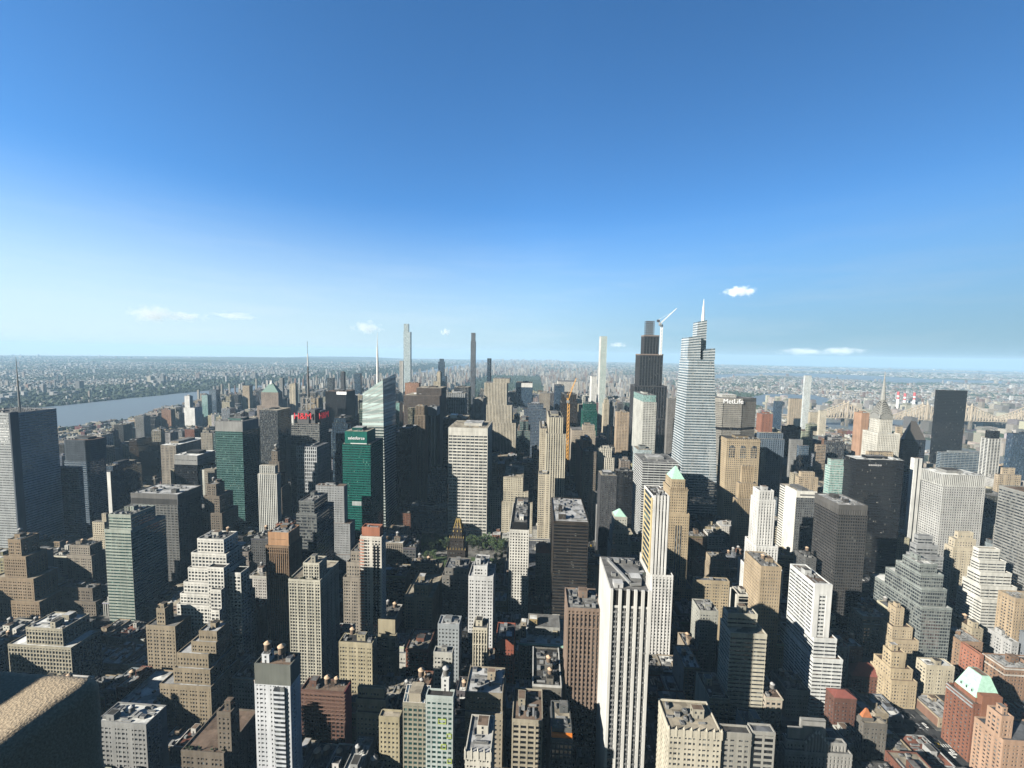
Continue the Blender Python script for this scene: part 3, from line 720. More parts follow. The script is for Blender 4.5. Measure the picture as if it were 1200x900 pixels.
H('office_building', 'small white windowless block left of the ribbed top grey block', OT, S((.76, .76, .74), 'dark', 40, 8, .2, .1, .95, .15), 640, [(1069, 1072, 1081, 537)], 555)
H('office_tower', 'narrow tower with sunlit pale green flank beside the tall black tower', OT, S((.30, .36, .27), 'dkgreen', 3.4, 3.7, .5, .3, .4, .25), 650, [(1066, 1081, 1090, 556)], 618)
HW('office_tower', 'long grey striped slab with brown roof block at the right edge', OT, bands((.30, .30, .285), 'dark', sh=.5), [(604, 720, 452, 545, 0, 172), (628, 700, 466, 535, 172, 181)], 640, tstyle={1: S((.30, .20, .16), 'dark', 60, 12, .1, .1, .98, .12)}, short='right edge striped slab')
H('office_tower', 'white tower with plain bright side wall and dark glass front', OT, S((.16, .165, .17), 'dark', 3.0, 3.6, .3, .2, .4, .25), 560, [(914, 934, 957, 577)], 640, whiteside=1, rk='gravel', tag='whitecap', short='white walled tower')
H('office_tower', 'dark grey office tower with gridded windows and pale cluttered roof', OT, S((.085, .082, .08), 'black', 2.6, 3.7, .28, .3, .42, .28), 470, [(955, 983, 1017, 603), (955, 983, 1017, 592, 0)], 705, tstyle={1: ribs((.13, .125, .12), 'black', bay=2.6, fl=12, sh=.9)}, flush=1, rk='silver', short='dark gridded tower')
H('office_building', 'white striped slab building with solid white end wall and stepped base', OT, bands((.76, .77, .76), 'dark', sh=.5, fl=3.6), 360, [(914, 953, 988, 772), (922, 954, 981, 748), (926, 955, 975, 685)], 785, rk='brown', whitefront2=1, short='white striped slab')
H('stepped_block', 'grey green glass ziggurat with white floor edges, right of centre', OT, S((.30, .33, .32), 'dark', 2.4, 3.6, .1, .12, .35, .25, (.27, .295, .285)), 430, [(1020, 1081, 1116, 712), (1038, 1080, 1110, 690), (1050, 1079, 1106, 673), (1058, 1078, 1099, 661)], 738, rk='white', short='grey green ziggurat')
H('stepped_block', 'white banded ziggurat with wide lower terraces near the right border', OT, bands((.72, .71, .66), 'dark', sh=.55, fl=3.5), 470, [(1122, 1151, 1198, 703), (1128, 1150, 1192, 687), (1134, 1149, 1186, 671), (1138, 1148, 1179, 657), (1141, 1147, 1172, 643)], 718, rk='gravel', short='white right ziggurat')
H('stepped_tower', 'cream brick stepped tower left of the white right ziggurat', AT, punch('cream'), 540, [(1107, 1117, 1146, 642), (1112, 1119, 1144, 632), (1119, 1123, 1141, 624)], 700, tanks=1)
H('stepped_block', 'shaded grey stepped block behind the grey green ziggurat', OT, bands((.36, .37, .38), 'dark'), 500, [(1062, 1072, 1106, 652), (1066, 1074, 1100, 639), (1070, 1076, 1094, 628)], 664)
H('office_tower', 'white art deco tower on broad stepped base, right of the arched sandy tower', OT, ribs((.76, .755, .74), 'dark', bay=3.4, pw=.5), 470, [(858, 874, 925, 702), (865, 880, 918, 668), (873, 886, 912, 640), (880, 889, 909, 586), (882, 890, 907, 575)], 700, short='white deco tower')
H('loft_building', 'tan brick tower with sunlit side in front of the white deco tower', LB, punch((.47, .375, .26), bay=2.6), 400, [(873, 892, 916, 664)], 738, tanks=1, short='tan brick tower')
H('office_tower', 'tan skyscraper with green copper pyramid roof and arched belt', SK, punch((.50, .40, .27), bay=3.0), 520, [(774, 783, 813, 690), (775.5, 784, 808, 602), (776.5, 785, 806, 572), (780, 787, 803, 562)], 720, pyr=('copper', 546), short='copper pyramid tower')
H('apartment_tower', 'yellow and white striped tower left of the copper pyramid tower', AT, ribs((.80, .79, .77), 'dark', bay=4.0, pw=.42), 420, [(750, 764, 789, 674), (755, 766, 785, 582)], 790, yellowside=1, short='yellow white striped tower')
HW('hotel_tower', 'nearest tall white tower with bold vertical piers and faceted glass', SK, None, [(48, 76, 255, 293, 0, 181)], 899, custom='piers', short='nearest white piered tower')
H('office_tower', 'black brown slab tower with fine horizontal rows and white roof units', OT, S((.060, .050, .042), 'black', 20, 3.6, .02, .2, .4, .3), 430, [(646, 649, 690, 611)], 690, rk='silver', dens=2, short='black brown slab', D=24)
H('office_tower', 'slim white tower dotted with square windows, left of the black brown slab', OT, S((.78, .76, .71), 'black', 3.2, 3.5, .5, .4, .42, .37), 450, [(597, 620, 622, 622), (600, 618, 621, 613)], 690, tstyle={1: S('black', 'black', 30, 9, .1, .1, .9, .15)}, short='white dotted slim tower', D=22)
H('office_building', 'small brown building with orange gabled roof right of the white dotted slim tower', LB, punch('stone'), 470, [(626, 628, 646, 648)], 688, hip=('red', 636), D=22)
H('office_tower', 'grey blue tower with white mottled windows behind the green pyramid topped building', OT, S((.09, .09, .095), 'dark', 3, 3.6, .4, .3, .5, .25), 610, [(701, 704, 723, 557)], 612, D=24)
H('office_tower', 'black box tower in shade left of the wide banded block', OT, curtain('black', 'black'), 680, [(720, 722, 742, 552)], 598, D=26)
H('stepped_tower', 'small pale tower with green copper pyramid cap, centre right', OT, punch((.46, .45, .40)), 500, [(712, 716, 739, 640), (714, 718, 737, 622), (717, 720, 735, 606)], 652, pyr=('copper', 596), short='green pyramid topped building')
H('office_tower', 'pinkish brown ribbed tower left of the nearest white piered tower', OT, ribs((.33, .245, .195), 'black', bay=3.2, pw=.42, span=(.30, .22, .175)), 290, [(662, 665, 704, 713)], 872, rk='grey', short='pinkish ribbed tower', D=22)
H('office_building', 'wide cream columned building with pale green cornice and white roofs', LB, S((.56, .49, .37), 'dark', 3.4, 4.0, .42, .5, .35, .4), 375, [(609, 664, 666, 757)], 795, side='L', rk='white', tag='cornice', short='cream columned building', D=40)
H('loft_building', 'clean white loft block with grid of square windows and roof box', LB, S((.70, .70, .70), 'black', 3.2, 3.6, .55, .35, .5, .33), 390, [(549, 578, 581, 677), (555, 571, 574, 664)], 760, rk='silver', short='clean white loft', D=24)
H('stepped_tower', 'black brick tower with gilded gothic crown before the park', OT, punch((.055, .046, .04)), 500, [(520, 548, 552, 668), (524, 545, 549, 645), (527, 543, 546, 631), (531, 541, 543, 620)], 655, gold=1, short='gilded crown black tower', D=24)
H('loft_building', 'grey stone block with tall arched windows in front of the gilded crown black tower', LB, punch((.26, .245, .225), bay=4.2), 430, [(518, 550, 555, 676), (521, 548, 552, 667)], 718, rk='slate', short='grey arched block')
H('loft_building', 'narrow cream loft with slender vertical piers below the clean white loft', LB, ribs((.62, .57, .46), 'dark', bay=2.6, pw=.4), 330, [(554, 571, 573, 737)], 785, tanks=0, short='narrow cream loft', D=20)
H('loft_building', 'red brick loft with curved gable front', LB, punch((.36, .12, .08), bay=3), 340, [(580, 602, 604, 757)], 798, gablefront=1, short='red gabled loft', D=24)
H('loft_building', 'blue grey loft with white roof boxes left of the narrow cream loft', LB, punch((.40, .43, .45)), 340, [(513, 538, 541, 733)], 772, rk='silver', short='blue grey loft', D=26)
H('loft_building', 'narrow white loft with one large tan tank on its roof', LB, punch((.58, .57, .52), bay=2.8), 300, [(508, 530, 532, 766)], 790, tanks=1, tone='wood', short='narrow white loft', D=20)
H('loft_building', 'tan stepped loft with twin grey tanks, left of centre', LB, punch((.47, .41, .29), bay=2.8), 340, [(441, 465, 468, 764), (443, 464, 467, 745), (443, 463, 466, 727)], 772, tanks=2, tone='grey', short='tan stepped twin tank loft', D=24)
H('loft_building', 'yellow tan wide loft at the foot of the cream apartment tower', LB, punch((.50, .44, .31), bay=2.8), 320, [(397, 436, 442, 755)], 790, tanks=1, rk='tar', short='yellow tan loft', D=30)
H('loft_building', 'tan masonry block with plain penthouse left of the grey arched block', LB, punch((.45, .38, .27)), 410, [(474, 507, 519, 701), (485, 502, 507, 687)], 735, tanks=0, rk='gravel', short='tan plain penthouse block')
H('loft_building', 'dark red brick loft wrapped in brown scaffolding', LB, S((.17, .10, .08), 'black', 3.2, 3.4, .3, .4, .4, .38), 270, [(352, 403, 411, 812)], 862, scaff=1, tanks=2, rk='brown', short='scaffolded brick loft', D=34)
H('loft_building', 'tan stepped loft topped by three round tanks', LB, punch((.42, .36, .27), bay=2.9), 265, [(417, 454, 459, 838), (417, 452, 457, 822), (419, 450, 455, 808)], 857, tanks=3, tone='wood', short='three tank loft', D=28)
H('loft_building', 'small yellow brick loft between the three tank loft and the skylight loft', LB, punch((.50, .44, .30), bay=2.8), 255, [(444, 468, 471, 842)], 880, D=24, short='small yellow loft')
H('loft_building', 'loft with sloping glass skylight roof and green lower windows', LB, S((.36, .34, .27), 'dkgreen', 3.4, 3.6, .3, .3, .4, .28), 255, [(472, 501, 504, 826)], 897, skylight=1, tanks=1, short='skylight loft', D=26)
H('hotel_tower', 'narrow white and green hotel with lime square frames and white tank box', 'hotel', S((.52, .58, .56), 'dkgreen', 3.4, 3.5, .35, .25, .45, .24), 245, [(499, 531, 533, 818)], 897, lime=1, tanks=1, tone='grey', short='lime framed hotel', D=22)
H('loft_building', 'tan deco loft with stepped pinnacled centre bay, bottom centre', LB, punch((.40, .345, .265), bay=2.8), 262, [(545, 589, 593, 838), (545, 589, 592, 814)], 890, tanks=0, rk='silver', short='tan pinnacled loft', D=30)
H('loft_building', 'white gothic topped building with pinnacles in the bottom centre', LB, punch((.64, .61, .54), bay=2.6), 205, [(545, 575, 580, 884)], 899, finials=1, rk='silver', D=24, short='white pinnacled building')
H('loft_building', 'beige loft with four broad bays of grouped windows, bottom centre', LB, S((.46, .41, .32), 'black', 5.4, 3.7, .24, .45, .42, .35), 255, [(600, 636, 639, 846)], 890, side='L', rk='brown', short='beige four bay loft', D=26)
H('loft_building', 'dark narrow building crowned by a bright orange box', LB, S((.13, .135, .135), 'black', 3, 3.7, .3, .2, .35, .18), 245, [(646, 671, 674, 868), (647, 670, 673, 855)], 897, side='L', orange=1, short='orange box building', D=24)
H('loft_building', 'flat black roofed loft edged with white parapet and two tan tanks', LB, punch((.22, .205, .18)), 285, [(624, 658, 660, 806)], 830, side='L', rk='tar', tanks=2, tone='wood', whitering=1, short='black roofed loft', D=40)
H('loft_building', 'large white gothic block with pinnacled parapet and gravel roof, right foreground', LB, punch((.66, .61, .50), bay=2.9, pw=.42), 240, [(771, 784, 846, 856)], 898, rk='gravel', finials=1, dens=.7, short='white pinnacled block')
H('loft_building', 'grey stone loft with large top windows adjoining the white pinnacled block', LB, punch((.40, .385, .345), bay=4.5, pw=.4), 242, [(846, 847, 881, 859)], 898, rk='tar', D=20, tanks=0, short='grey top window loft')
H('loft_building', 'grey loft with broad recessed windows at the right end of the white gothic row', LB, S((.40, .39, .36), 'black', 6, 3.8, .2, .3, .4, .25), 244, [(881, 882, 909, 858)], 898, rk='slate', D=20, short='grey recessed loft')
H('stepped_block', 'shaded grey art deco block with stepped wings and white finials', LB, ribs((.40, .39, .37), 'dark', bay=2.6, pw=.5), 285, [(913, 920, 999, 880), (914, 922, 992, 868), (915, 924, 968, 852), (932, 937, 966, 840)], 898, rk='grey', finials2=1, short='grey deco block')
H('office_building', 'cream banded building of two stacked volumes with tanks on top', LB, bands((.60, .56, .46), 'dark', sh=.55, fl=3.6), 322, [(844, 856, 899, 742), (844, 853, 888, 719, 9)], 776, rk='gravel', tanks=2, tone='grey', short='cream banded building')
H('loft_building', 'tan ornate loft with sunlit cornice below the arched sandy tower', LB, punch((.50, .41, .28)), 450, [(812, 815, 855, 680)], 697, tanks=1, D=24)
H('loft_building', 'white sided loft with flat grey roof left of the cream banded building', LB, punch((.42, .42, .38)), 400, [(811, 820, 842, 716)], 742, rk='grey', D=26)
H('apartment_building', 'small white block with dark flat roof right of the white sided loft', AT, S((.66, .63, .56), 'dark', 30, 4, .5, .2, .95, .2), 420, [(858, 866, 877, 697)], 712, rk='tar')
H('apartment_building', 'pinkish tan brick apartment block with square roof house, bottom right corner', AT, punch((.50, .335, .24), bay=3.2, fl=3.1), 300, [(1142, 1176, 1240, 868), (1157, 1174, 1188, 840)], 898, rk='slate', short='pinkish corner block', Dmax=70)
H('apartment_building', 'red brown brick block with green copper mansard roof', AT, punch((.27, .125, .085), bay=3, fl=3.1), 330, [(1109, 1141, 1183, 826)], 880, mansard=1, rk='brown', short='green mansard block', Dmax=80)
H('apartment_building', 'tall cream block with small dark windows left of the green mansard block', AT, punch((.62, .555, .43), bay=3), 390, [(1074, 1086, 1119, 780)], 826, rk='white', dens=.6, short='tall cream block')
H('stepped_block', 'cream brown stepped apartment block with brick roof house', AT, punch((.54, .44, .30), bay=2.8), 380, [(1020, 1045, 1075, 798), (1024, 1044, 1070, 784), (1035, 1045, 1062, 765)], 822, rk='brown', short='cream stepped block')
H('apartment_tower', 'slim tan apartment tower with sunlit brick roof house', AT, punch((.50, .41, .29), bay=2.7), 430, [(1030, 1046, 1077, 750), (1033, 1046, 1070, 735), (1041, 1050, 1060, 713)], 778, rk='brown', short='slim tan tower')
H('apartment_building', 'long brown brick block with white cornice band beside the grey green ziggurat', AT, punch((.36, .245, .17), bay=3), 430, [(1096, 1126, 1152, 752)], 790, rk='silver', dens=2, Dmax=70, short='long brown block')
H('apartment_building', 'broad brown brick block with white cornice at the right edge', AT, punch((.36, .235, .165), bay=3), 388, [(1152, 1178, 1235, 783)], 830, rk='silver', dens=2, tag='cornice2', Dmax=60, short='broad brown block')
H('apartment_building', 'pink red brick slab joined to the broad brown block', AT, punch((.42, .19, .13), bay=2.8), 402, [(1126, 1148, 1153, 768)], 800, rk='brown', D=30, Dmax=60)
H('apartment_building', 'tan apartment block with white window bays at the right border', AT, punch((.50, .39, .27), bay=3), 450, [(1170, 1190, 1240, 702)], 735, rk='gravel', tanks=1, short='tan border block')
H('apartment_building', 'dark red building under a rust red hipped roof', AT, punch((.20, .10, .075)), 395, [(986, 998, 1037, 792)], 822, hip=('red', 776), short='red hip roofed building', D=30)
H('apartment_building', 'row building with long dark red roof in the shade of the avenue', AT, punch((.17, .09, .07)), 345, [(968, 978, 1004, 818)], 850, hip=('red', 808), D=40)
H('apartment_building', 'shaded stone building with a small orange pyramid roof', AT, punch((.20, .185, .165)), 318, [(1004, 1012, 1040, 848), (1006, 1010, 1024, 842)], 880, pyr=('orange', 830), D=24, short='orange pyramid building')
H('skyscraper', 'black glass monolith tower alone on the right skyline', SK, curtain((.014, .013, .013), 'black', bay=2.6, sh=.14), 1103, [(1097, 1099, 1134, 457)], 520, short='black monolith tower', D=24)
H('office_block', 'low pale banded glass block at the foot of the black monolith tower', OT, bands((.36, .40, .42), 'blue', sh=.3), 950, [(1098, 1103, 1151, 530)], 548)
H('apartment_tower', 'black and white patched tower near the right border', AT, S((.60, .60, .58), 'black', 6, 3.2, .35, .4, .35, .3), 900, [(1150, 1159, 1174, 514), (1155, 1162, 1172, 505)], 546, tstyle={1: curtain('black', 'black')})
H('glass_tower', 'smooth dark blue glass slab cut off by the right border', OT, curtain('navy', 'blue'), 860, [(1180, 1187, 1240, 508)], 556)
H('apartment_building', 'tan brick block with brown roof houses before the dark blue border slab', AT, punch('sand'), 780, [(1166, 1170, 1197, 556), (1172, 1175, 1190, 548)], 570)
H('apartment_building', 'pale tan building with pointed roofs between the silver spire and the gabled navy tower', AT, punch('sand'), 960, [(1046, 1049, 1063, 508), (1049, 1051, 1058, 500)], 520)
# --- over by the river and beyond
H('apartment_tower', 'white angular residential tower near the river, brightest of its cluster', AT, S((.80, .80, .79), 'dark', 30, 5, .4, .2, .95, .2), 1500, [(215, 228, 237, 478), (216, 222, 226, 464)], 500)
H('apartment_tower', 'grey slab tower standing left of the white angular riverside tower', AT, ribs('grey', 'dark'), 1250, [(158, 168, 176, 488)], 515)
H('apartment_tower', 'brown riverside slab behind the grey slab tower', AT, punch('redbrown'), 1350, [(189, 200, 205, 480)], 500)
H('apartment_tower', 'teal glass riverside tower right of the white angular tower', AT, curtain('bluegrey', 'teal'), 1650, [(236, 243, 248, 463)], 485)
H('apartment_tower', 'blue glass riverside tower in the cluster left of the pyramid roofed skyscraper', AT, curtain('bluegrey', 'blue'), 1700, [(245, 253, 258, 457)], 485)
H('apartment_tower', 'tan riverside tower, tallest left of the pyramid roofed skyscraper', AT, punch('sand'), 1750, [(284, 292, 296, 452)], 478)
H('apartment_tower', 'cream slab tower rising right of the antenna mast behind the roofs', AT, punch('cream'), 1500, [(339, 346, 349, 450)], 480)
H('apartment_tower', 'grey twin towers partner beside the pyramid roof, left one', AT, ribs('ltgrey', 'dark'), 1750, [(327, 331, 333, 443)], 465)
H('apartment_tower', 'dark stepped uptown tower left of the faceted spire tower', AT, punch('dkgrey'), 1600, [(399, 403, 405, 436)], 462)
H('apartment_tower', 'dark boxy uptown tower by the river bend', AT, curtain('navy', 'blue'), 1700, [(415, 422, 424, 438)], 462)
H('apartment_tower', 'black narrow uptown slab beside the faceted spire tower top', AT, curtain('black', 'dark'), 1700, [(383, 390, 392, 443)], 462)
H('apartment_tower', 'brown and cream stepped tower behind the pale top of the large brown slab', AT, punch('cream'), 1500, [(508, 516, 519, 447), (512, 516, 518, 436)], 455)
H('office_building', 'pinkish wide building just right of the slim pale stone tower', OT, punch('pink'), 1250, [(474.5, 491, 493, 449)], 458)
HW('library', 'low pale marble library roof at the edge of the leafy park', 'library', punch((.55, .52, .46), bay=5), [(-38, 66, 528, 652, 0, 24), (-20, 50, 548, 632, 24, 30)], 668, rk='slate', dens=.5)

# ------------------------------------------------------------------ ground, water, streets
def attr_color(me, cols, per_face=6):
    a = me.color_attributes.new('tint', 'FLOAT_COLOR', 'CORNER')
    c = np.repeat(np.hstack([cols, np.ones((len(cols), 1))]), per_face * 4, axis=0).astype(np.float32)
    a.data.foreach_set('color', c.ravel())

def land_mat():
    m = bpy.data.materials.new('distant_land')
    nt, ns, ls, b = nodes_of(m)
    geo = N(nt, 'ShaderNodeNewGeometry')
    n1 = N(nt, 'ShaderNodeTexNoise'); n1.inputs['Scale'].default_value = 0.0011; n1.inputs['Detail'].default_value = 8
    n1.inputs['Roughness'].default_value = .65
    ls.new(geo.outputs['Position'], n1.inputs['Vector'])
    n2 = N(nt, 'ShaderNodeTexVoronoi'); n2.inputs['Scale'].default_value = 0.012
    ls.new(geo.outputs['Position'], n2.inputs['Vector'])
    cr = N(nt, 'ShaderNodeValToRGB'); e = cr.color_ramp.elements
    e[0].position = .40; e[0].color = (.16, .15, .135, 1)
    e[1].position = .60; e[1].color = (.035, .062, .026, 1)
    ls.new(n1.outputs[0], cr.inputs[0])
    mx = N(nt, 'ShaderNodeMixRGB', blend_type='MULTIPLY'); mx.inputs[0].default_value = .5
    ls.new(cr.outputs[0], mx.inputs[1]); ls.new(n2.outputs['Color'], mx.inputs[2])
    ls.new(mx.outputs[0], b.inputs['Base Color'])
    b.inputs['Roughness'].default_value = 1.0
    b.inputs['Specular IOR Level'].default_value = 0.0
    return m

def sheet(name, pts, m, z, thick=None):
    mb = MB()
    mb.poly([(p[0], p[1], z) for p in pts], [list(range(len(pts)))], m)
    return tag(mb.build(name), kind='structure')

RAD = 23000.0
circ = [(RAD * math.cos(a), RAD * math.sin(a)) for a in np.linspace(-.35, math.pi + .35, 120)]
sheet('ground', circ, land_mat(), -0.6)

def water_mat():
    m = bpy.data.materials.new('river_water')
    nt, ns, ls, b = nodes_of(m)
    geo = N(nt, 'ShaderNodeNewGeometry')
    n1 = N(nt, 'ShaderNodeTexNoise'); n1.inputs['Scale'].default_value = 0.03; n1.inputs['Detail'].default_value = 6
    ls.new(geo.outputs['Position'], n1.inputs['Vector'])
    bp = N(nt, 'ShaderNodeBump'); bp.inputs['Strength'].default_value = .35; bp.inputs['Distance'].default_value = 3
    ls.new(n1.outputs[0], bp.inputs['Height'])
    ls.new(bp.outputs[0], b.inputs['Normal'])
    b.inputs['Base Color'].default_value = (.10, .115, .12, 1)
    b.inputs['Roughness'].default_value = .45
    return m
WM = water_mat()
NEAR = [(-500, -1860), (1400, -1885), (2000, -1925), (2500, -2010), (3300, -2080), (3900, -2060), (4550, -1930), (5450, -1725), (7000, -1625), (9300, -1650), (16000, -1800), (21500, -2300)]
FAR = [(-500, -2720), (2400, -2680), (3000, -2640), (3600, -2595), (4000, -2480), (4450, -2360), (5050, -2180), (6000, -2080), (7400, -2060), (10000, -2180), (16000, -2550), (21500, -3300)]
hud = [(x, y) for y, x in NEAR] + [(x, y) for y, x in FAR[::-1]]
def far_shore(y): return float(np.interp(y, [p[0] for p in FAR], [p[1] for p in FAR]))
sheet('river_water', hud, WM, -0.15)
eastr = [(1400, -500), (1420, 1400), (1440, 2400), (1650, 3300), (2000, 3700), (2600, 3900), (2500, 3500), (2080, 3000), (2060, 1800), (2000, 500), (1950, -500)]
sheet('river_water', eastr, WM, -0.15)
def gpoly(px): return [tuple(at_z(u, v, 0)[:2]) for u, v in px]
for px in ([(838, 444), (862, 441), (905, 440), (960, 443), (1010, 446), (1060, 449), (1120, 449), (1180, 450), (1180, 447), (1090, 444), (1020, 440.5), (965, 438), (900, 437), (838, 439)],
           [(900, 434), (985, 434.6), (1090, 436.5), (1180, 439), (1210, 438.6), (1100, 434.8), (1000, 433), (900, 432.2)],
           [(885, 464), (900, 461.5), (930, 462), (958, 466), (962, 470), (925, 469)]):
    sheet('water', gpoly(px), WM, -0.10)
isl = [(1640, -400), (1650, 900), (1670, 2000), (1700, 2650), (1790, 2650), (1830, 2000), (1810, 900), (1780, -400)]
leaf_far = plain_mat('far_foliage', (.030, .050, .022), 1.0)
mb = MB(); mb.prism(isl, -.2, 3.0, leaf_far)
tag(mb.build('island'), kind='structure')
park = [(-725, 2065), (70, 2065), (70, 6100), (-725, 6100)]

asph = roof_mat((.05, .05, .052)); asph.name = 'asphalt'
man = [(-1858, -500), (1398, -500), (1418, 1400), (1436, 2400), (1436, 2700), (-2035, 2700), (-2005, 2500), (-1920, 2000), (-1882, 1400)]
sheet('road', man, asph, -0.05)

YST = lambda n: 30 + (n - 34) * 80.5
AVE = [-1850, -1700, -1560, -1330, -1065, -785, -500, -212, 98, 222, 356, 505, 655, 855, 1070, 1300, 1410]
pave = MB(); pm = roof_mat((.16, .155, .145))
blocks = []
for i in range(len(AVE) - 1):
    for n in range(33, 66):
        x0, x1 = AVE[i] + 11, AVE[i + 1] - 11
        y0, y1 = YST(n) + (9 if n == 42 or n == 34 else 6), YST(n + 1) - (9 if n + 1 == 42 else 6)
        if y0 > 2040 and x0 > -790 and x1 < 110:
            continue
        pave.box(x0, x1, y0, y1, -.05, .12, pm)
        blocks.append((x0 + 4, x1 - 4, y0 + 3.5, y1 - 3.5))
tag(pave.build('pavement'), kind='structure')
mk = MB(); wp = plain_mat('road_paint', (.72, .72, .70), .8)
for a in AVE[4:13]:
    for dx in (-3.3, 0, 3.3):
        yy = 130
        while yy < 1300:
            mk.box(a + dx - .12, a + dx + .12, yy, yy + 4, -.05, -.044, wp); yy += 12
    for n in range(35, 52):
        for k in range(9):
            mk.box(a - 9 + k * 2.1, a - 8.1 + k * 2.1, YST(n) - 9.5, YST(n) - 6.5, -.05, -.042, wp)
tag(mk.build('road_marking'), kind='structure')

# ------------------------------------------------------------------ the blocks between: lots on the street grid
r = random.Random(5)
HB = []                                   # hero boxes with their columns, for overlap and sight lines
for h in HEROES:
    c = []
    for b in h['boxes']:
        x0, x1, y0, y1, z0, z1 = b
        P = project([(x, y, z) for x in (x0, x1) for y in (y0, y1) for z in (z0, z1)])
        c.append((P[:, 0].min(), P[:, 0].max()))
    h['u'] = (min(a for a, _ in c[-1:] + c[:1]), max(a for _, a in c[-1:] + c[:1]))
    b = h['boxes'][0]
    HB.append((b[0], b[1], b[2], b[3], h['u'][0] + 1.0, h['u'][1] - 1.0, h['vb']))
HBa = np.array(HB)
SKY_U = [0, 100, 200, 300, 450, 600, 700, 800, 850, 950, 1000, 1100, 1200]
SKY_V = [540, 512, 474, 456, 454, 455, 463, 470, 498, 505, 515, 531, 548]

def zone_height(x, y):
    t = r.random()
    if 400 < y < 510 and -230 < x < -40:
        return r.uniform(58, 96)
    if y < 420 and x > 70:
        return r.uniform(18, 36) if t < .5 else r.uniform(36, 66)
    if y < 420 and x > -700:
        return r.uniform(34, 58) if t < .8 else r.uniform(58, 85)
    if y < 660 and x > 330:
        return r.uniform(18, 40) if t < .25 else (r.uniform(40, 80) if t < .75 else r.uniform(80, 125))
    if x < -700 and y > 880:
        return r.uniform(14, 40) if t < .5 else (r.uniform(40, 80) if t < .75 else r.uniform(80, 165))
    if x < -820:
        return r.uniform(12, 28) if t < .65 else (r.uniform(28, 60) if t < .9 else r.uniform(80, 130))
    if y < 700:
        return r.uniform(30, 54) if t < .4 else (r.uniform(54, 80) if t < .8 else r.uniform(80, 125))
    if x > 640:
        return r.uniform(20, 45) if t < .35 else (r.uniform(45, 95) if t < .75 else r.uniform(95, 155))
    if y < 2040:
        return r.uniform(45, 90) if t < .25 else (r.uniform(90, 150) if t < .65 else r.uniform(150, 215))
    return r.uniform(18, 45) if t < .45 else (r.uniform(45, 85) if t < .8 else r.uniform(85, 135))

FILL = []
for (bx0, bx1, by0, by1) in blocks:
    mid = (by0 + by1) / 2
    for (y0, y1) in ((by0, mid - 1.5), (mid + 1.5, by1)):
        x = bx0
        while x < bx1 - 5:
            w = r.uniform(10, 24) if by0 < 420 else r.uniform(14, 38)
            if bx1 - x - w < 9:
                w = bx1 - x
            X0, X1 = x + .15, min(x + w, bx1) - .15
            x += w
            dpt = r.uniform(.78, 1.0)
            Y0, Y1 = (y0, y0 + (y1 - y0) * dpt) if y0 < mid - 1 else (y1 - (y1 - y0) * dpt, y1)
            if -205 < (X0 + X1) / 2 < 74 and 508 < Y0 < 668:
                continue                                     # the park and its library
            o = HBa[(HBa[:, 0] < X1 + .6) & (HBa[:, 1] > X0 - .6) & (HBa[:, 2] < Y1 + .6) & (HBa[:, 3] > Y0 - .6)]
            for (hx0, hx1, hy0, hy1, *_r) in o:              # trim the lot against what already stands there
                opts = [(hx0 - .6 - X0, 0), (X1 - hx1 - .6, 1), (hy0 - .6 - Y0, 2), (Y1 - hy1 - .6, 3)]
                ov = min(X1, hx1) - max(X0, hx0) > -.6 and min(Y1, hy1) - max(Y0, hy0) > -.6
                if not ov:
                    continue
                best = max(opts, key=lambda t: t[0] * ((Y1 - Y0) if t[1] < 2 else (X1 - X0)))
                if best[1] == 0: X1 = hx0 - .6
                elif best[1] == 1: X0 = hx1 + .6
                elif best[1] == 2: Y1 = hy0 - .6
                else: Y0 = hy1 + .6
            if X1 - X0 < 6.5 or Y1 - Y0 < 6.5:
                continue
            P = project([(X0, Y0, 40), (X1, Y0, 40), (X0, Y1, 40), (X1, Y1, 40)])
            if Y0 < 120 or P[:, 2].min() < 40 or P[:, 0].max() < -60 or P[:, 0].min() > 1260:
                continue
            z = zone_height((X0 + X1) / 2, Y0)
            if min(X1 - X0, Y1 - Y0) < 10: z = min(z, 45)
            for it in range(14):
                P = project([(X0, Y0, z), (X1, Y0, z), (X0, Y1, z), (X1, Y1, z)])
                vt, ua, ub = P[:, 1].min(), P[:, 0].min(), P[:, 0].max()
                lim = np.interp((ua + ub) / 2, SKY_U, SKY_V)
                s = HBa[(HBa[:, 2] > Y0) & (HBa[:, 4] < ub) & (HBa[:, 5] > ua)]
                if len(s):
                    lim = max(lim, s[:, 6].max())
                if vt >= lim - 1 or z < 10:
                    break
                z *= .88
            z = max(z, 8.5) * r.uniform(.93, 1.0)
            FILL.append([X0, X1, Y0, Y1, 0, z])

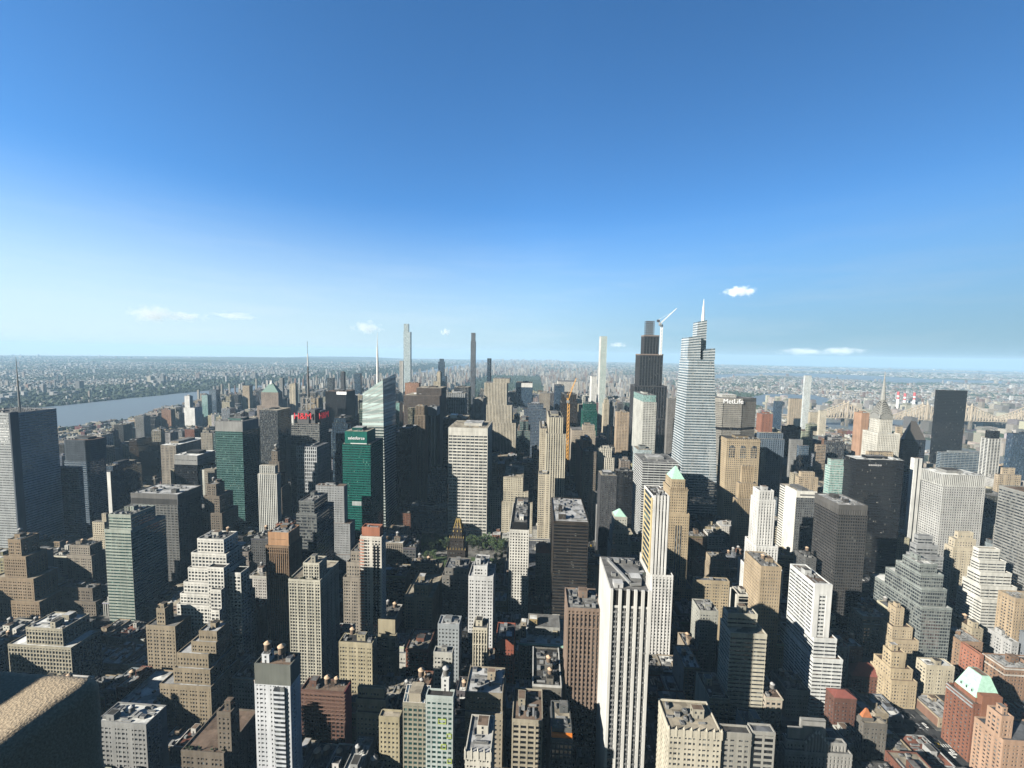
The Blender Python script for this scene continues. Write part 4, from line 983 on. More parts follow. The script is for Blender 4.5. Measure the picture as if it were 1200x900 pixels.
# ------------------------------------------------------------------ who can be seen: a small depth buffer over all boxes
RW, RH = 800, 600
ids = np.full((RH, RW), -1, int); zb = np.zeros((RH, RW))
def raster(quad, k):
    P = project(quad)
    if P[:, 2].min() < 5:
        return
    x = P[:, 0] * RW / 1200; y = P[:, 1] * RH / 900; w = 1 / P[:, 2]
    xa, xb, ya, yb = max(0, int(x.min())), min(RW - 1, int(x.max()) + 1), max(0, int(y.min())), min(RH - 1, int(y.max()) + 1)
    if xa >= xb or ya >= yb:
        return
    gx, gy = np.meshgrid(np.arange(xa, xb + 1) + .5, np.arange(ya, yb + 1) + .5)
    ins = np.ones(gx.shape, bool); sg = None
    area = sum(x[i] * y[(i + 1) % 4] - x[(i + 1) % 4] * y[i] for i in range(4))
    if abs(area) < .5:
        return
    sg = 1 if area > 0 else -1
    for i in range(4):
        j = (i + 1) % 4
        ins &= sg * ((x[j] - x[i]) * (gy - y[i]) - (y[j] - y[i]) * (gx - x[i])) >= 0
    A = np.stack([x[:3], y[:3], np.ones(3)], 1)
    try:
        c = np.linalg.solve(A, w[:3])
    except np.linalg.LinAlgError:
        return
    ww = c[0] * gx + c[1] * gy + c[2]
    sub = zb[ya:yb + 1, xa:xb + 1]
    m = ins & (ww > sub)
    sub[m] = ww[m]
    ids[ya:yb + 1, xa:xb + 1][m] = k
def raster_box(b, k):
    x0, x1, y0, y1, z0, z1 = b
    raster([(x0, y0, z0), (x1, y0, z0), (x1, y0, z1), (x0, y0, z1)], k)
    raster([(x0, y0, z1), (x1, y0, z1), (x1, y1, z1), (x0, y1, z1)], k)
    xs = x0 if x0 > 0 else x1
    if x0 > 0 or x1 < 0:
        raster([(xs, y0, z0), (xs, y1, z0), (xs, y1, z1), (xs, y0, z1)], k)
NH = len(HEROES)
for k, h in enumerate(HEROES):
    for b in h['boxes']:
        raster_box(b, k)
for k, b in enumerate(FILL):
    raster_box(b, NH + k)
cnt = np.bincount(ids[ids >= 0].ravel(), minlength=NH + len(FILL))
order = sorted(range(len(FILL)), key=lambda k: -cnt[NH + k])
N_IND = 200
IND = [k for k in order[:N_IND] if cnt[NH + k] > 14]
IND.sort(key=lambda k: FILL[k][2])
REST = [k for k in range(len(FILL)) if k not in set(IND)]
# ------------------------------------------------------------------ helpers for the special towers
def slices(mb, bot, top, z0, z1s, n, frac, wall, glass, out=.35, cap=None):
    """tower skin of n floors between two convex polygons: a wall band then a glass band on each floor; z1s = top height per corner"""
    m = len(bot)
    if not hasattr(z1s, '__len__'):
        z1s = [z1s] * m
    cx = sum(p[0] for p in bot) / m; cyy = sum(p[1] for p in bot) / m
    def ringpts(t, o):
        R = []
        for i in range(m):
            x = bot[i][0] + (top[i][0] - bot[i][0]) * t; y = bot[i][1] + (top[i][1] - bot[i][1]) * t
            d = math.hypot(x - cx, y - cyy)
            R.append((x + (x - cx) / d * o, y + (y - cyy) / d * o, z0 + (z1s[i] - z0) * t))
        return R
    S4 = [[i, (i + 1) % m, m + (i + 1) % m, m + i] for i in range(m)]
    for k in range(n):
        ta, tb, tc = k / n, (k + frac) / n, (k + 1) / n
        a, b = ringpts(ta, out), ringpts(tb, out)
        mb.poly(a + b, S4 + [list(range(m, 2 * m)), list(range(m - 1, -1, -1))], wall)
        a, b = ringpts(tb, 0), ringpts(tc, 0)
        mb.poly(a + b, S4, glass)
    a = ringpts(1, 0)
    mb.poly(a, [list(range(m))], cap or wall)

def lettering(par, org, text, size, loc, m, rz=0.0, depth=.3, track=1.0):
    cu = bpy.data.curves.new('lettering', 'FONT')
    cu.body = text; cu.size = size; cu.extrude = depth; cu.align_x = 'CENTER'; cu.align_y = 'CENTER'; cu.space_character = track
    cu.materials.append(m)
    o = bpy.data.objects.new('lettering', cu)
    COL.objects.link(o); o.parent = par
    o.location = (loc[0] - org[0], loc[1] - org[1], loc[2] - org[2])
    o.rotation_euler = (math.pi / 2, 0, rz)
    bpy.context.view_layer.update()
    me = bpy.data.meshes.new_from_object(o.evaluated_get(bpy.context.evaluated_depsgraph_get()))
    o2 = bpy.data.objects.new('lettering', me)
    COL.objects.link(o2); o2.parent = par
    o2.location, o2.rotation_euler = o.location.copy(), o.rotation_euler.copy()
    bpy.data.objects.remove(o)
    o2.name = 'lettering'
    return o2

def px_box(uL, uC, uR, v, Y, D=40, left=False):
    p = at_y(uC, v, Y)
    if left:
        return [solve_line(p, 0, uL), p[0], Y, Y + (solve_line(p, 1, uR) - Y if uR - uC > .7 else D), p[2]]
    return [p[0], solve_line(p, 0, uR), Y, Y + (solve_line(p, 1, uL) - Y if uC - uL > .7 else D), p[2]]

white_m = plain_mat('white_enamel', (.85, .85, .84), .5)
red_m = plain_mat('red_letters', (.62, .03, .04), .5, emit=.12)
sign_m = plain_mat('lit_white_sign', (.85, .85, .85), .5, emit=.12)
orange_m = plain_mat('orange_paint', C['orange'], .6)
gold_m = plain_mat('gilded_stone', (.50, .36, .13), .45, .3)
steel_m = plain_mat('stainless_steel', (.40, .395, .37), .38, .35)
copper_m = plain_mat('green_copper', (.36, .58, .47), .75)

def custom_boa(h, root, org):
    gl = glass_mat((.035, .055, .055), ior=2.0, cell=(3, 3, 4), blind=.06)
    wl_ = wall_mat((.52, .56, .54), .5)
    pb = [at_y(418, 590, 700), at_y(452, 590, 700)]
    x0, x1 = pb[0][0], pb[1][0]; D = 52
    za = at_y(426, 500, 702)[2]
    xt0, xt1 = at_y(424, 470, 702)[0], at_y(450.5, 470, 702)[0]
    bot = [(x0, 700), (x1, 700), (x1 + 2, 752), (x0, 752)]
    top = [(xt0, 703), (xt1 - 2, 702), (xt1 + 4, 748), (xt0 + 6, 748)]
    mb = MB(); slices(mb, bot, top, 0, za, int(za / 5.2), .5, wl_, gl)
    mb.build('facade', root, org)
    mb = MB()
    zt = [at_y(424.5, 461, 703)[2], at_y(449.5, 445, 702)[2], at_y(460.5, 437.5, 748)[2], at_y(440, 450, 748)[2]]
    pale = glass_mat((.34, .42, .41), ior=2.0, cell=(60, 60, 4), blind=.02, tilt=.01)
    top2 = [(xt0 + 1, 704), (xt1 - 3, 702.5), (xt1 + 5, 747), (xt0 + 12, 747)]
    slices(mb, top, top2, za, zt, 10, .3, wl_, pale, .2, pale)
    mb.build('glass_crown', root, org)
    mb = MB()
    b = at_y(442.6, 450, 728); t = at_y(444, 390, 728)
    n = 7
    mb.cyl((b[0], b[1]), 2.6, b[2] - 14, b[2] + (t[2] - b[2]) * .35, white_m, 8, 2.0)
    mb.cyl((b[0], b[1]), 2.0, b[2] + (t[2] - b[2]) * .35, b[2] + (t[2] - b[2]) * .72, white_m, 8, 1.2)
    mb.cyl((b[0], b[1]), .9, b[2] + (t[2] - b[2]) * .72, t[2], white_m, 8, .2)
    for k in range(14):
        z = b[2] - 6 + k * 4.5
        mb.cyl((b[0], b[1]), 3.0 - .1 * k, z, z + .4, white_m, 8)
    mb.build('spire', root, org)

def custom_vanderbilt(h, root, org):
    gl = glass_mat((.07, .10, .12), ior=2.5, blind=.05)
    wl_ = wall_mat((.58, .62, .65), .5)
    Yb = 700
    def corner(uL, uC, uR, v, D):
        b = px_box(uL, uC, uR, v, Yb, D); return [(b[0], Yb), (b[1], Yb), (b[1], Yb + D), (b[0], Yb + D)], b[4]
    bot, _ = corner(789, 797, 840.5, 590, 66)
    top, zt = corner(803.5, 808.5, 838.6, 421, 50)
    z590 = at_y(800, 590, Yb)[2]
    ext = [(bot[i][0] + (bot[i][0] - top[i][0]) * z590 / (zt - z590), bot[i][1], ) for i in range(4)]
    mb = MB(); slices(mb, ext, [(p[0], p[1] + (5 if i < 2 else -2)) for i, p in enumerate(top)], 0, zt, int(zt / 4.6), .42, wl_, gl)
    mb.build('facade', root, org)
    for nm, (uL, uC, uR, v, y, D) in (('crown_tier', (822, 823, 838.5, 408, 712, 26)), ('crown_tier', (804.5, 807, 822, 393, 708, 34)), ('crown_tier', (814, 817.5, 829, 375, 722, 20))):
        b = px_box(uL, uC, uR, v, y, D)
        mb = MB()
        bt = [(b[0], y), (b[1], y), (b[1], y + D), (b[0], y + D)]
        slices(mb, bt, [(p[0] + (.6 if i in (0, 3) else -.6), p[1]) for i, p in enumerate(bt)], zt - .5, [b[4] - 3, b[4], b[4], b[4] - 3], max(3, int((b[4] - zt) / 4.2)), .5, wl_, gl)
        mb.build(nm, root, org)
    b = at_y(823.6, 377, 730); t = at_y(824.2, 350, 730)
    mb = MB(); mb.cyl((b[0], b[1]), 3.2, b[2] - 3, b[2] + .5 * (t[2] - b[2]), white_m, 8, 1.9); mb.cyl((b[0], b[1]), 1.9, b[2] + .5 * (t[2] - b[2]), t[2], white_m, 8, .2)
    mb.build('spire', root, org)

def custom_dark_stepped(h, root, org):
    st = S((.085, .085, .09), 'black', 7.5, 4.4, .2, .8, .25, .2, (.03, .03, .034))
    z0 = 0
    for nm, (uL, uC, uR, v, y) in (('facade', (737, 742, 783, 490, 1100)), ('setback_tier', (738.5, 744, 782, 452, 1102)), ('setback_tier', (744.3, 750, 777.2, 416, 1106)), ('setback_tier', (750.2, 755, 772.7, 394, 1111))):
        b = px_box(uL, uC, uR, v, y, 52)
        y1 = min(b[3], 1175) - (0 if z0 == 0 else (y - 1100))
        mb = MB(); facade(mb, b[0], b[1], y, y1, z0, b[4], st, ringh=1)
        mb.build(nm, root, org)
        mb = MB()
        om = plain_mat('safety_netting', (.22, .17, .14), .8)
        if z0 > 250:
            mb.box(b[0] - .5, b[1] + .5, y - .5, y - .3, b[4] + .3, b[4] + 3.2, om)
            mb.box(b[0] - .5, b[0] - .3, y - .2, y1, b[4] + .3, b[4] + 3.2, om)
            mb.build('safety_net', root, org)
        z0 = b[4]
    a = px_box(755, 758, 767.5, 376, 1118, 24)
    mb = MB()
    for k in range(7):
        z = z0 + (a[4] - z0) * (k + 1) / 7
        mb.box(a[0] + .2 * (k > 4), a[1], 1118, 1142, z - .7, z, galvd)
        for i in range(5):
            for yy in (1119, 1130, 1141):
                x = a[0] + (a[1] - a[0]) * (i + .2) / 4.4
                mb.box(x - .5, x + .5, yy - .5, yy + .5, z - (a[4] - z0) / 7, z - .7, steel_dk)
        for i in range(4):
            x = a[0] + (a[1] - a[0]) * i / 4
            mb.bar((x, 1117.4, z - (a[4] - z0) / 7), (x + (a[1] - a[0]) / 4, 1117.4, z), .7, galv)
    mb.build('scaffold_crown', root, org)

def custom_octagon(h, root, org):
    wl_ = wall_mat((.37, .355, .325)); gl = G['dark']
    Y = 880
    f0, f1 = at_y(848, 467, Y), at_y(870.5, 467, Y)
    e1 = at_y(886, 469, Y + 18)
    w = e1[0] - f1[0]
    bot = [(f0[0], Y), (f1[0], Y), (e1[0], Y + 18), (e1[0], Y + 34), (f1[0], Y + 52), (f0[0], Y + 52), (f0[0] - w, Y + 34), (f0[0] - w, Y + 18)]
    zt = f1[2]; zb_ = at_y(860, 502, Y)[2]
    mb = MB()
    slices(mb, bot, bot, 0, zb_ - 4, int(zb_ / 3.9), .56, wl_, gl, .5)
    slices(mb, bot, bot, zb_ - 4, zb_ + 2, 1, .25, G['black'], G['black'], -.4)
    slices(mb, bot, bot, zb_ + 2, zt - 9, int((zt - 11 - zb_) / 3.9), .56, wl_, gl, .5)
    slices(mb, bot, bot, zt - 9, zt, 2, .9, wl_, gl, .5, roof_mat(ROOFS['grey']))
    mb.build('facade', root, org)
    for i in range(8):
        pass
    mb = MB()
    for i in (0, 1, 6, 7):
        a, b = bot[i], bot[(i + 1) % 8]
        L = math.hypot(b[0] - a[0], b[1] - a[1]); n = max(2, int(L / 2.2))
        for k in range(n + 1):
            x, y = a[0] + (b[0] - a[0]) * k / n, a[1] + (b[1] - a[1]) * k / n
            mb.box(x - .3, x + .3, y - .75, y + .2, 0, zb_ - 4, wl_); mb.box(x - .3, x + .3, y - .75, y + .2, zb_ + 2, zt - 9, wl_)
    mb.build('facade_fin', root, org)
    s = at_y(859.3, 473, Y - 1.2)
    lettering(root, org, 'MetLife', (f1[2] - at_y(860, 476.5, Y)[2]) * .78, (s[0], Y - 1.2, zt - 7), sign_m, depth=.4)
    bulkhead(root, org, f0[0] + 4, f1[0] - 6, Y + 16, Y + 40, zt, zt + 6, (.5, .5, .48), 'white', 'penthouse')

def custom_deco_spire(h, root, org):
    st = ribs((.66, .64, .58), 'dark', bay=2.8, pw=.5)
    Y = 700
    z0 = 0
    last = None
    for nm, (uL, uC, uR, v, y) in (('facade', (1008, 1029, 1057, 545, Y)), ('setback_tier', (1011, 1029, 1055, 508, Y + 2)), ('setback_tier', (1018, 1031, 1046.5, 489, Y + 8))):
        b = px_box(uL, uC, uR, v, y, 40)
        if last: b[3] = min(b[3], last[3] - (y - last[2]))
        mb = MB(); facade(mb, b[0], b[1], b[2], b[3], z0, b[4], st)
        # dark recessed centre bays that run up the shaft
        z0 = b[4]; last = b
        mb.build(nm, root, org)
    cx, cyy = (last[0] + last[1]) / 2, (last[2] + last[3]) / 2
    wx, wy = (last[1] - last[0]) / 2, (last[3] - last[2]) / 2
    zc = z0; zt = at_y(1034.5, 463, cyy)[2]; tip = at_y(1034.6, 435, cyy)[2]
    mb = MB()
    nt_ = 7
    for k in range(nt_):
        t = k / nt_
        a, b2 = wx * (1 - t) ** .8 * .97 + .8, wy * (1 - t) ** .8 * .97 + .8
        zb0 = zc - 3 + (zt - zc) * (t * .80) ; hh = (zt - zc) * .36 * (1 - .45 * t)
        n = 12
        for ax in (0, 1):
            half = a if ax == 0 else b2; ext = (b2 if ax == 0 else a)
            prof = [(-half, 0)] + [(-half * math.cos(math.pi * i / n), hh * (math.sin(math.pi * i / n)) ** .8) for i in range(1, n)] + [(half, 0)]
            pts = []
            for s in (-1, 1):
                for (q, zz) in prof:
                    pts.append((cx + q, cyy + s * ext, zb0 + zz) if ax == 0 else (cx + s * ext, cyy + q, zb0 + zz))
            m_ = len(prof)
            fs = [[i, i + 1, m_ + i + 1, m_ + i] for i in range(m_ - 1)] + [list(range(m_))[::-1], list(range(m_, 2 * m_))]
            mb.poly(pts, fs, steel_m)
            # triangular windows along each arch
            if k < 6:
                for i in range(2, n - 1):
                    q = -half * .86 * math.cos(math.pi * i / n); zz = hh * .74 * (math.sin(math.pi * i / n)) ** .8
                    s = -1
                    e = ext + .06
                    if ax == 0:
                        mb.poly([(cx + q - .6, cyy - e, zb0 + zz), (cx + q + .6, cyy - e, zb0 + zz), (cx + q, cyy - e, zb0 + zz + 2.4)], [[0, 1, 2]], G['black'])
                    else:
                        mb.poly([(cx - e, cyy + q - .6, zb0 + zz), (cx - e, cyy + q + .6, zb0 + zz), (cx - e, cyy + q, zb0 + zz + 2.4)], [[0, 1, 2]], G['black'])
    mb.build('arched_crown', root, org)
    mb = MB()
    mb.cyl((cx, cyy), 3.8, zt - 8, zt + (tip - zt) * .35, steel_m, 8, 2.0); mb.cyl((cx, cyy), 2.0, zt + (tip - zt) * .35, tip, steel_m, 8, .15)
    mb.build('spire', root, org)
    for (sx, sy) in ((-1, -1), (1, -1)):
        mb = MB(); mb.cyl((cx + sx * (wx + 1), cyy + sy * (wy + 1)), 1.3, zc - 1, zc + 5, steel_m, 8, .3)
        mb.build('corner_ornament', root, org)

def custom_piers(h, root, org):
    b = px_box(702, 715.5, 763.5, 691, 255)
    x0, x1, y0, y1, z1 = b
    y1 = min(max(y1, 285), 300)
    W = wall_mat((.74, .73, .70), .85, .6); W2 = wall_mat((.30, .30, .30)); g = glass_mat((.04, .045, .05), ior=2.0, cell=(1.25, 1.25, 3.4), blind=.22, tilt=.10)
    zl = z1 - 12.5
    mb = MB()
    mb.box(x0 + .8, x1 - .8, y0 + 1.3, y1 - .8, 0, zl, g)
    mb.box(x0 + .9, x1 - .9, y0 + 1.4, y1 - .9, zl, z1 - 1.2, wall_mat((.035, .033, .032)))
    L = x1 - x0
    us = [715.5 + 3, 727.3, 736.8, 745.6, 754.2, 761.6]
    P = [solve_line((x0, y0, z1), 0, u) for u in us]
    P[0] = x0 + .9; P[-1] = x1 - .9
    for p in P:
        mb.box(p - .9, p + .9, y0, y0 + 1.6, 0, z1, W)
    nf = int(zl / 3.4); fh = zl / nf
    A, M_ = [], []
    for k in range(nf):
        for i in range(5):
            a, c = P[i] + .9, P[i + 1] - .9
            wv = .25 * math.sin(k * 2.1 + i)                      # folded glass: sills alternate in depth
            A.append((a - .01, c + .01, y0 + .75 + wv, y0 + 1.4, k * fh + .01, k * fh + fh * .30))
    mb.boxes(A, W2)
    for i in range(5):
        a, c = P[i] + .9, P[i + 1] - .9
        for q in (.33, .67):
            M_.append((a + (c - a) * q - .16, a + (c - a) * q + .16, y0 + .95, y0 + 1.4, 0, zl))
    mb.boxes(M_, W2)
    mb.boxes([(x0 + 1.2, x1 - 1.2, y0 + .9, y0 + 1.5, zl - .2, zl + 1.2)], W)
    # west flank: bright panelled wall with slim window slots
    n = int((y1 - y0) / 2.1)
    mb.boxes([(x0, x0 + .9, y0 + 1.62 + (y1 - y0 - 1.7) * (k + .14) / n, y0 + 1.62 + (y1 - y0 - 1.7) * (k + .86) / n, 0, z1 - .8) for k in range(n)], W)
    mb.boxes([(x0 + .12, x0 + .95, y0 + 1.63, y1, k * fh + .01, k * fh + fh * .45) for k in range(nf)], W)
    mb.box(x0 + .1, x0 + .9, y0 + 1.62, y1, zl, z1 - .9, W)
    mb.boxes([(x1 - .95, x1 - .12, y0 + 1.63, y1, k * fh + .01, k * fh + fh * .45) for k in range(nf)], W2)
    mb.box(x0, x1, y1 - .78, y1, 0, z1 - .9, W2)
    mb.build('facade', root, org)
    mb = MB(); mb.box(x0 + 1.0, x1 - 1.0, y0 + 1.7, y1 - 1, z1 - 1.2, z1 - .9, roof_mat(ROOFS['grey']))
    mb.build('roof', root, org)
    r2 = random.Random(3)
    zz = z1 - .9
    for k in range(4):
        hvac(root, org, x0 + 6 + k * 5, y1 - 7 - (k % 2), zz, 3.6, 3.6, 3.0)
    for k in range(5):
        hvac(root, org, x0 + 5.5 + k * 4.6, y0 + 19, zz, 3.0, 2.4, 2.2)
    mb = MB()
    mb.bar((x0 + 5, y1 - 9, zz + 2.2), (x0 + 14, y0 + 6, zz + 2.6), 1.6, galv)
    mb.bar((x0 + 14, y0 + 6, zz + 1.6), (x1 - 5, y0 + 7, zz + 1.6), 1.4, galv)
    mb.build('air_duct', root, org)
    bulkhead(root, org, x0 + 15, x1 - 4, y0 + 9, y0 + 16, zz, zz + 4, (.25, .25, .25), 'silver', 'penthouse')
    bulkhead(root, org, x0 + 3, x0 + 9, y0 + 4, y0 + 9, zz, zz + 2.8, (.6, .6, .6), 'silver')

CUSTOM = dict(boa=custom_boa, vanderbilt=custom_vanderbilt, dark_stepped=custom_dark_stepped, octagon=custom_octagon, deco_spire=custom_deco_spire, piers=custom_piers)

def box_part(name, root, org, lst, m):
    mb = MB(); mb.boxes(lst, m); return mb.build(name, root, org)

# ------------------------------------------------------------------ build the heroes
for hi, h in enumerate(HEROES):
    kw = h['kw']; bx = h['boxes']
    x0, x1, y0, y1, z0, z1 = bx[0]
    org = ((x0 + x1) / 2, (y0 + y1) / 2, 0)
    rr = random.Random(100 + hi)
    rng.seed(900 + hi)
    root = thing(h['name'], h['label'], h['cat'], org)
    root['kind'] = 'thing'
    if kw.get('custom'):
        CUSTOM[kw['custom']](h, root, org); continue
    near = y0 < 560
    rk = kw.get('rk') or rr.choice(['tar', 'grey', 'slate', 'gravel', 'brown'])
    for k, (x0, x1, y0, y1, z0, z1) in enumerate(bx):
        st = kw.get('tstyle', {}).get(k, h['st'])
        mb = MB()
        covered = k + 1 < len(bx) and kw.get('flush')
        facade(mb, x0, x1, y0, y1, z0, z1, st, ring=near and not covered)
        W = wall_mat(h['st']['wall'])
        if kw.get('whitefront') and k == 0:
            mb.box(x0 + 1, x1 - 1, y0 - .6, y0 + 1, 0, z1 - 2, wall_mat((.8, .8, .78)))
        if kw.get('whiteside'):
            mb.box(x0 - .4, x0 + 1.2, y0 + 1, y0 + (y1 - y0) * .66, 0, z1 + 2, wall_mat((.82, .80, .74)))
            wb = wall_mat((.80, .78, .72)); nf = int(z1 / 3.6)
            mb.boxes([(x0 - .3, x0 + 1.2, y0 + (y1 - y0) * .67, y1 - 1, z1 * q / nf, z1 * (q + .5) / nf) for q in range(nf)], wb)
            mb.box(x0 - .5, x1 + .3, y0 - .5, y0 + 1.1, z1 - 7, z1 + 2, wb)
        if kw.get('whitefront2') and k == 2:
            wb = wall_mat((.80, .80, .79))
            for q in (0, 1):
                xa = x0 if q == 0 else x1 - (x1 - x0) * .28
                mb.box(xa - .2, xa + (x1 - x0) * .28 + .2, y0 - .6, y0 + 1.5, z0, z1 + .8, wb)
            mb.box(x0 + .5, x1 - .5, y0 - .5, y0 + 1.4, z1 - 9, z1 + .7, wb)
        if kw.get('yellowside') and k == 1:
            yb = wall_mat((.64, .52, .28)); nf = int((z1 - z0) / 6)
            mb.box(x0 - .5, x0 + .6, y0 + 2.5, y1 - 2.5, z0, z1 - 3, yb)
            mb.boxes([(x0 - .75, x0 - .45, y0 + 7, y1 - 7, z0 + (z1 - z0) * (q + .2) / nf, z0 + (z1 - z0) * (q + .75) / nf) for q in range(nf)], G['blue'])
            for q in range(5):
                xx = x0 + (x1 - x0) * (q + .5) / 5
                mb.box(xx - .9, xx + .9, y0 - .8, y0 + .5, 0 if q in (0, 4) else z0 - 30, z1 + 1.5, wall_mat((.83, .82, .80)))
        if kw.get('stripes') and k == 0:
            for q in (.42, .78):
                xx = x0 + (x1 - x0) * q
                mb.box(xx - 1.5, xx + 1.5, y0 - .6, y0 + .6, 0, z1 - 2, wall_mat((.78, .78, .76)))
        if kw.get('slot') and k == 0:
            xx = x0 + (x1 - x0) * .72
            mb.box(xx - 3.4, xx + 3.4, y0 - 1.1, y0 + .5, 0, z1 - 1, G['dark'])
            mb.boxes([(xx - 3.5, xx + 3.5, y0 - 1.35, y0 - .9, q * 3.1, q * 3.1 + 1.3) for q in range(int(z1 / 3.1))], wall_mat((.70, .73, .78)))
        if kw.get('gablefront'):
            n = 12
            pr = [(x0 + (x1 - x0) * i / n, 5.5 * max(0, math.sin(math.pi * i / n)) ** 1.3) for i in range(n + 1)]
            pts = [(a, y0 - .1, z1 - .5) for a, _ in pr] + [(a, y0 - .1, z1 + .4 + q) for a, q in pr] + [(a, y0 + 1, z1 - .5) for a, _ in pr] + [(a, y0 + 1, z1 + .4 + q) for a, q in pr]
            m_ = n + 1
            fs = []
            for i in range(n):
                fs += [[i, i + 1, m_ + i + 1, m_ + i], [2 * m_ + i + 1, 2 * m_ + i, 3 * m_ + i, 3 * m_ + i + 1], [m_ + i, m_ + i + 1, 3 * m_ + i + 1, 3 * m_ + i]]
            mb.poly(pts, fs, W)
        mb.build('facade' if k == 0 else 'setback_tier', root, org)
        if covered:
            continue
        zr = z1 - (.4 if near else -.05)
        top = k == len(bx) - 1
        if not near:
            roof_slab(root, org, x0, x1, y0, y1, z1 + .06, rk)
        else:
            roof_slab(root, org, x0 + .1, x1 - .1, y0 + .1, y1 - .1, zr, rk)
        if top and not kw.get('pyr') and not kw.get('hip') and not kw.get('mansard') and not kw.get('gold') and not kw.get('gable') and not kw.get('skylight'):
            if near:
                clutter(root, org, x0 + .6, x1 - .6, y0 + .6, y1 - .6, zr, rr, h['st']['wall'], kw.get('tanks', 0), kw.get('dens', 1.1), tone=kw.get('tone'), legs=y0 < 430, bulk='penthouse' not in kw)
            elif x1 - x0 > 9 and y1 - y0 > 9 and y0 < 1700:
                a, b = (x1 - x0) * rr.uniform(.3, .6), (y1 - y0) * rr.uniform(.3, .55)
                cx, c2 = (x0 + x1) / 2 + rr.uniform(-.1, .1) * (x1 - x0), (y0 + y1) / 2
                if h['name'] not in ('skyscraper',):
                    bulkhead(root, org, cx - a / 2, cx + a / 2, c2 - b / 2, c2 + b / 2, z1, z1 + rr.uniform(2, 4.5), (lambda g_: [c * g_ for c in h['st']['wall']])(rr.uniform(.55, 1.0)), rr.choice(['grey', 'silver', 'tar']), 'penthouse', False)
                    for q in range(4):
                        xx, yy = rr.uniform(x0 + 2, x1 - 2), rr.uniform(y0 + 2, y0 + (y1 - y0) * .2)
                        hvac(root, org, xx, yy, z1 + .05, 2.5, 2.2, 2)
    for (uL, uC, uR, v, Yb) in kw.get('bays', ()):
        p = at_y(uC, v, Yb); xa = solve_line(p, 0, uL); ye = min(solve_line(p, 1, uR), bx[0][3] - 2)
        mb = MB(); facade(mb, xa, p[0], Yb, max(ye, Yb + 8), 0, p[2], h['st']); mb.build('projecting_bay', root, org)
        roof_slab(root, org, xa, p[0], Yb, max(ye, Yb + 8), p[2] - .38, 'tar')
    # ---- roofs and crowns with a shape of their own
    if kw.get('pyr'):
        kind, vt = kw['pyr']
        cx, c2 = (x0 + x1) / 2, (y0 + y1) / 2
        zt = at_y((project([(cx, c2, z1)])[0, 0]), vt, c2)[2]
        mt = {'copper': copper_m, 'dkgreen': plain_mat('dark_copper', (.10, .20, .17), .7), 'orange': plain_mat('orange_tile', (.42, .15, .06), .8)}[kind]
        mb = MB(); e = .4
        mb.prism([(x0 + e, y0 + e), (x1 - e, y0 + e), (x1 - e, y1 - e), (x0 + e, y1 - e)], z1 + .1, zt, mt, [(cx - .6, c2 - .6), (cx + .6, c2 - .6), (cx + .6, c2 + .6), (cx - .6, c2 + .6)])
        mb.build('pyramid_roof', root, org)
        if kind == 'dkgreen':
            mb = MB(); mb.cyl((cx, c2), 6, zt - 9, zt + 4, white_m, 8, .3); mb.build('pinnacle', root, org)
        if kind == 'copper' and y0 > 505:
            mb = MB()
            for q in range(9):
                xx = bx[2][0] + (bx[2][1] - bx[2][0]) * (q + .5) / 9
                mb.box(xx - .5, xx + .5, bx[2][2] - .9, bx[2][2] + .3, bx[2][5] - 1, bx[2][5] + 1.6, wall_mat(C['tan']))
            mb.box(bx[2][0] - .8, bx[2][1] + .8, bx[2][2] - .8, bx[2][3], bx[2][5] - 2.2, bx[2][5] - 1.2, wall_mat((.46, .36, .24)))
            mb.build('cornice', root, org)
            mb = MB()
            cxx = (bx[1][0] + bx[1][1]) / 2
            for q in (-1, 0, 1):
                mb.box(cxx + q * 3.2 - .9, cxx + q * 3.2 + .9, bx[1][2] - .12, bx[1][2] + .3, 30, bx[1][5] - 16, G['dark'])
            mb.cyl((cxx, 0), .1, 0, .1, G['dark'], 4)
            mb.build('window_bay', root, org)
    if kw.get('hip'):
        kind, vt = kw['hip']
        cx, c2 = (x0 + x1) / 2, (y0 + y1) / 2
        zt = at_y((project([(cx, c2, z1)])[0, 0]), vt, c2)[2]
        mt = plain_mat('red_roof_tile', (.22, .065, .05), .8) if h['cat'] != LB else plain_mat('orange_brown_tile', (.33, .14, .09), .8)
        L, D2 = x1 - x0, y1 - y0
        a = ((x0 + L * .35, c2), (x1 - L * .35, c2)) if L >= D2 else ((cx, y0 + D2 * .3), (cx, y1 - D2 * .3))
        p4 = [(x0 - .3, y0 - .3, z1 + .35), (x1 + .3, y0 - .3, z1 + .35), (x1 + .3, y1 + .3, z1 + .35), (x0 - .3, y1 + .3, z1 + .35), (*a[0], zt), (*a[1], zt)]
        fs = [[0, 1, 5, 4], [1, 2, 5], [2, 3, 4, 5], [3, 0, 4]] if L >= D2 else [[0, 1, 4], [1, 2, 5, 4], [2, 3, 5], [3, 0, 4, 5]]
        mb = MB(); mb.poly(p4, fs, mt); o = mb.build('hipped_roof', root, org)
        mb = MB(); mb.box(x0 + L * .2, x0 + L * .2 + 1.6, c2 - .8, c2 + .8, z1, zt + 1.5, wall_mat(C['brick'])); mb.build('chimney', o, (0, 0, 0)).location = (0, 0, 0)
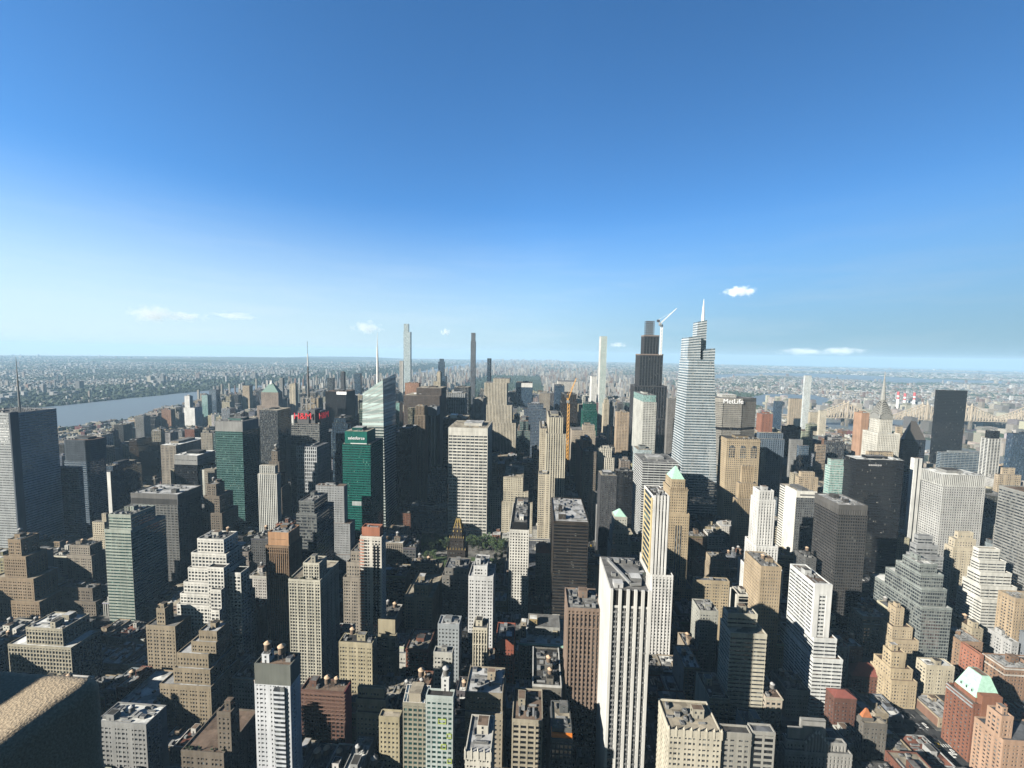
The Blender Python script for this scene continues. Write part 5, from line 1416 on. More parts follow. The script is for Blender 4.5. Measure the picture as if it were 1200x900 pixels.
    if kw.get('mansard'):
        i = 3.2; zt = at_y(1150, 791, y0 + 8)[2]
        zt = max(zt, z1 + 11)
        gm = plain_mat('pale_green_copper', (.42, .66, .54), .7)
        xa, xb, ya, yb = x0 + i + 1.5, x1 - i, y0 + 3.5, y1 - 2
        mb = MB(); s = 6.5
        mb.box(xa - .1, xb + .1, ya - .1, yb + .1, z1 - .6, z1 + 3.4, wall_mat((.33, .15, .10)))
        mb.prism([(xa, ya), (xb, ya), (xb, yb), (xa, yb)], z1 + 3.4, zt, gm, [(xa + s, ya + 3), (xb - s, ya + 3), (xb - s, yb - 3), (xa + s, yb - 3)])
        o = mb.build('mansard_roof', root, org)
        mb = MB(); mb.box(xa + s + 1, xb - s - 1, ya + 4, yb - 4, zt - .1, zt + .4, roof_mat(ROOFS['brown'])); mb.build('roof', root, org)
        n = max(3, int((yb - ya - 6) / 3.6))
        for q in range(n):
            yy = ya + 4 + (yb - ya - 8) * q / (n - 1)
            mb = MB(); mb.box(xa + .9, xa + 5, yy - .8, yy + .8, z1 + 4.5, z1 + 8, gm); mb.box(xa + .8, xa + .95, yy - .5, yy + .5, z1 + 5, z1 + 7.6, G['dark'])
            mb.build('dormer', root, org)
        mb = MB(); mb.box(x0 + 6, x1 - 6, y0 - .25, ya + .5, 0, z1 + 8, wall_mat((.30, .145, .095))); mb.build('gable_wall', root, org)
        mb = MB(); mb.box(x0 - .7, x0 + .5, y0 + .5, y1 - .5, z1 - 3.2, z1 - 2, wall_mat((.42, .44, .45))); mb.box(x0 - .7, x0 + .2, y0 + .5, y1 - .5, z1 - .2, z1 + .7, wall_mat((.42, .44, .45)))
        mb.build('railing', root, org)
    if kw.get('gable'):
        zt = at_y(1066, 492, y0 + 20)[2]
        c2 = x0 + (x1 - x0) * .45
        p = [(x0, y0, z1), (x1, y0, z1), (x1, y1, z1), (x0, y1, z1), (c2 - 3, y0 + 5, zt), (c2 + 6, y0 + 5, zt), (c2 + 6, y1 - 2, zt), (c2 - 3, y1 - 2, zt)]
        mb = MB(); mb.poly(p, [[0, 1, 5, 4], [1, 2, 6, 5], [2, 3, 7, 6], [3, 0, 4, 7], [4, 5, 6, 7]], plain_mat('dark_roof_metal', (.10, .09, .085), .5)); mb.build('gabled_roof', root, org)
    if kw.get('skylight'):
        mb = MB()
        p = [(x0, y0 + .6, z1 + .4), (x1, y0 + .6, z1 + .4), (x1, y0 + 9, z1 + 6), (x0, y0 + 9, z1 + 6), (x0, y0 + 9, z1), (x1, y0 + 9, z1)]
        mb.poly(p, [[0, 1, 2, 3], [2, 1, 5], [0, 3, 4], [3, 2, 5, 4]], G['blue'])
        for q in range(9):
            xx = x0 + .2 + (x1 - x0 - .4) * q / 8
            mb.bar((xx, y0 + .6, z1 + .5), (xx, y0 + 9, z1 + 6.1), .35, plain_mat('skylight_bars', (.66, .63, .58), .6))
        for q in (0, .5, 1):
            mb.bar((x0, y0 + .6 + 8.4 * q, z1 + .5 + 5.6 * q), (x1, y0 + .6 + 8.4 * q, z1 + .5 + 5.6 * q), .35, plain_mat('skylight_bars', (.66, .63, .58), .6))
        mb.build('skylight', root, org)
        bulkhead(root, org, x0 + 4, x1 - 5, y0 + 10, y1 - 6, z1 - .6, z1 + 7, (.50, .45, .36), 'gravel')
        water_tank(root, org, (x0 + x1) / 2, y0 + 15, z1 + 7, 1.0, 'wood', True, 1.6)
    if kw.get('gold'):
        for q in range(3):
            f = q / 3; a = (x1 - x0) * (.5 - .11 * q); b2 = (y1 - y0) * (.5 - .11 * q)
            cx, c2 = (x0 + x1) / 2, (y0 + y1) / 2
            mb = MB()
            for (sx, sy) in ((-1, -1), (1, -1), (-1, 1), (1, 1), (0, -1), (-1, 0), (1, 0)):
                mb.cyl((cx + sx * a * .9, c2 + sy * b2 * .9), 1.1, z1 - 4 + q * 4, z1 + 3 + q * 4.2, gold_m, 6, .1)
            mb.box(cx - a * .8, cx + a * .8, c2 - b2 * .8, c2 + b2 * .8, z1 - 1 + q * 4, z1 + 2.5 + q * 4, wall_mat(C['dkstone']) if q < 2 else gold_m)
            mb.build('gilded_crown', root, org)
        for k in range(1, len(bx)):
            b = bx[k - 1]
            mb = MB()
            for q in range(7):
                xx = b[0] + (b[1] - b[0]) * q / 6
                mb.cyl((xx, b[2] + .4), .7, b[5], b[5] + 3.2, gold_m, 5, .1)
            mb.build('gilded_finial', root, org)
    if kw.get('globe'):
        cx, c2 = (x0 + x1) / 2, (y0 + y1) / 2
        mb = MB(); mb.cyl((cx, c2), 2.4, z1, z1 + 6, wall_mat(C['stone']), 10, 1.2)
        for k in range(6):
            a0, a1 = math.pi * (k / 6 - .5), math.pi * ((k + 1) / 6 - .5)
            mb.cyl((cx, c2), max(.05, 3 * math.cos(a0)), z1 + 9 + 3 * math.sin(a0), z1 + 9 + 3 * math.sin(a1), galv, 12, max(.05, 3 * math.cos(a1)))
        mb.build('globe', root, org)
    if kw.get('finials'):
        b = bx[-1]; n = max(4, int((b[1] - b[0]) / 4.6))
        for q in range(n + 1):
            xx = b[0] + (b[1] - b[0]) * q / n
            mb = MB(); mb.box(xx - .5, xx + .5, b[2] - .35, b[2] + .65, b[5] - 4, b[5] + 1.4, W); mb.cyl((xx, b[2] + .15), .6, b[5] + 1.4, b[5] + 3.4, W, 5, .05)
            mb.build('finial', root, org)
    if kw.get('finials2'):
        b = bx[1]; cx = (b[0] + b[1]) / 2
        wf = wall_mat((.74, .73, .70))
        for q in range(8):
            xx = cx + (q - 3.5) * 2.2
            zz = bx[2][5] - abs(q - 3.5) * 2.5
            mb = MB(); mb.box(xx - .55, xx + .55, b[2] - 1.2, b[2] + 3, zz - 16, zz, wall_mat((.44, .43, .41))); mb.cyl((xx, b[2] - .5), .8, zz, zz + 2.6, wf, 5, .1)
            mb.build('finial', root, org)
    if kw.get('arches'):
        b = bx[0]; L = b[1] - b[0]
        for q in range(3):
            xx = b[0] + L * (q + .5) / 3
            mb = MB()
            n = 10; w2, hh = L * .085, 22
            prof = [(-w2, 0)] + [(-w2 * math.cos(math.pi * i / n), hh - w2 + w2 * math.sin(math.pi * i / n)) for i in range(n + 1)] + [(w2, 0)]
            mb.poly([(xx + a, b[2] - .10, b[5] - 33 + c) for a, c in prof], [list(range(len(prof)))], G['dark'])
            for q2 in (-.33, .33):
                mb.box(xx + q2 * w2 - .3, xx + q2 * w2 + .3, b[2] - .4, b[2], b[5] - 33, b[5] - 33 + hh - w2, W)
            for q2 in range(5):
                mb.box(xx - w2, xx + w2, b[2] - .3, b[2] - .05, b[5] - 33 + q2 * 4, b[5] - 32.2 + q2 * 4, W)
            mb.build('arched_window', root, org)
        mb = MB(); mb.box(b[0] - 1, b[1] + 1, b[2] - 1, b[2] + .5, b[5] - 4.5, b[5] - 3.3, W); mb.box(b[0] - 1, b[0] + .5, b[2] + .51, b[3], b[5] - 4.5, b[5] - 3.3, W); mb.build('cornice', root, org)
    if kw.get('balc'):
        b = bx[0]
        bm = plain_mat('red_balcony', (.50, .21, .14), .8); bw = wall_mat((.70, .66, .58))
        n = int(b[5] * .72 / 3.1)
        for q in range(n):
            z = b[5] - 3 - q * 3.1
            mb = MB()
            mb.box(b[0] - .2, b[0] + 4.5, b[2] - 1.7, b[2] + .1, z - .25, z, bw); mb.box(b[0] - .2, b[0] + 4.5, b[2] - 1.7, b[2] - 1.55, z, z + 1.0, bm)
            mb.build('balcony', root, org)
        mb = MB()
        for q in (.62, .78):
            mb.box(b[0] + (b[1] - b[0]) * q, b[0] + (b[1] - b[0]) * q + 1.6, b[2] - .3, b[2] + .3, 0, b[5] - 8, G['black'])
        mb.build('window_strip', root, org)
    if kw.get('lime'):
        b = bx[0]; lm = plain_mat('lime_frame', (.42, .52, .12), .6)
        W_ = b[1] - b[0]
        for (fx, fz, ww, hh) in ((.60, 17, 5.4, 3.4), (.86, 27, 3.2, 3.2), (.66, 35, 3.6, 3.6), (.88, 45, 3.2, 3.2), (.68, 53, 3.4, 3.4)):
            xx, z = b[0] + W_ * fx, b[5] - fz
            mb = MB()
            for (a, c, d, e) in ((-ww / 2, ww / 2, hh / 2 - .4, hh / 2), (-ww / 2, ww / 2, -hh / 2, -hh / 2 + .4), (-ww / 2, -ww / 2 + .4, -hh / 2 + .41, hh / 2 - .41), (ww / 2 - .4, ww / 2, -hh / 2 + .41, hh / 2 - .41)):
                mb.box(xx + a, xx + c, b[2] - .35, b[2] + .1, z + d, z + e, lm)
            mb.build('window_frame', root, org)
        bulkhead(root, org, b[0] + W_ * .5, b[0] + W_ * .78, b[2] + 5, b[2] + 10, b[5], b[5] + 9, (.78, .78, .78), 'white')
        water_tank(root, org, b[0] + W_ * .64, b[2] + 7.5, b[5] + 9, 1.0, 'grey', True, 1.4)
    if kw.get('orange'):
        b = bx[-1]
        mb = MB(); mb.box(b[0] - .4, b[1] + .3, b[2] - 1.2, b[2] + 4, b[5] - 9.5, b[5] - 2.4, orange_m); mb.build('orange_box', root, org)
        mb = MB(); mb.box(b[0] + .6, b[0] + 5.2, b[2] - 1.3, b[2] - 1.1, b[5] - 9.2, b[5] - 6.4, G['pale']); mb.box(b[0] + 8, b[1] - .4, b[2] - 1.3, b[2] - 1.1, b[5] - 9.3, b[5] - 5.6, G['pale']); mb.build('window', root, org)
    if kw.get('scaff'):
        b = bx[0]; sb = plain_mat('scaffold_boards', (.17, .095, .07), .9)
        for q in range(8):
            z = b[5] - 1 - q * 3.0
            mb = MB()
            mb.box(b[0] - 1.4, b[1] + 1.4, b[2] - 1.7, b[2] - .15, z, z + .15, sb)
            mb.box(b[0] - 1.4, b[1] + 1.4, b[2] - 1.75, b[2] - 1.65, z + .2, z + 1.0, sb)
            for i in range(12):
                xx = b[0] - 1.2 + (b[1] - b[0] + 2.4) * i / 11
                mb.box(xx - .09, xx + .09, b[2] - 1.64, b[2] - 1.46, z - 2.85, z, sb)
            mb.build('scaffold_deck', root, org)
        mb = MB(); mb.box(b[1] + .2, b[1] + .5, b[2] + .5, b[3], 10, b[5] + .5, plain_mat('red_netting', (.34, .07, .07), .9)); mb.build('red_wall', root, org)
    if kw.get('plants'):
        b = bx[0]
        for q in range(7):
            xx, yy = rr.uniform(b[0] + 1.5, b[1] - 1.5), b[2] + rr.uniform(1, 2.2)
            mb = MB(); mb.box(xx - .8, xx + .8, yy - .4, yy + .4, b[5] - .6, b[5] + .2, wall_mat(C['dkstone']))
            for i in range(12):
                c = Vector((xx + rr.gauss(0, .6), yy + rr.gauss(0, .35), b[5] + .7 + abs(rr.gauss(0, .6))))
                d = Vector((rr.gauss(0, 1), rr.gauss(0, 1), rr.gauss(0, 1))).normalized() * .45; e = d.orthogonal().normalized() * .35
                mb.poly([c - d - e, c + d - e, c + d + e, c - d + e], [[0, 1, 2, 3]], leaf_far)
            mb.build('planter', root, org)
    if kw.get('whitering'):
        b = bx[0]; wr = wall_mat((.60, .59, .56))
        mb = MB()
        for (a0, a1, b0, b1) in ((b[0] - .2, b[1] + .2, b[2] - .2, b[2] + .7), (b[0] - .2, b[0] + .7, b[2] + .71, b[3]), (b[1] - .7, b[1] + .2, b[2] + .71, b[3])):
            mb.box(a0, a1, b0, b1, b[5] - .2, b[5] + 1.1, wr)
        mb.build('parapet', root, org)
    if kw.get('flare'):
        b = bx[0]
        mb = MB()
        for q in range(7):
            xx = b[0] + (b[1] - b[0]) * q / 6
            pts = [(xx - .9, b[2] - .2, 46), (xx + .9, b[2] - .2, 46), (xx + .9, b[2] - 11, 0), (xx - .9, b[2] - 11, 0), (xx - .9, b[2], 0), (xx + .9, b[2], 0)]
            mb.poly(pts, [[0, 3, 2, 1], [0, 4, 3], [1, 2, 5]], W)
        mb.build('flared_base', root, org)
    t = kw.get('tag')
    if t == 'screen':
        b = bx[0]; zt = at_y(55, 472, b[2] + 40)[2]
        mb = MB()
        for q in range(12):
            f = q / 25
            yy = b[2] + 2 + (b[3] - b[2] - 4) * f
            mb.box(b[1] - 1.4, b[1] - 1.1, yy - .25, yy + .25, b[5], zt - 3 * (q % 3), galv)
            xx = b[0] + 2 + (b[1] - b[0] - 4) * f
            mb.box(xx - .25, xx + .25, b[2] + 1, b[2] + 1.3, b[5], zt - 3 * (q % 2), galv)
        for q in range(5):
            z = b[5] + 2 + (zt - b[5] - 6) * q / 4
            mb.box(b[1] - 1.5, b[1] - 1.2, b[2] + 2, b[3] - 2, z, z + .3, galv)
        mb.build('roof_screen', root, org)
        c2 = b[2] + 22; m0 = at_y(23.5, 484, c2); m1 = at_y(22, 418, c2)
        mb = MB(); mb.cyl((m0[0], c2), 1.5, b[5] - 1, m0[2] + (m1[2] - m0[2]) * .6, galv, 8, .8); mb.cyl((m0[0], c2), .7, m0[2] + (m1[2] - m0[2]) * .6, m1[2], galv, 8, .2); mb.build('mast', root, org)
        mb = MB(); mb.box(b[0] + 2, b[1] - .1, b[2] - .35, b[2] + .3, 0, b[5] + 1, wall_mat((.44, .46, .47)))
        nf = int(b[5] / 3.9)
        mb.boxes([(b[0] + 1, b[1] - 3, b[2] - .55, b[2] - .3, q * 3.9 + 2.0, q * 3.9 + 2.9) for q in range(nf)], G['dark'])
        mb.box(b[1] - 2, b[1] + .3, b[2] - .8, b[2] + 9, 0, b[5] + 2, wall_mat((.12, .14, .17)))
        mb.build('corner_notch', root, org)
    if t == 'green':
        b = bx[0]
        s = at_y(417.5, 513.5, bx[1][2] - .4)
        lettering(root, org, 'salesforce', 6.8, (s[0], bx[1][2] - .5, s[2]), sign_m, depth=.2)
        mb = MB(); mb.box(b[0] + (b[1] - b[0]) * .33, b[0] + (b[1] - b[0]) * .74, b[2] - .3, b[2] + .4, b[5] * .46, b[5] * .46 + 7, wall_mat((.5, .54, .54))); mb.build('spandrel_panel', root, org)
        mb = MB(); mb.box(b[0] + (b[1] - b[0]) * .3, b[1] - 6, b[2] - .2, b[2] + .6, b[5] + .5, b[5] + 1.6, white_m); mb.build('roof_edge', root, org)
    if t == 'mast':
        b = bx[1]
        cyl_m = plain_mat('grey_panels', (.48, .48, .46), .5)
        c2 = b[2] + 8
        # drum at the corner, sign boards, open frame, mast
        mb = MB(); mb.cyl((b[0] + 4, b[2] + 5), 5, b[5] - 3, b[5] + 15, cyl_m, 16); mb.build('corner_drum', root, org)
        sx0, sx1 = at_y(348.5, 489, b[2])[0], at_y(360.5, 489, b[2])[0]
        zs = at_y(354, 488, b[2])[2]
        mb = MB(); mb.box(sx0, sx1 + 1.5, b[2] + 1, b[2] + 10, b[5], zs + 10, plain_mat('dark_sign_board', (.085, .085, .09), .6)); o = mb.build('sign_board', root, org)
        lettering(root, org, 'H&M', 17, ((sx0 + sx1) / 2, b[2] + .5, zs), red_m, depth=.4, track=.95)
        mb = MB(); mb.box(b[1] - 9, b[1] - 1, b[3] - 26, b[3] - 6, b[5], zs + 10, plain_mat('dark_sign_board', (.085, .085, .09), .6)); mb.build('sign_board', root, org)
        lettering(root, org, 'H&M', 17, (b[1] - .5, b[3] - 16, zs), red_m, math.pi / 2, .4, .95)
        mb = MB(); mb.box(sx1 + 2, b[1] - 9.5, b[2] + 3, b[3] - 6, b[5], zs + 13, plain_mat('dark_louver', (.085, .085, .09), .7)); mb.build('penthouse', root, org)
        ft = at_y(360, 465, b[2] + 18)[2]; fb = zs + 10
        cx = at_y(361.5, 465, b[2] + 18)[0]
        mb = MB(); w = 9
        for (sx, sy) in ((-1, -1), (1, -1), (1, 1), (-1, 1)):
            mb.box(cx + sx * w - .8, cx + sx * w + .8, b[2] + 18 + sy * w - .8, b[2] + 18 + sy * w + .8, fb - 12, ft, galv)
        for z in (ft - 1, (ft + fb) / 2):
            for s in (-1, 1):
                mb.box(cx - w + .81, cx + w - .81, b[2] + 18 + s * w - .5, b[2] + 18 + s * w + .5, z - 1, z, galv)
                mb.box(cx + s * w - .5, cx + s * w + .5, b[2] + 18 - w + .81, b[2] + 18 + w - .81, z - 1, z, galv)
        for s in (-1, 1):
            mb.bar((cx - w, b[2] + 18 + s * w, fb), (cx + w, b[2] + 18 + s * w, ft - 1), .8, galv)
        mb.build('crown_frame', root, org)
        mt = at_y(361, 400, b[2] + 18)[2]
        mb = MB()
        segs = [(0, .33, 2.2, galvd), (.33, .6, 1.5, plain_mat('mast_dark', (.13, .12, .12), .7)), (.6, .8, 1.1, white_m), (.8, 1, .4, plain_mat('mast_dark', (.13, .12, .12), .7))]
        for (a, c, rad, m_) in segs:
            mb.cyl((cx, b[2] + 18), rad, ft - 12 + (mt - ft + 12) * a, ft - 12 + (mt - ft + 12) * c, m_, 8, rad * .85)
        for q in range(9):
            z = ft - 8 + (mt - ft) * .34 * q / 9
            mb.cyl((cx, b[2] + 18), 3.2 - .2 * q, z, z + 1.2, galvd, 8)
        mb.build('antenna_mast', root, org)
    if t == 'panel':
        b = bx[0]
        xa, xb = at_y(394.5, 459, b[2])[0], at_y(406, 459, b[2])[0]
        mb = MB(); mb.box(xa, xb, b[2] - 1, b[2] + .2, b[5] - 9, b[5] - .5, sign_m); mb.build('sign_panel', root, org)
    if t == 'dishes':
        b = bx[0]
        for (u, s) in ((486.5, 3.6), (493, 3.6), (500, 2.4), (503, 2.4)):
            p = at_y(u, 461, b[2] + 6)
            mb = MB(); mb.cyl((0, 0), .5, 0, 4, galv, 6); mb.cyl((0, 0), s * .35, 3.2, 4.6, white_m, 14, s); mb.cyl((0, 0), s, 4.6, 4.9, white_m, 14, s)
            o = mb.build('satellite_dish', root, (0, 0, 0)); o.location = (p[0] - org[0], p[1] - org[1], b[5] + .2); o.rotation_euler = (.35, 0, .4)
    if t == 'drum':
        b = bx[0]; p = at_y(535, 489, b[2] + 14)
        mb = MB(); mb.box(p[0] - 12, p[0] + 2, b[2] + 8, b[2] + 22, b[5], b[5] + 7, plain_mat('pale_plant', (.55, .60, .62), .5)); mb.cyl((p[0] + 8, b[2] + 15), 6, b[5], b[5] + 6, galvd, 16, 5); mb.build('cooling_plant', root, org)
    if t == 'pale':
        b = bx[0]
        mb = MB(); zq = at_y(1026, 545, b[2])[2]
        for q in range(6):
            mb.box(at_y(1018 + q * 2.6, 545, b[2])[0], at_y(1019.9 + q * 2.6, 545, b[2])[0], b[2] - .5, b[2] + .2, zq - 1.4, zq + 1.0, plain_mat('dull_letters', (.36, .36, .37), .6))
        mb.build('sign_panel', root, org)
        rw = random.Random(8); mb = MB()
        for q in range(12):
            xx = rw.uniform(b[0] + 3, b[1] - 5); z = rw.uniform(20, b[5] - 14)
            mb.box(xx, xx + rw.uniform(1, 3), b[2] + .02, b[2] + .4, z, z + 1.6, plain_mat('pale_blind', (.22, .21, .19), .8))
        mb.build('window_blind', root, org)
    if t == 'whitecap':
        b = bx[0]
        mb = MB(); mb.box(b[0] + 4, b[1] - 2, b[2] - .62, b[2] - .5, b[5] - 4.5, b[5] - 2.2, galvd); mb.build('louver_strip', root, org)
    if t == 'cornice':
        b = bx[0]
        mb = MB(); mb.box(b[0] - 1.3, b[1] + 1.0, b[2] - 1.4, b[2] + .6, b[5] - 1.2, b[5] + .4, copper_m); mb.build('cornice', root, org)
        mb = MB(); n = 14
        mb.box(b[0] + 3, b[1] - 1, b[2] - .2, b[2] + .5, b[5] - 10.5, b[5] - 2.2, G['black'])
        for q in range(n + 1):
            xx = b[0] + 3 + (b[1] - b[0] - 4) * q / n
            mb.cyl((xx, b[2] - .5), .75, b[5] - 10.5, b[5] - 1.3, W, 8)
        mb.build('colonnade', root, org)
        bulkhead(root, org, b[0] + 8, b[1] - 6, b[2] + 14, b[2] + 34, b[5], b[5] + 8, (.40, .40, .38), 'grey', 'penthouse')
        bulkhead(root, org, b[0] + 1, b[0] + 6, b[2] + 8, b[2] + 14, b[5], b[5] + 16, (.42, .36, .28), 'white', 'bulkhead')
        bulkhead(root, org, b[0] + 9, b[0] + 17, b[2] + 15, b[2] + 22, b[5] + 8.4, b[5] + 15, (.40, .30, .15), 'white', 'bulkhead')
    if t == 'cornice2':
        b = bx[0]
        for z in (b[5] - 6.5, b[5] - .4):
            mb = MB(); mb.box(b[0] - .8, b[1], b[2] - .8, b[2] + .4, z - .5, z + .5, wall_mat((.70, .66, .60))); mb.box(b[0] - .8, b[0] + .4, b[2] + .41, b[3], z - .5, z + .5, wall_mat((.70, .66, .60))); mb.build('cornice', root, org)

# ------------------------------------------------------------------ build the buildings of the blocks
PAL = [('tan', (.42, .345, .25)), ('cream', (.56, .50, .39)), ('brown', (.20, .15, .11)), ('grey', (.33, .33, .32)), ('pale grey', (.48, .48, .46)), ('brick red', (.25, .12, .085)), ('white', (.68, .66, .61)),
       ('sandy', (.47, .40, .30)), ('dark grey', (.13, .13, .13)), ('blue grey', (.25, .28, .31)), ('stone', (.36, .32, .27)), ('yellow tan', (.50, .43, .29)), ('black', (.05, .05, .05))]
GLS = ['dark', 'dark', 'warm', 'blue', 'black']
def fill_style(k):
    b = FILL[k]; q = random.Random(7000 + k)
    tall = b[5] > 75
    wts = [4, 6, 3, 4, 5, 4, 7, 3, 2, 3, 3, 3, 1] if not tall else [3, 5, 2, 5, 5, 1, 6, 3, 5, 6, 3, 2, 5]
    if b[0] > 60 and b[2] < 560: wts[5] += 4; wts[0] += 3
    nm, c = q.choices(PAL, wts)[0]
    g_ = q.uniform(.8, 1.12); c = tuple(x * g_ * q.uniform(.97, 1.03) for x in c)
    c = tuple(round(x, 2) for x in c)
    if not tall or q.random() < .45:
        st = q.choice([punch(c, q.choice(GLS[:3]), bay=q.choice([2.6, 3.0, 3.4, 4.2]), fl=q.choice([3.3, 3.6, 3.9])), punch(c, 'dark', bay=2.8), ribs(c, 'dark', bay=q.choice([2.6, 3.4, 5])), grid(c, 'dark', bay=4.6, pw=.25)])
    else:
        st = q.choice([ribs(c, 'dark', bay=2.6), bands(c, q.choice(GLS)), curtain(c, q.choice(['blue', 'dark', 'dkgreen'])), grid(c, 'dark'), punch(c)])
    return nm, c, st, q

vis = {}
ys, xs = np.nonzero(ids >= 0)
flat = ids[ys, xs]
srt = np.argsort(flat, kind='stable')
fs_, st_ = np.unique(flat[srt], return_index=True)
for i, k in enumerate(fs_):
    seg = srt[st_[i]:(st_[i + 1] if i + 1 < len(st_) else len(srt))]
    vis[k] = (xs[seg].mean(), ys[seg].mean(), len(seg))

USED = set(h['label'] for h in HEROES)
SHORT = {i: h['kw']['short'] for i, h in enumerate(HEROES) if h['kw'].get('short') and cnt[i] > 25}
def anchors(k):
    cx, cyv, _ = vis[NH + k]
    cx, cyv = int(cx), int(cyv)
    def scan(dx, dy):
        x, y = cx, cyv
        for _ in range(260):
            x += dx; y += dy
            if not (0 <= x < RW and 0 <= y < RH): return None
            v = ids[y, x]
            if v >= 0 and v in SHORT: return v
        return None
    return scan(-1, 0), scan(1, 0), scan(0, -1), scan(0, 1)

def make_label(k, nm, kindword, extra):
    L, R, T, B = anchors(k)
    c = []
    if L is not None and R is not None and L != R: c.append(f'{nm} {kindword} between the {SHORT[L]} and the {SHORT[R]}')
    if T is not None: c.append(f'{nm} {kindword} in front of the {SHORT[T]}')
    if B is not None: c.append(f'{nm} {kindword} rising behind the {SHORT[B]}')
    if L is not None: c.append(f'{nm} {kindword} right of the {SHORT[L]}')
    if R is not None: c.append(f'{nm} {kindword} left of the {SHORT[R]}')
    if T is not None and R is not None and T != R: c.append(f'{nm} {kindword} below the {SHORT[T]}, left of the {SHORT[R]}')
    if T is not None and L is not None and T != L: c.append(f'{nm} {kindword} below the {SHORT[T]}, right of the {SHORT[L]}')
    if B is not None and L is not None and B != L: c.append(f'{nm} {kindword} above the {SHORT[B]}, right of the {SHORT[L]}')
    if B is not None and R is not None and B != R: c.append(f'{nm} {kindword} above the {SHORT[B]}, left of the {SHORT[R]}')
    full = [x for x in c] + [x.replace(kindword, kindword + ' ' + e, 1) for x in c for e in extra]
    for x in full:
        if x not in USED and len(x.split()) <= 16:
            USED.add(x); return x
    p, w = vis[NH + k][:2]
    for o_ in ('smaller', 'nearer', 'farther', 'narrower', 'broader', 'lower', 'higher'):
        for x in c:
            y = o_ + ' ' + x
            if y not in USED and len(y.split()) <= 16:
                USED.add(y); return y
    y = f'{nm} {kindword} {round(p / RW * 100)} percent across and {round(w / RH * 100)} percent down the picture'
    USED.add(y); return y

for k in IND:
    nm, c, st, q = fill_style(k)
    x0, x1, y0, y1, _, z1 = FILL[k]
    org = ((x0 + x1) / 2, (y0 + y1) / 2, 0)
    rng.seed(k)
    big = cnt[NH + k]
    near = y0 < 620
    steps = 1
    if q.random() < .45 and z1 > 40 and min(x1 - x0, y1 - y0) > 15:
        steps = q.choice([2, 2, 3])
    tanks = q.choice([0, 1, 2, 2]) if (near and z1 > 25 and z1 < 110) else 0
    rk = q.choice(['tar', 'tar', 'grey', 'silver', 'white', 'gravel', 'slate', 'brown', 'red'] if near else ['grey', 'tar', 'gravel', 'silver'])
    rkw = {'tar': 'black roof', 'grey': 'grey roof', 'silver': 'silver roof', 'white': 'white roof', 'gravel': 'gravel roof', 'slate': 'slate grey roof', 'brown': 'brown roof', 'red': 'red roof'}[rk]
    name, kw_, cat = ('office_tower', 'tower', OT) if z1 > 95 else (('apartment_building', 'apartment block', 'apartment building') if x0 > 230 and z1 < 60 else (('loft_building', 'loft', LB) if near else ('office_building', 'block', 'office building')))
    hw = 'stepped' if steps > 1 else ('low' if z1 < 25 else ('slim' if (x1 - x0) < 13 else 'plain'))
    extra = [f'with {rkw}'] + ([f'with {tanks} roof tank' + ('s' if tanks > 1 else '')] if tanks else []) + ([f'with {rkw} and tanks'] if tanks else [])
    root = thing(name, make_label(k, nm, hw + ' ' + kw_, extra), cat, org)
    root['kind'] = 'thing'
    zc = 0; X0, X1, Y0, Y1 = x0, x1, y0, y1
    for s in range(steps):
        zt = z1 if s == steps - 1 else z1 * (.68 + .2 * s * (1 if steps == 3 else 0)) if steps == 3 else (z1 if s == steps - 1 else z1 * q.uniform(.65, .85))
        if zt <= zc + 3: zt = zc + 4
        mb = MB(); facade(mb, X0, X1, Y0, Y1, zc, zt, st, ring=near)
        if near and s == 0 and q.random() < .55 and zt < 110:        # brick party wall with a few windows
            pw_ = wall_mat(tuple(v * g2 for v in c) if (g2 := q.uniform(.7, 1.1)) and q.random() < .55 else q.choice([(.27, .16, .12), (.34, .30, .25), (.40, .38, .35), (.22, .18, .15)]))
            xs = X0 if X0 + X1 > 0 else X1
            mb.box(xs - .12, xs + .12, Y0 + .6, Y1 - .1, 0, zt - .9, pw_)
            for w_ in range(int(zt * (Y1 - Y0) / 260)):
                yy, zz = q.uniform(Y0 + 2, Y1 - 3), 4 + 3.6 * q.randrange(max(1, int((zt - 8) / 3.6)))
                mb.box(xs - .16, xs + .16, yy, yy + 1.3, zz, zz + 1.8, G['dark'])
        if near and s == steps - 1 and q.random() < .5:
            cc = wall_mat(tuple(v * q.uniform(.8, 1.2) for v in c))
            mb.box(X0 - .5, X1 + .5, Y0 - .6, Y0 + .3, zt - 1.0, zt - .2, cc)
        mb.build('facade' if s == 0 else 'setback_tier', root, org)
        roof_slab(root, org, X0, X1, Y0, Y1, zt - .38 if near else zt + .06, rk)
        zc = zt
        if s < steps - 1:
            i = q.uniform(2, 3.5); X0 += i * q.choice([0.3, 1]); X1 -= i * q.choice([.3, 1]); Y0 += i; Y1 -= i * .5
    if big > 22:
        clutter(root, org, X0 + .6, X1 - .6, Y0 + .6, Y1 - .6, zc - (.4 if near else -.05), q, c, tanks, 1.2 if near else .4, legs=y0 < 400 and big > 80)

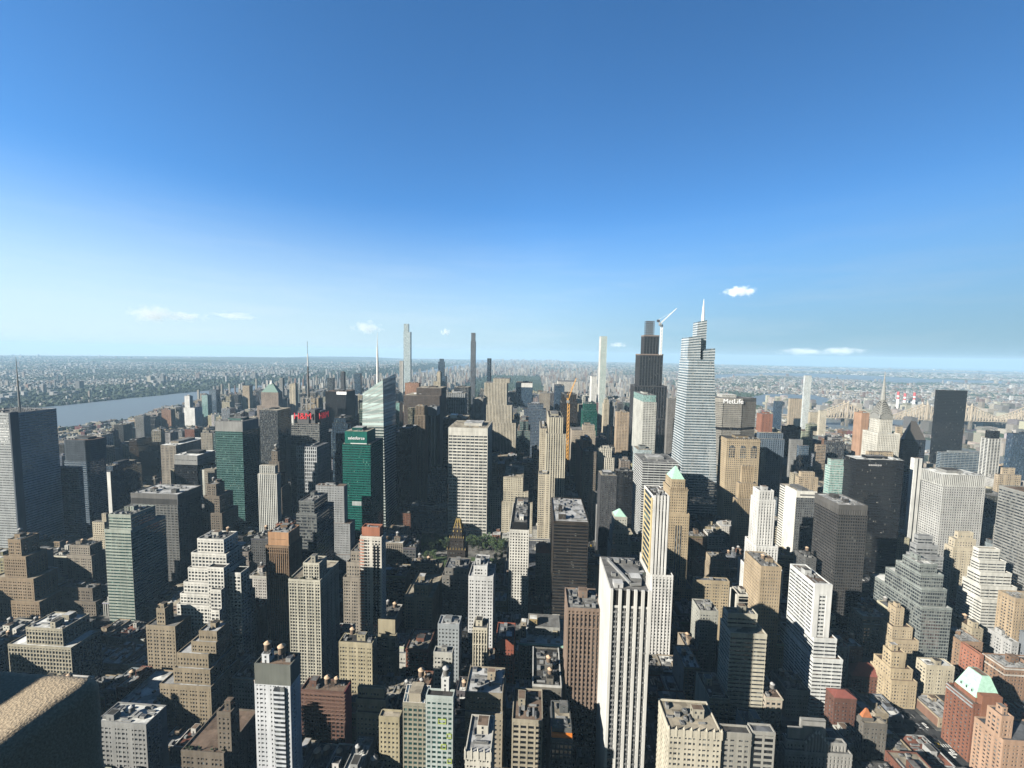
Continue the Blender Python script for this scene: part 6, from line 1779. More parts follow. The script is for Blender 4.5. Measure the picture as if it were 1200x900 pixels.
# the rest of the city's blocks, past what one could list one by one
mb = MB()
for k in REST:
    nm, c, st, q = fill_style(k)
    c = tuple(round(v * 20) / 20 + .01 for v in c); st = dict(st); st['wall'] = c
    x0, x1, y0, y1, _, z1 = FILL[k]
    facade(mb, x0, x1, y0, y1, 0, z1, st, ring=False)
    mb.box(x0 + .4, x1 - .4, y0 + .4, y1 - .4, z1 - .1, z1 + .25, roof_mat(ROOFS[q.choice(['tar', 'grey', 'silver', 'gravel', 'slate'])]))
    if min(x1 - x0, y1 - y0) > 9:
        a, b2 = x0 + (x1 - x0) * q.uniform(.15, .5), y0 + (y1 - y0) * q.uniform(.2, .5)
        mb.box(a, a + 4.5, b2, b2 + 4.5, z1, z1 + q.uniform(2.5, 6), wall_mat(c))
o = mb.build('background_buildings')
tag(o, 'remaining crowded city blocks seen between the nearer towers', 'buildings', kind='stuff')
# ------------------------------------------------------------------ far low city: one carpet of small buildings, and its greenery
def tint_mat(name, windows=True):
    m = bpy.data.materials.new(name)
    nt, ns, ls, b = nodes_of(m)
    at = N(nt, 'ShaderNodeAttribute', attribute_name='tint')
    out = at.outputs['Color']
    if windows:
        geo = N(nt, 'ShaderNodeNewGeometry')
        sx = N(nt, 'ShaderNodeSeparateXYZ'); ls.new(geo.outputs['Position'], sx.inputs[0])
        sn = N(nt, 'ShaderNodeSeparateXYZ'); ls.new(geo.outputs['Normal'], sn.inputs[0])
        def cell(sock, w, f):
            d = N(nt, 'ShaderNodeMath', operation='DIVIDE'); d.inputs[1].default_value = w; ls.new(sock, d.inputs[0])
            fr = N(nt, 'ShaderNodeMath', operation='FRACT'); ls.new(d.outputs[0], fr.inputs[0])
            g = N(nt, 'ShaderNodeMath', operation='GREATER_THAN'); g.inputs[1].default_value = f; ls.new(fr.outputs[0], g.inputs[0])
            return g.outputs[0]
        ad = N(nt, 'ShaderNodeMath', operation='ADD'); ls.new(sx.outputs[0], ad.inputs[0]); ls.new(sx.outputs[1], ad.inputs[1])
        a = cell(sx.outputs[2], 3.5, .5); c = cell(ad.outputs[0], 3.0, .45)
        mu = N(nt, 'ShaderNodeMath', operation='MULTIPLY'); ls.new(a, mu.inputs[0]); ls.new(c, mu.inputs[1])
        lt = N(nt, 'ShaderNodeMath', operation='LESS_THAN'); lt.inputs[1].default_value = .5; ls.new(sn.outputs[2], lt.inputs[0])
        m2 = N(nt, 'ShaderNodeMath', operation='MULTIPLY'); ls.new(mu.outputs[0], m2.inputs[0]); ls.new(lt.outputs[0], m2.inputs[1])
        m3 = N(nt, 'ShaderNodeMath', operation='MULTIPLY'); ls.new(m2.outputs[0], m3.inputs[0]); m3.inputs[1].default_value = .8
        mx = N(nt, 'ShaderNodeMixRGB'); ls.new(m3.outputs[0], mx.inputs[0]); ls.new(out, mx.inputs[1]); mx.inputs[2].default_value = (.045, .05, .06, 1)
        out = mx.outputs[0]
    ls.new(out, b.inputs['Base Color'])
    b.inputs['Roughness'].default_value = .9
    b.inputs['Specular IOR Level'].default_value = .2
    return m

from mathutils import noise as mnoise
def in_poly(x, y, poly):
    c = False; n = len(poly)
    for i in range(n):
        (xa, ya), (xb, yb) = poly[i], poly[(i + 1) % n]
        if (ya > y) != (yb > y) and x < (xb - xa) * (y - ya) / (yb - ya) + xa:
            c = not c
    return c
WATERS = [hud, eastr] + [gpoly(p) for p in ([(838, 444), (862, 441), (905, 440), (960, 443), (1010, 446), (1060, 449), (1120, 449), (1180, 450), (1180, 447), (1090, 444), (1020, 440.5), (965, 438), (900, 437), (838, 439)],
          [(900, 434), (985, 434.6), (1090, 436.5), (1180, 439), (1210, 438.6), (1100, 434.8), (1000, 433), (900, 432.2)],
          [(885, 464), (900, 461.5), (930, 462), (958, 466), (962, 470), (925, 469)])]
q = random.Random(77)
rows, cols, grows, gcols = [], [], [], []
PALF = [(.60, .58, .54), (.48, .44, .38), (.36, .30, .25), (.30, .18, .13), (.68, .68, .67), (.40, .40, .40), (.26, .25, .24), (.52, .46, .37), (.16, .165, .17)]
n_try = 0
while len(rows) < 30000 and n_try < 120000:
    n_try += 1
    u = q.uniform(-30, 1230)
    hz = 408.5 + (u - 200) * .0166
    v = hz + 7.6 + (q.random() ** 1.5) * 62
    if v > 545: continue
    p = at_z(u, v, 0)
    x, y = p[0], p[1]
    d = math.hypot(x, y)
    if d > 22000 or (-1900 < x < 1320 and y < 2650) or y < 200: continue
    if any(in_poly(x, y, w) for w in WATERS) or (in_poly(x, y, isl) and q.random() < .4): continue
    if -735 < x < 80 and 2050 < y < 6110: continue
    if -2600 < x < -1700 and False: continue
    fl_ = .5 + .5 * mnoise.noise(Vector((x * .00085, y * .00085, 3))) + .25 * mnoise.noise(Vector((x * .003, y * .003, 7)))
    green = q.random() < max(.06, min(.96, (.32 if x > -2100 else .52) + 2.6 * (fl_ - .5)))
    s = max(9, d / F_PX * q.uniform(.5, 1.5))
    w, dp = s * q.uniform(.7, 1.8), s * q.uniform(.6, 1.5)
    if far_shore(y) > x > far_shore(y) - 900 and y < 11000 and 2400 < y: green = True
    if green:
        h_ = q.uniform(7, 15)
        grows.append((x - w, x + w, y - dp, y + dp, -1, h_)); g_ = q.uniform(.7, 1.3)
        gcols.append((.040 * g_, .066 * g_, .028 * g_))
        continue
    h_ = q.uniform(7, 18)
    t = q.random()
    if -2060 < x < 1330:
        h_ = q.uniform(16, 40) if t < .55 else (q.uniform(40, 75) if t < .88 else q.uniform(75, 125))
    elif t > .97: h_ = q.uniform(25, 60)
    if t < .06 and x > 1500: w *= 2.2; dp *= 2
    rows.append((x - w / 2, x + w / 2, y - dp / 2, y + dp / 2, -1, h_))
    g_ = q.uniform(.75, 1.25)
    c = q.choice(PALF) if x > 1400 or x < -2100 else q.choice(PALF[:4] + PALF[5:8])
    cols.append(tuple(min(.5, k * g_ * .5 + .01) for k in c))
mb = MB(); mb.boxes(rows, tint_mat('far_building_walls'))
o = mb.build('distant_buildings'); attr_color(o.data, np.array(cols))
tag(o, 'endless pale low buildings filling the far boroughs', 'buildings', kind='stuff')
mb = MB(); mb.boxes([], leaf_far)
# greenery as low rounded clumps
for (x0, x1, y0, y1, z0, z1) in grows:
    cx, c2 = (x0 + x1) / 2, (y0 + y1) / 2; a, b2 = (x1 - x0) / 2, (y1 - y0) / 2
    n = 6; o_ = q.uniform(0, 1)
    lo = [(cx + a * math.cos(o_ + i * math.pi / 3) * q.uniform(.8, 1.2), c2 + b2 * math.sin(o_ + i * math.pi / 3) * q.uniform(.8, 1.2)) for i in range(n)]
    hi_ = [(cx + (p[0] - cx) * .6, c2 + (p[1] - c2) * .6, z1 * q.uniform(.75, 1.1)) for p in lo]
    mb.prism(lo, -1, z1, leaf_far, hi_)
o = mb.build('distant_greenery'); tag(o, 'dark green trees and parks between the far buildings', 'trees', kind='stuff')

# the big park uptown: tree cover over lawns
pk = MB()
lawn = plain_mat('park_lawn', (.06, .095, .03), 1.0)
tag(sheet('lawn', park, lawn, .05), kind='structure')
for i in range(5200):
    x, y = q.uniform(park[0][0], park[1][0]), 2070 + 4000 * q.random() ** 1.4
    if math.sin(x * .012) * math.sin(y * .009) > .78: continue
    s = q.uniform(5, 11); h_ = q.uniform(8, 20); o_ = q.random()
    lo = [(x + s * math.cos(o_ + i2 * 1.257) * q.uniform(.7, 1.2), y + s * math.sin(o_ + i2 * 1.257) * q.uniform(.7, 1.2)) for i2 in range(5)]
    pk.prism(lo, 0, h_, leaf_far, [(x + (p[0] - x) * .5, y + (p[1] - y) * .5, h_ * q.uniform(.85, 1.1)) for p in lo])
o = pk.build('park_trees'); tag(o, 'dense green tree cover of the large uptown park', 'trees', kind='stuff')

# wooded ridge beyond the river
def ridge(name, spine, w0, hmax, seedv):
    qq = random.Random(seedv); mb2 = MB(); V = []; n = len(spine); m_ = 9
    for (x, y, hh, w) in spine:
        for j in range(m_):
            t = j / (m_ - 1)
            prof = min(1, 3.2 * t) * (1 - .35 * t) if t < 1 else 0
            V.append((x - w * t + qq.uniform(-12, 12), y + qq.uniform(-20, 20), (hh * prof * qq.uniform(.9, 1.08) if 0 < j < m_ - 1 else -2)))
    Fc = [[i * m_ + j, i * m_ + j + 1, (i + 1) * m_ + j + 1, (i + 1) * m_ + j] for i in range(n - 1) for j in range(m_ - 1)] + [list(range((n - 1) * m_, n * m_)), list(range(m_))[::-1]]
    mb2.poly(V, Fc, leaf_far)
    return tag(mb2.build(name), kind='structure')
ridge('hill', [(far_shore(y) - 40, y, 18 + 74 * min(1, max(0, (y - 2600) / 5200)) * (1 if y < 9600 else .55), 900) for y in range(1400, 10000, 120)], 900, 100, 4)
ridge('hill', [(-6500, y, 60 + 60 * math.sin(y * .0006) ** 2, 4500) for y in range(9000, 21000, 600)], 900, 100, 6)

# tree clumps and houses along that ridge
def ridge_h(x, y):
    xs = far_shore(y) - 40
    t = (xs - x) / 900
    return 0 if not 0 < t < 1 else (18 + 74 * min(1, max(0, (y - 2600) / 5200)) * (1 if y < 9600 else .55)) * min(1, 3.2 * t) * (1 - .35 * t)
rq = random.Random(31); rt = MB(); rb, rc_ = [], []
for i in range(3800):
    y = 1500 + 8300 * rq.random() ** 1.3; xs = far_shore(y) - 40
    x = xs - 880 * rq.random() ** 1.6; hz_ = ridge_h(x, y); s = rq.uniform(12, 34)
    if rq.random() < .14 and xs - x > 230:
        rb.append((x, x + s, y, y + s, hz_ - 8, hz_ + rq.uniform(10, 30 if rq.random() < .85 else 75))); rc_.append([rq.uniform(.1, .32)] * 3); continue
    lo = [(x + s * math.cos(i2 * 1.257) * rq.uniform(.7, 1.2), y + s * math.sin(i2 * 1.257) * rq.uniform(.7, 1.2)) for i2 in range(5)]
    rt.prism(lo, hz_ - 6, hz_ + rq.uniform(6, 18), leaf_far, [(x + (p[0] - x) * .5, y + (p[1] - y) * .5, hz_ + rq.uniform(6, 18)) for p in lo])
o = rt.build('ridge_trees'); tag(o, 'dark woods covering the long ridge beyond the river', 'trees', kind='stuff')
mb = MB()
for i in range(1500):
    x = rq.uniform(1650, 1805) if rq.random() < .3 else rq.uniform(2085, 3300); y = rq.uniform(300, 3000)
    s = rq.uniform(16, 46); t = rq.random()
    rb.append((x, x + s * rq.uniform(.6, 1.4), y, y + s, -1, rq.uniform(8, 20) if t < .7 else rq.uniform(20, 70))); g_ = rq.uniform(.06, .34); rc_.append([g_, g_ * rq.uniform(.85, .98), g_ * rq.uniform(.68, .9)])
mb.boxes(rb, bpy.data.materials['far_building_walls']); o = mb.build('waterside_buildings'); attr_color(o.data, np.array(rc_)); tag(o, 'small pale buildings along the far ridge and the far riverbanks', 'buildings', kind='stuff')

# riverside towers on the far bank
FT = [(62, 432 + 14, 3300, 30, 'brown slab on the far river bank, first of two on the left', (.28, .22, .2), 455), (44, 448, 3300, 24, 'brown slab at the far left river bank', (.28, .22, .2), 462),
      (152, 447, 3300, 22, 'tan block, leftmost of the far bank tower group', (.42, .36, .3), 463), (174, 441, 3400, 18, 'cream tower, tallest of the far bank tower group', (.62, .58, .5), 463),
      (186, 443, 3400, 18, 'grey tower in the middle of the far bank group', (.34, .34, .34), 463), (194, 442, 3450, 14, 'pale tower, rightmost of the far bank group', (.56, .52, .46), 463),
      (231, 438, 4200, 24, 'brown block by itself on the far bank ridge', (.3, .24, .22), 448), (262, 437, 4400, 16, 'slim grey tower on the far bank ridge', (.4, .38, .36), 446)]
for (u, v, Y, w, lab, c, _b) in FT:
    p = at_y(u, v, Y); org = (p[0], Y, 0)
    root = thing('apartment_tower', lab, 'apartment tower', org); root['kind'] = 'thing'
    mb = MB(); facade(mb, p[0] - w, p[0] + w, Y, Y + 30, -1, p[2], punch(c, 'dark', bay=5, fl=5), ring=False); mb.build('facade', root, org)
    mb = MB(); mb.box(p[0] - w * .3, p[0] + w * .3, Y + 8, Y + 20, p[2], p[2] + 6, wall_mat(c)); mb.build('penthouse', root, org)

# pier and waterside park
mb = MB(); a, b2 = at_z(104, 495.5, 1), at_z(136, 494, 1)
b2[0] = -1880; b2[1] = a[1]
mb.box(min(a[0], b2[0]), max(a[0], b2[0]), min(a[1], b2[1]) - 14, max(a[1], b2[1]), -2, 3, wall_mat(C['grey'])); mb.box(min(a[0], b2[0]) + 20, max(a[0], b2[0]) - 10, min(a[1], b2[1]) - 10, max(a[1], b2[1]) - 6, 3, 9, wall_mat(C['ltgrey']))
tag(mb.build('pier'), 'long grey pier reaching into the river near the left shore', 'pier')

for i in range(160):
    x, y, s = q.uniform(-1890, -1740), q.uniform(1440, 2000), q.uniform(6, 13)
    lo = [(x + s * math.cos(i2 * 1.257) * q.uniform(.7, 1.2), y + s * math.sin(i2 * 1.257) * q.uniform(.7, 1.2)) for i2 in range(5)]
    pk2 = MB() if i == 0 else pk2
    pk2.prism(lo, 0, q.uniform(8, 15), leaf_far, [(x + (p[0] - x) * .5, y + (p[1] - y) * .5) for p in lo])
o = pk2.build('waterside_trees'); tag(o, 'green trees of the small park on the near riverbank', 'trees', kind='stuff')

# ------------------------------------------------------------------ traffic where the avenues can be seen from here
CARM = {n: plain_mat('car_paint_' + n, c, .35) for n, c in (('yellow', (.75, .48, .03)), ('white', (.8, .8, .8)), ('black', (.03, .03, .035)), ('grey', (.3, .31, .33)))}
def car_mesh(n):
    def f(mb):
        m_ = CARM[n]
        mb.box(-.9, .9, -2.3, 2.3, .35, .95, m_)
        mb.prism([(-.85, -1.5), (.85, -1.5), (.85, 1.2), (-.85, 1.2)], .95, 1.5, G['black'], [(-.7, -1.0), (.7, -1.0), (.7, .7), (-.7, .7)], m_)
        for a in (-.92, .72):
            for b3 in (-1.6, 1.2):
                mb.box(a, a + .2, b3, b3 + .62, 0, .62, steel_dk)
    return shared('car_' + n, f)
cq = random.Random(12); n_car = 0
for a in AVE[4:14]:
    for dx in (-5, -1.7, 1.7, 5):
        yy = 150
        while yy < 900 and n_car < 90:
            yy += cq.uniform(8, 26)
            pu = project([(a + dx, yy, 1.2)])[0]
            ix, iy = int(pu[0] * RW / 1200), int(pu[1] * RH / 900)
            if not (0 <= ix < RW and 0 <= iy < RH) or zb[iy, ix] > 1.01 / pu[2]: continue
            n = cq.choice(['yellow', 'white', 'black', 'grey', 'black'])
            o = bpy.data.objects.new('taxi' if n == 'yellow' else 'car', car_mesh(n)); COL.objects.link(o); o.location = (a + dx, yy, -.04); n_car += 1
            tag(o, {'yellow': 'yellow taxi on a street deep between the buildings', 'white': 'white car on a street deep between the buildings', 'black': 'black car on a street deep between the buildings', 'grey': 'grey car on a street deep between the buildings'}[n], 'taxi' if n == 'yellow' else 'car', 'street traffic', 'thing')

# ------------------------------------------------------------------ bridge
org = (1480, 2092, 0)
br = thing('bridge', 'long pale steel cantilever truss bridge with humped towers crossing the river at right', 'bridge', org)
br['kind'] = 'thing'
bm = plain_mat('bridge_steel', (.52, .44, .34), .7)
bx0, bx1, bY = 1430, 2560, 2092
tw = [1560, 1935, 2140, 2420]
def chord(x):
    dm = min(abs(x - t) for t in tw)
    return 52 + 66 * max(0, 1 - dm / 165) ** 1.25
mb = MB(); mb.box(bx0 - 200, bx1 + 250, bY - 13, bY + 13, 40, 44, bm); mb.box(bx0 - 200, bx1 + 250, bY - 12, bY + 12, 49, 51, bm); mb.build('deck', br, org)
for s in (-13.5, 13.5):
    mb = MB(); n = 84
    for i in range(n):
        xa = bx0 + (bx1 - bx0) * i / n; xb = bx0 + (bx1 - bx0) * (i + 1) / n
        mb.bar((xa, bY + s, chord(xa)), (xb, bY + s, chord(xb)), 3.2, bm)
        mb.bar((xa, bY + s, 42), (xa, bY + s, chord(xa)), 2.4, bm)
        if i % 2: mb.bar((xa, bY + s, 42), (xb, bY + s, chord(xb)), 1.8, bm)
        else: mb.bar((xa, bY + s, chord(xa)), (xb, bY + s, 42), 1.8, bm)
    mb.build('truss', br, org)
for t in tw:
    mb = MB()
    for s in (-13.5, 13.5):
        mb.box(t - 3, t + 3, bY + s - 3, bY + s + 3, 44.2, 120, bm); mb.cyl((t, bY + s), 3, 120, 131, bm, 6, .2)
        mb.box(t - 5, t + 5, bY + s - 5, bY + s + 5, -3, 40, wall_mat((.22, .20, .17)))
    mb.box(t - 1.5, t + 1.5, bY - 10, bY + 10, 110, 114, bm)
    mb.build('bridge_tower', br, org)

# ------------------------------------------------------------------ smokestacks
swh, srd = plain_mat('stack_white', (.74, .73, .71), .7), plain_mat('stack_red', (.50, .09, .09), .7)
for (u, v0, v1, lab) in ((1053, 459, 476, 'red and white striped chimney, leftmost of the three'), (1060.8, 461, 477, 'red and white striped chimney, middle one of the three'), (1072, 460, 478, 'red and white striped chimney, rightmost, beside its pale plant')):
    Y = 2780; p0 = at_y(u, v0, Y); org = (p0[0], Y, 0)
    root = thing('smokestack', lab, 'chimney', org, 'striped power plant chimneys'); root['kind'] = 'thing'
    H_ = p0[2]
    mb = MB(); mb.cyl((p0[0], Y), 9, -1, H_ * .62, swh, 14, 7); mb.build('shaft', root, org)
    for k in range(4):
        mb = MB(); mb.cyl((p0[0], Y), 6.9, H_ * (.62 + .095 * k) + .01, H_ * (.62 + .095 * (k + 1)), (srd, swh)[k % 2 if k < 3 else 0], 14, 6.6); mb.build('painted_band', root, org)
p = at_y(1067, 480, 2790); org = (p[0], 2790, 0)
root = thing('power_plant', 'broad pale power plant hall under the striped chimneys', 'power plant', org); root['kind'] = 'thing'
mb = MB(); mb.box(p[0] - 120, p[0] + 90, 2800, 2880, -1, 42, wall_mat((.62, .61, .58))); mb.build('hall', root, org)
mb = MB(); mb.box(p[0] + 20, p[0] + 78, 2797, 2860, 42, 62, wall_mat((.55, .57, .58))); mb.build('boiler_house', root, org)

# ------------------------------------------------------------------ cranes
def crane(label, base, top, tip, back, cm, w):
    org = tuple(base)
    root = thing('tower_crane', label, 'crane', org); root['kind'] = 'thing'
    base, top, tip, back = Vector(base), Vector(top), Vector(tip), Vector(back)
    mb = MB(); hgt = top.z - base.z; n = int(hgt / (w * 2.2)) + 1
    for (sx, sy) in ((-1, -1), (1, -1), (1, 1), (-1, 1)):
        mb.box(base.x + sx * w / 2 - w * .12, base.x + sx * w / 2 + w * .12, base.y + sy * w / 2 - w * .12, base.y + sy * w / 2 + w * .12, base.z, top.z, cm)
    for k in range(n):
        za, zb2 = base.z + hgt * k / n, base.z + hgt * (k + 1) / n
        for sy in (-1, 1):
            mb.bar((base.x - w / 2, base.y + sy * w / 2, za), (base.x + w / 2, base.y + sy * w / 2, zb2), w * .16, cm)
            mb.bar((base.x + sy * w / 2, base.y - w / 2, zb2), (base.x + sy * w / 2, base.y + w / 2, za), w * .16, cm)
    mb.build('mast', root, org)
    mb = MB(); d = tip - top; s = Vector((0, 1, 0)) * (w * .38); up = d.cross(s).normalized() * (w * .55)
    if up.z < 0: up = -up
    n = 14
    for o_ in (s, -s, up): mb.bar(top + o_, tip + o_ * .3, w * .2, cm)
    for k in range(n):
        a = top + d * (k / n); b3 = top + d * ((k + 1) / n); f = 1 - .7 * k / n
        mb.bar(a + s * f, b3 + up * f, w * .13, cm); mb.bar(a + up * f, b3 - s * f, w * .13, cm)
    mb.build('jib', root, org)
    mb = MB(); mb.bar(top, back, w * .6, cm); mb.box(back.x - w * .8, back.x + w * .8, back.y - w * .6, back.y + w * .6, back.z - w * 1.3, back.z + w * .2, steel_dk); mb.build('counterweight', root, org)
    mb = MB(); apex = top + Vector((-(d.x) * .06, 0, abs(d.z) * .25 + 3)); mb.bar(top, apex, w * .3, cm); mb.bar(apex, top + d * .82, w * .1, cm); mb.bar(apex, back, w * .1, cm); mb.build('tie_rope', root, org)
    mb = MB(); mb.box(top.x - w * .7, top.x + w * .7, top.y - w * 1.3, top.y + w * .5, top.z - w * .9, top.z + w * .5, galv); mb.build('cab', root, org)
crane('white tower crane with raised jib beside the scaffold crown of the dark skyscraper', at_y(774, 416, 1096), at_y(773.4, 380, 1096), at_y(793, 361.5, 1096), at_y(771.5, 375, 1096), white_m, 4.2)
crane('orange tower crane with steep jib standing before the black bronze tower', at_y(665, 520, 880) * [1, 1, 0], at_y(665.5, 470, 880), at_y(675.5, 443, 880), at_y(663.5, 463, 880), plain_mat('crane_orange', (.72, .38, .10), .6), 4.0)

# ------------------------------------------------------------------ the leafy square: trunks, limbs, leaf clumps
lawn2 = plain_mat('square_lawn', (.05, .085, .025), 1.0)
mb = MB(); mb.box(-160, -60, 560, 625, .12, .2, lawn2); tag(mb.build('lawn'), kind='structure')
bark = plain_mat('bark', (.09, .07, .055), .95)
leafA, leafB = plain_mat('leaf_green', (.062, .105, .026), .8), plain_mat('leaf_dark_green', (.036, .07, .022), .8)
tq = random.Random(21)
PROT = []
for t in range(5):
    cb = MB(); H_ = 15
    cents = [(tq.gauss(0, 2.6), tq.gauss(0, 2.6), tq.uniform(6, 15)) for _ in range(16)]
    for (cx, c2, cz) in cents:
        m_ = leafA if tq.random() < .55 else leafB
        for i in range(44):
            d = Vector((tq.gauss(0, 1), tq.gauss(0, 1), tq.gauss(0, .8)))
            d = d.normalized() * (1.9 * tq.random() ** .4)
            c = Vector((cx, c2, cz)) + d
            a = Vector((tq.gauss(0, 1), tq.gauss(0, 1), tq.gauss(0, .6))).normalized() * tq.uniform(.35, .75); b3 = a.orthogonal().normalized() * tq.uniform(.3, .5)
            cb.poly([c - a, c + b3, c + a, c - b3], [[0, 1, 2, 3]], m_)
    tb = MB(); tb.cyl((0, 0), .38, 0, 6, bark, 7, .22)
    for (cx, c2, cz) in cents[:7]:
        tb.bar((0, 0, 4.5), (cx * .8, c2 * .8, cz - .8), .22, bark)
    co = cb.build('crown'); to = tb.build('trunk')
    PROT.append((co.data, to.data)); bpy.data.objects.remove(co); bpy.data.objects.remove(to)
spots = []
for yy in (532, 545, 648, 659, 668, 600, 616, 634, 575, 560):
    for xx in np.arange(-194, -44, 8.5):
        if yy not in (532, 545, 648, 659, 668) and -160 < xx < -62: continue
        spots.append((xx + tq.uniform(-3, 3), yy + tq.uniform(-3, 3)))
for (xx, yy) in spots:
    pu = project([(xx, yy, 14)])[0]
    ix, iy = int(pu[0] * RW / 1200), int(pu[1] * RH / 900)
    if not (0 <= ix < RW and 0 <= iy < RH) or zb[iy, ix] > 1.02 / pu[2]:
        continue
    root = thing('park_tree', 'leafy green tree among the others in the shaded square before the white gridded slab', 'tree', (xx, yy, .12), 'trees of the small leafy square'); root['kind'] = 'thing'
    k = tq.randrange(5); s = tq.uniform(.8, 1.25)
    inst('crown', PROT[k][0], root, (0, 0, 0), (s, s, s * tq.uniform(.9, 1.1)), tq.uniform(0, 6)); inst('trunk', PROT[k][1], root, (0, 0, 0), (s, s, s))

# ------------------------------------------------------------------ the stone parapet beside the camera
Yc = 1.35
pc = at_y(124, 787, Yc)
stone = bpy.data.materials.new('rough_limestone')
nt, ns, ls, b = nodes_of(stone)
tc = N(nt, 'ShaderNodeTexCoord')
n1 = N(nt, 'ShaderNodeTexNoise'); n1.inputs['Scale'].default_value = 140; n1.inputs['Detail'].default_value = 5; n1.inputs['Roughness'].default_value = .65
n2 = N(nt, 'ShaderNodeTexVoronoi'); n2.inputs['Scale'].default_value = 130
ls.new(tc.outputs['Object'], n1.inputs['Vector']); ls.new(tc.outputs['Object'], n2.inputs['Vector'])
ad = N(nt, 'ShaderNodeMath', operation='MULTIPLY_ADD'); ad.inputs[1].default_value = .7
ls.new(n2.outputs['Distance'], ad.inputs[0]); ls.new(n1.outputs[0], ad.inputs[2])
bp = N(nt, 'ShaderNodeBump'); bp.inputs['Strength'].default_value = .38; bp.inputs['Distance'].default_value = .008
ls.new(ad.outputs[0], bp.inputs['Height']); ls.new(bp.outputs[0], b.inputs['Normal'])
cr = N(nt, 'ShaderNodeValToRGB'); e = cr.color_ramp.elements
e[0].position = .38; e[0].color = (.22, .17, .115, 1); e[1].position = .62; e[1].color = (.33, .265, .185, 1)
ls.new(n1.outputs[0], cr.inputs[0]); ls.new(cr.outputs[0], b.inputs['Base Color'])
b.inputs['Roughness'].default_value = .95
org = (pc[0], pc[1], pc[2])
root = thing('stone_parapet', 'rough tan stone parapet block, partly sunlit, in the bottom left corner', 'parapet', org); root['kind'] = 'thing'
def soft(o, w):
    bv = o.modifiers.new('soft_edge', 'BEVEL'); bv.width = w; bv.segments = 5; bv.limit_method = 'ANGLE'
    for p_ in o.data.polygons: p_.use_smooth = True
    return o
import bmesh
def block(name, x0, x1, y0, y1, z0, z1, wv, amp):
    bmm = bmesh.new()
    bmesh.ops.create_cube(bmm, size=1)
    for v in bmm.verts:
        v.co = Vector(((x0 + x1) / 2 + v.co.x * (x1 - x0), (y0 + y1) / 2 + v.co.y * (y1 - y0), (z0 + z1) / 2 + v.co.z * (z1 - z0)))
    bmesh.ops.bevel(bmm, geom=bmm.edges[:], offset=wv, segments=5, affect='EDGES', profile=.5)
    from mathutils import noise
    L = max(x1 - x0, y1 - y0, z1 - z0)
    for _ in range(7):
        es = [e_ for e_ in bmm.edges if e_.calc_length() > .03]
        if not es: break
        bmesh.ops.subdivide_edges(bmm, edges=es, cuts=1, use_grid_fill=True)
        if len(bmm.verts) > 120000: break
    bmm.normal_update()
    for v in bmm.verts:
        v.co += v.normal * amp * (noise.noise(v.co * 9) + .6 * noise.noise(v.co * 31))
    me = bpy.data.meshes.new(name); bmm.to_mesh(me); bmm.free()
    for p_ in me.polygons: p_.use_smooth = True
    me.materials.append(stone)
    o = bpy.data.objects.new(name, me); COL.objects.link(o); o.parent = root
    return o
block('coping_block', -1.5, 0, -2.2, 0, -.95, 0, .05, .003)
# an unseen taller pier to its left throws the straight shadow
ps = at_z(67, 787, pc[2])
pl = at_z(0, 787, pc[2])
xe = (pl[0] - .95) - pc[0]
hw_ = ((ps[0] - pl[0]) + .95) / (0.84 / math.tan(SUN_EL))
block('raised_pier', xe - .6, xe, -2.6, .25, -.95, hw_, .03, .004)

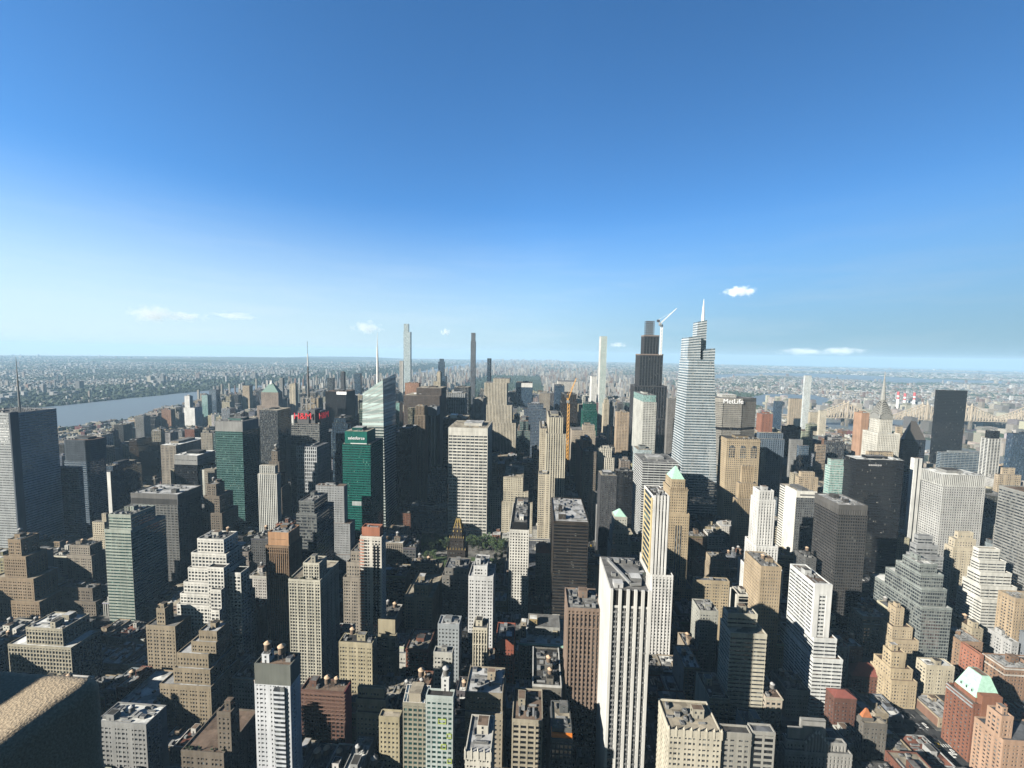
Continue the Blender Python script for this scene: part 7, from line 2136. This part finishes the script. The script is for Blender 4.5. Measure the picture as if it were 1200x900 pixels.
# ------------------------------------------------------------------ clouds, far above the haze
def cloud(label, u, v, w_px, h_px, dist, dens, seedv):
    aniso = -.5 if u > 600 else -.1
    r_ = ray(u, v); r_ = r_ / np.linalg.norm(r_); p = r_ * dist; p[2] += CAM_Z
    sx, sz = w_px / F_PX * dist / 2, h_px / F_PX * dist / 2
    m = bpy.data.materials.new('cloud_vapour')
    m.use_nodes = True; nt = m.node_tree; nt.nodes.clear()
    out = N(nt, 'ShaderNodeOutputMaterial'); pv = N(nt, 'ShaderNodeVolumePrincipled')
    pv.inputs['Color'].default_value = (1, 1, 1, 1); pv.inputs['Anisotropy'].default_value = aniso
    tc = N(nt, 'ShaderNodeTexCoord')
    ns_ = N(nt, 'ShaderNodeTexNoise'); ns_.inputs['Scale'].default_value = 1.9; ns_.inputs['Detail'].default_value = 5
    mp = N(nt, 'ShaderNodeMapping'); mp.inputs['Location'].default_value = (seedv, seedv * 2.3, 0); mp.inputs['Scale'].default_value = (1.6, 1, .8)
    nt.links.new(tc.outputs['Object'], mp.inputs[0]); nt.links.new(mp.outputs[0], ns_.inputs['Vector'])
    ln = N(nt, 'ShaderNodeVectorMath', operation='LENGTH'); nt.links.new(tc.outputs['Object'], ln.inputs[0])
    a = N(nt, 'ShaderNodeMath', operation='SUBTRACT'); nt.links.new(ns_.outputs[0], a.inputs[0])
    k = N(nt, 'ShaderNodeMath', operation='MULTIPLY_ADD'); k.inputs[1].default_value = .55; k.inputs[2].default_value = .12; nt.links.new(ln.outputs['Value'], k.inputs[0])
    nt.links.new(k.outputs[0], a.inputs[1])
    mm = N(nt, 'ShaderNodeMapRange'); mm.inputs[1].default_value = 0; mm.inputs[2].default_value = .22; mm.inputs[3].default_value = 0; mm.inputs[4].default_value = dens / sx
    nt.links.new(a.outputs[0], mm.inputs[0]); nt.links.new(mm.outputs[0], pv.inputs['Density']); nt.links.new(pv.outputs[0], out.inputs['Volume'])
    bmm = bmesh.new(); bmesh.ops.create_icosphere(bmm, subdivisions=3, radius=1)
    me = bpy.data.meshes.new('cloud'); bmm.to_mesh(me); bmm.free(); me.materials.append(m)
    o = bpy.data.objects.new('cloud', me); COL.objects.link(o)
    o.location = p; o.scale = (sx, sx * .8, max(sz, 40)); o.rotation_euler = (0, 0, -math.atan2(p[0], p[1]))
    if o.location.z - o.scale.z < 520: o.location.z = 520 + o.scale.z
    tag(o, label, 'cloud', 'small clouds above the horizon', 'thing')
cloud('small bright puffy cloud alone in the sky above the white striped spire tower', 866, 342, 40, 14, 30000, 1.6, 1.0)
cloud('faint white cloud, brightest of the low left row', 178, 368, 44, 20, 36000, 1.12, 2.0)
cloud('flat pale cloud right of the brightest one in the left row', 216, 371, 44, 12, 36000, 0.91, 3.7)
cloud('small faint flat cloud, rightmost of the low left row', 274, 370, 50, 10, 36000, 0.70, 5.1)
cloud('soft pinkish cloud puff behind the faceted spire tower', 431, 384, 44, 20, 36000, 0.84, 6.4)
cloud('thin streak of cloud low at right, left one of two', 942, 412.5, 56, 10, 40000, .4, 7.9)
cloud('thin streak of cloud low at right, right one of two', 988, 411.5, 42, 10, 40000, .4, 9.2)
cloud('tiny wisp of cloud beside the slender white grid tower', 724, 404, 26, 8, 36000, .6, 10.3)
cloud('tiny slanted wisp of cloud left of the needle tower', 522, 389, 16, 10, 36000, 1.1, 11.3)

# ------------------------------------------------------------------ the air
mb = MB()
hz_m = bpy.data.materials.new('haze_air'); hz_m.use_nodes = True
nt = hz_m.node_tree; nt.nodes.clear()
out = N(nt, 'ShaderNodeOutputMaterial'); pv = N(nt, 'ShaderNodeVolumePrincipled')
pv.inputs['Color'].default_value = (.50, .76, 1.0, 1); pv.inputs['Density'].default_value = HAZE_DENSITY; pv.inputs['Anisotropy'].default_value = 0.0
nt.links.new(pv.outputs[0], out.inputs['Volume'])
mb.box(-25000, 25000, -2600, 25000, -4.0, 505, hz_m)
o = mb.build('haze'); tag(o, 'pale blue summer haze lying over the far city', 'haze', kind='stuff')
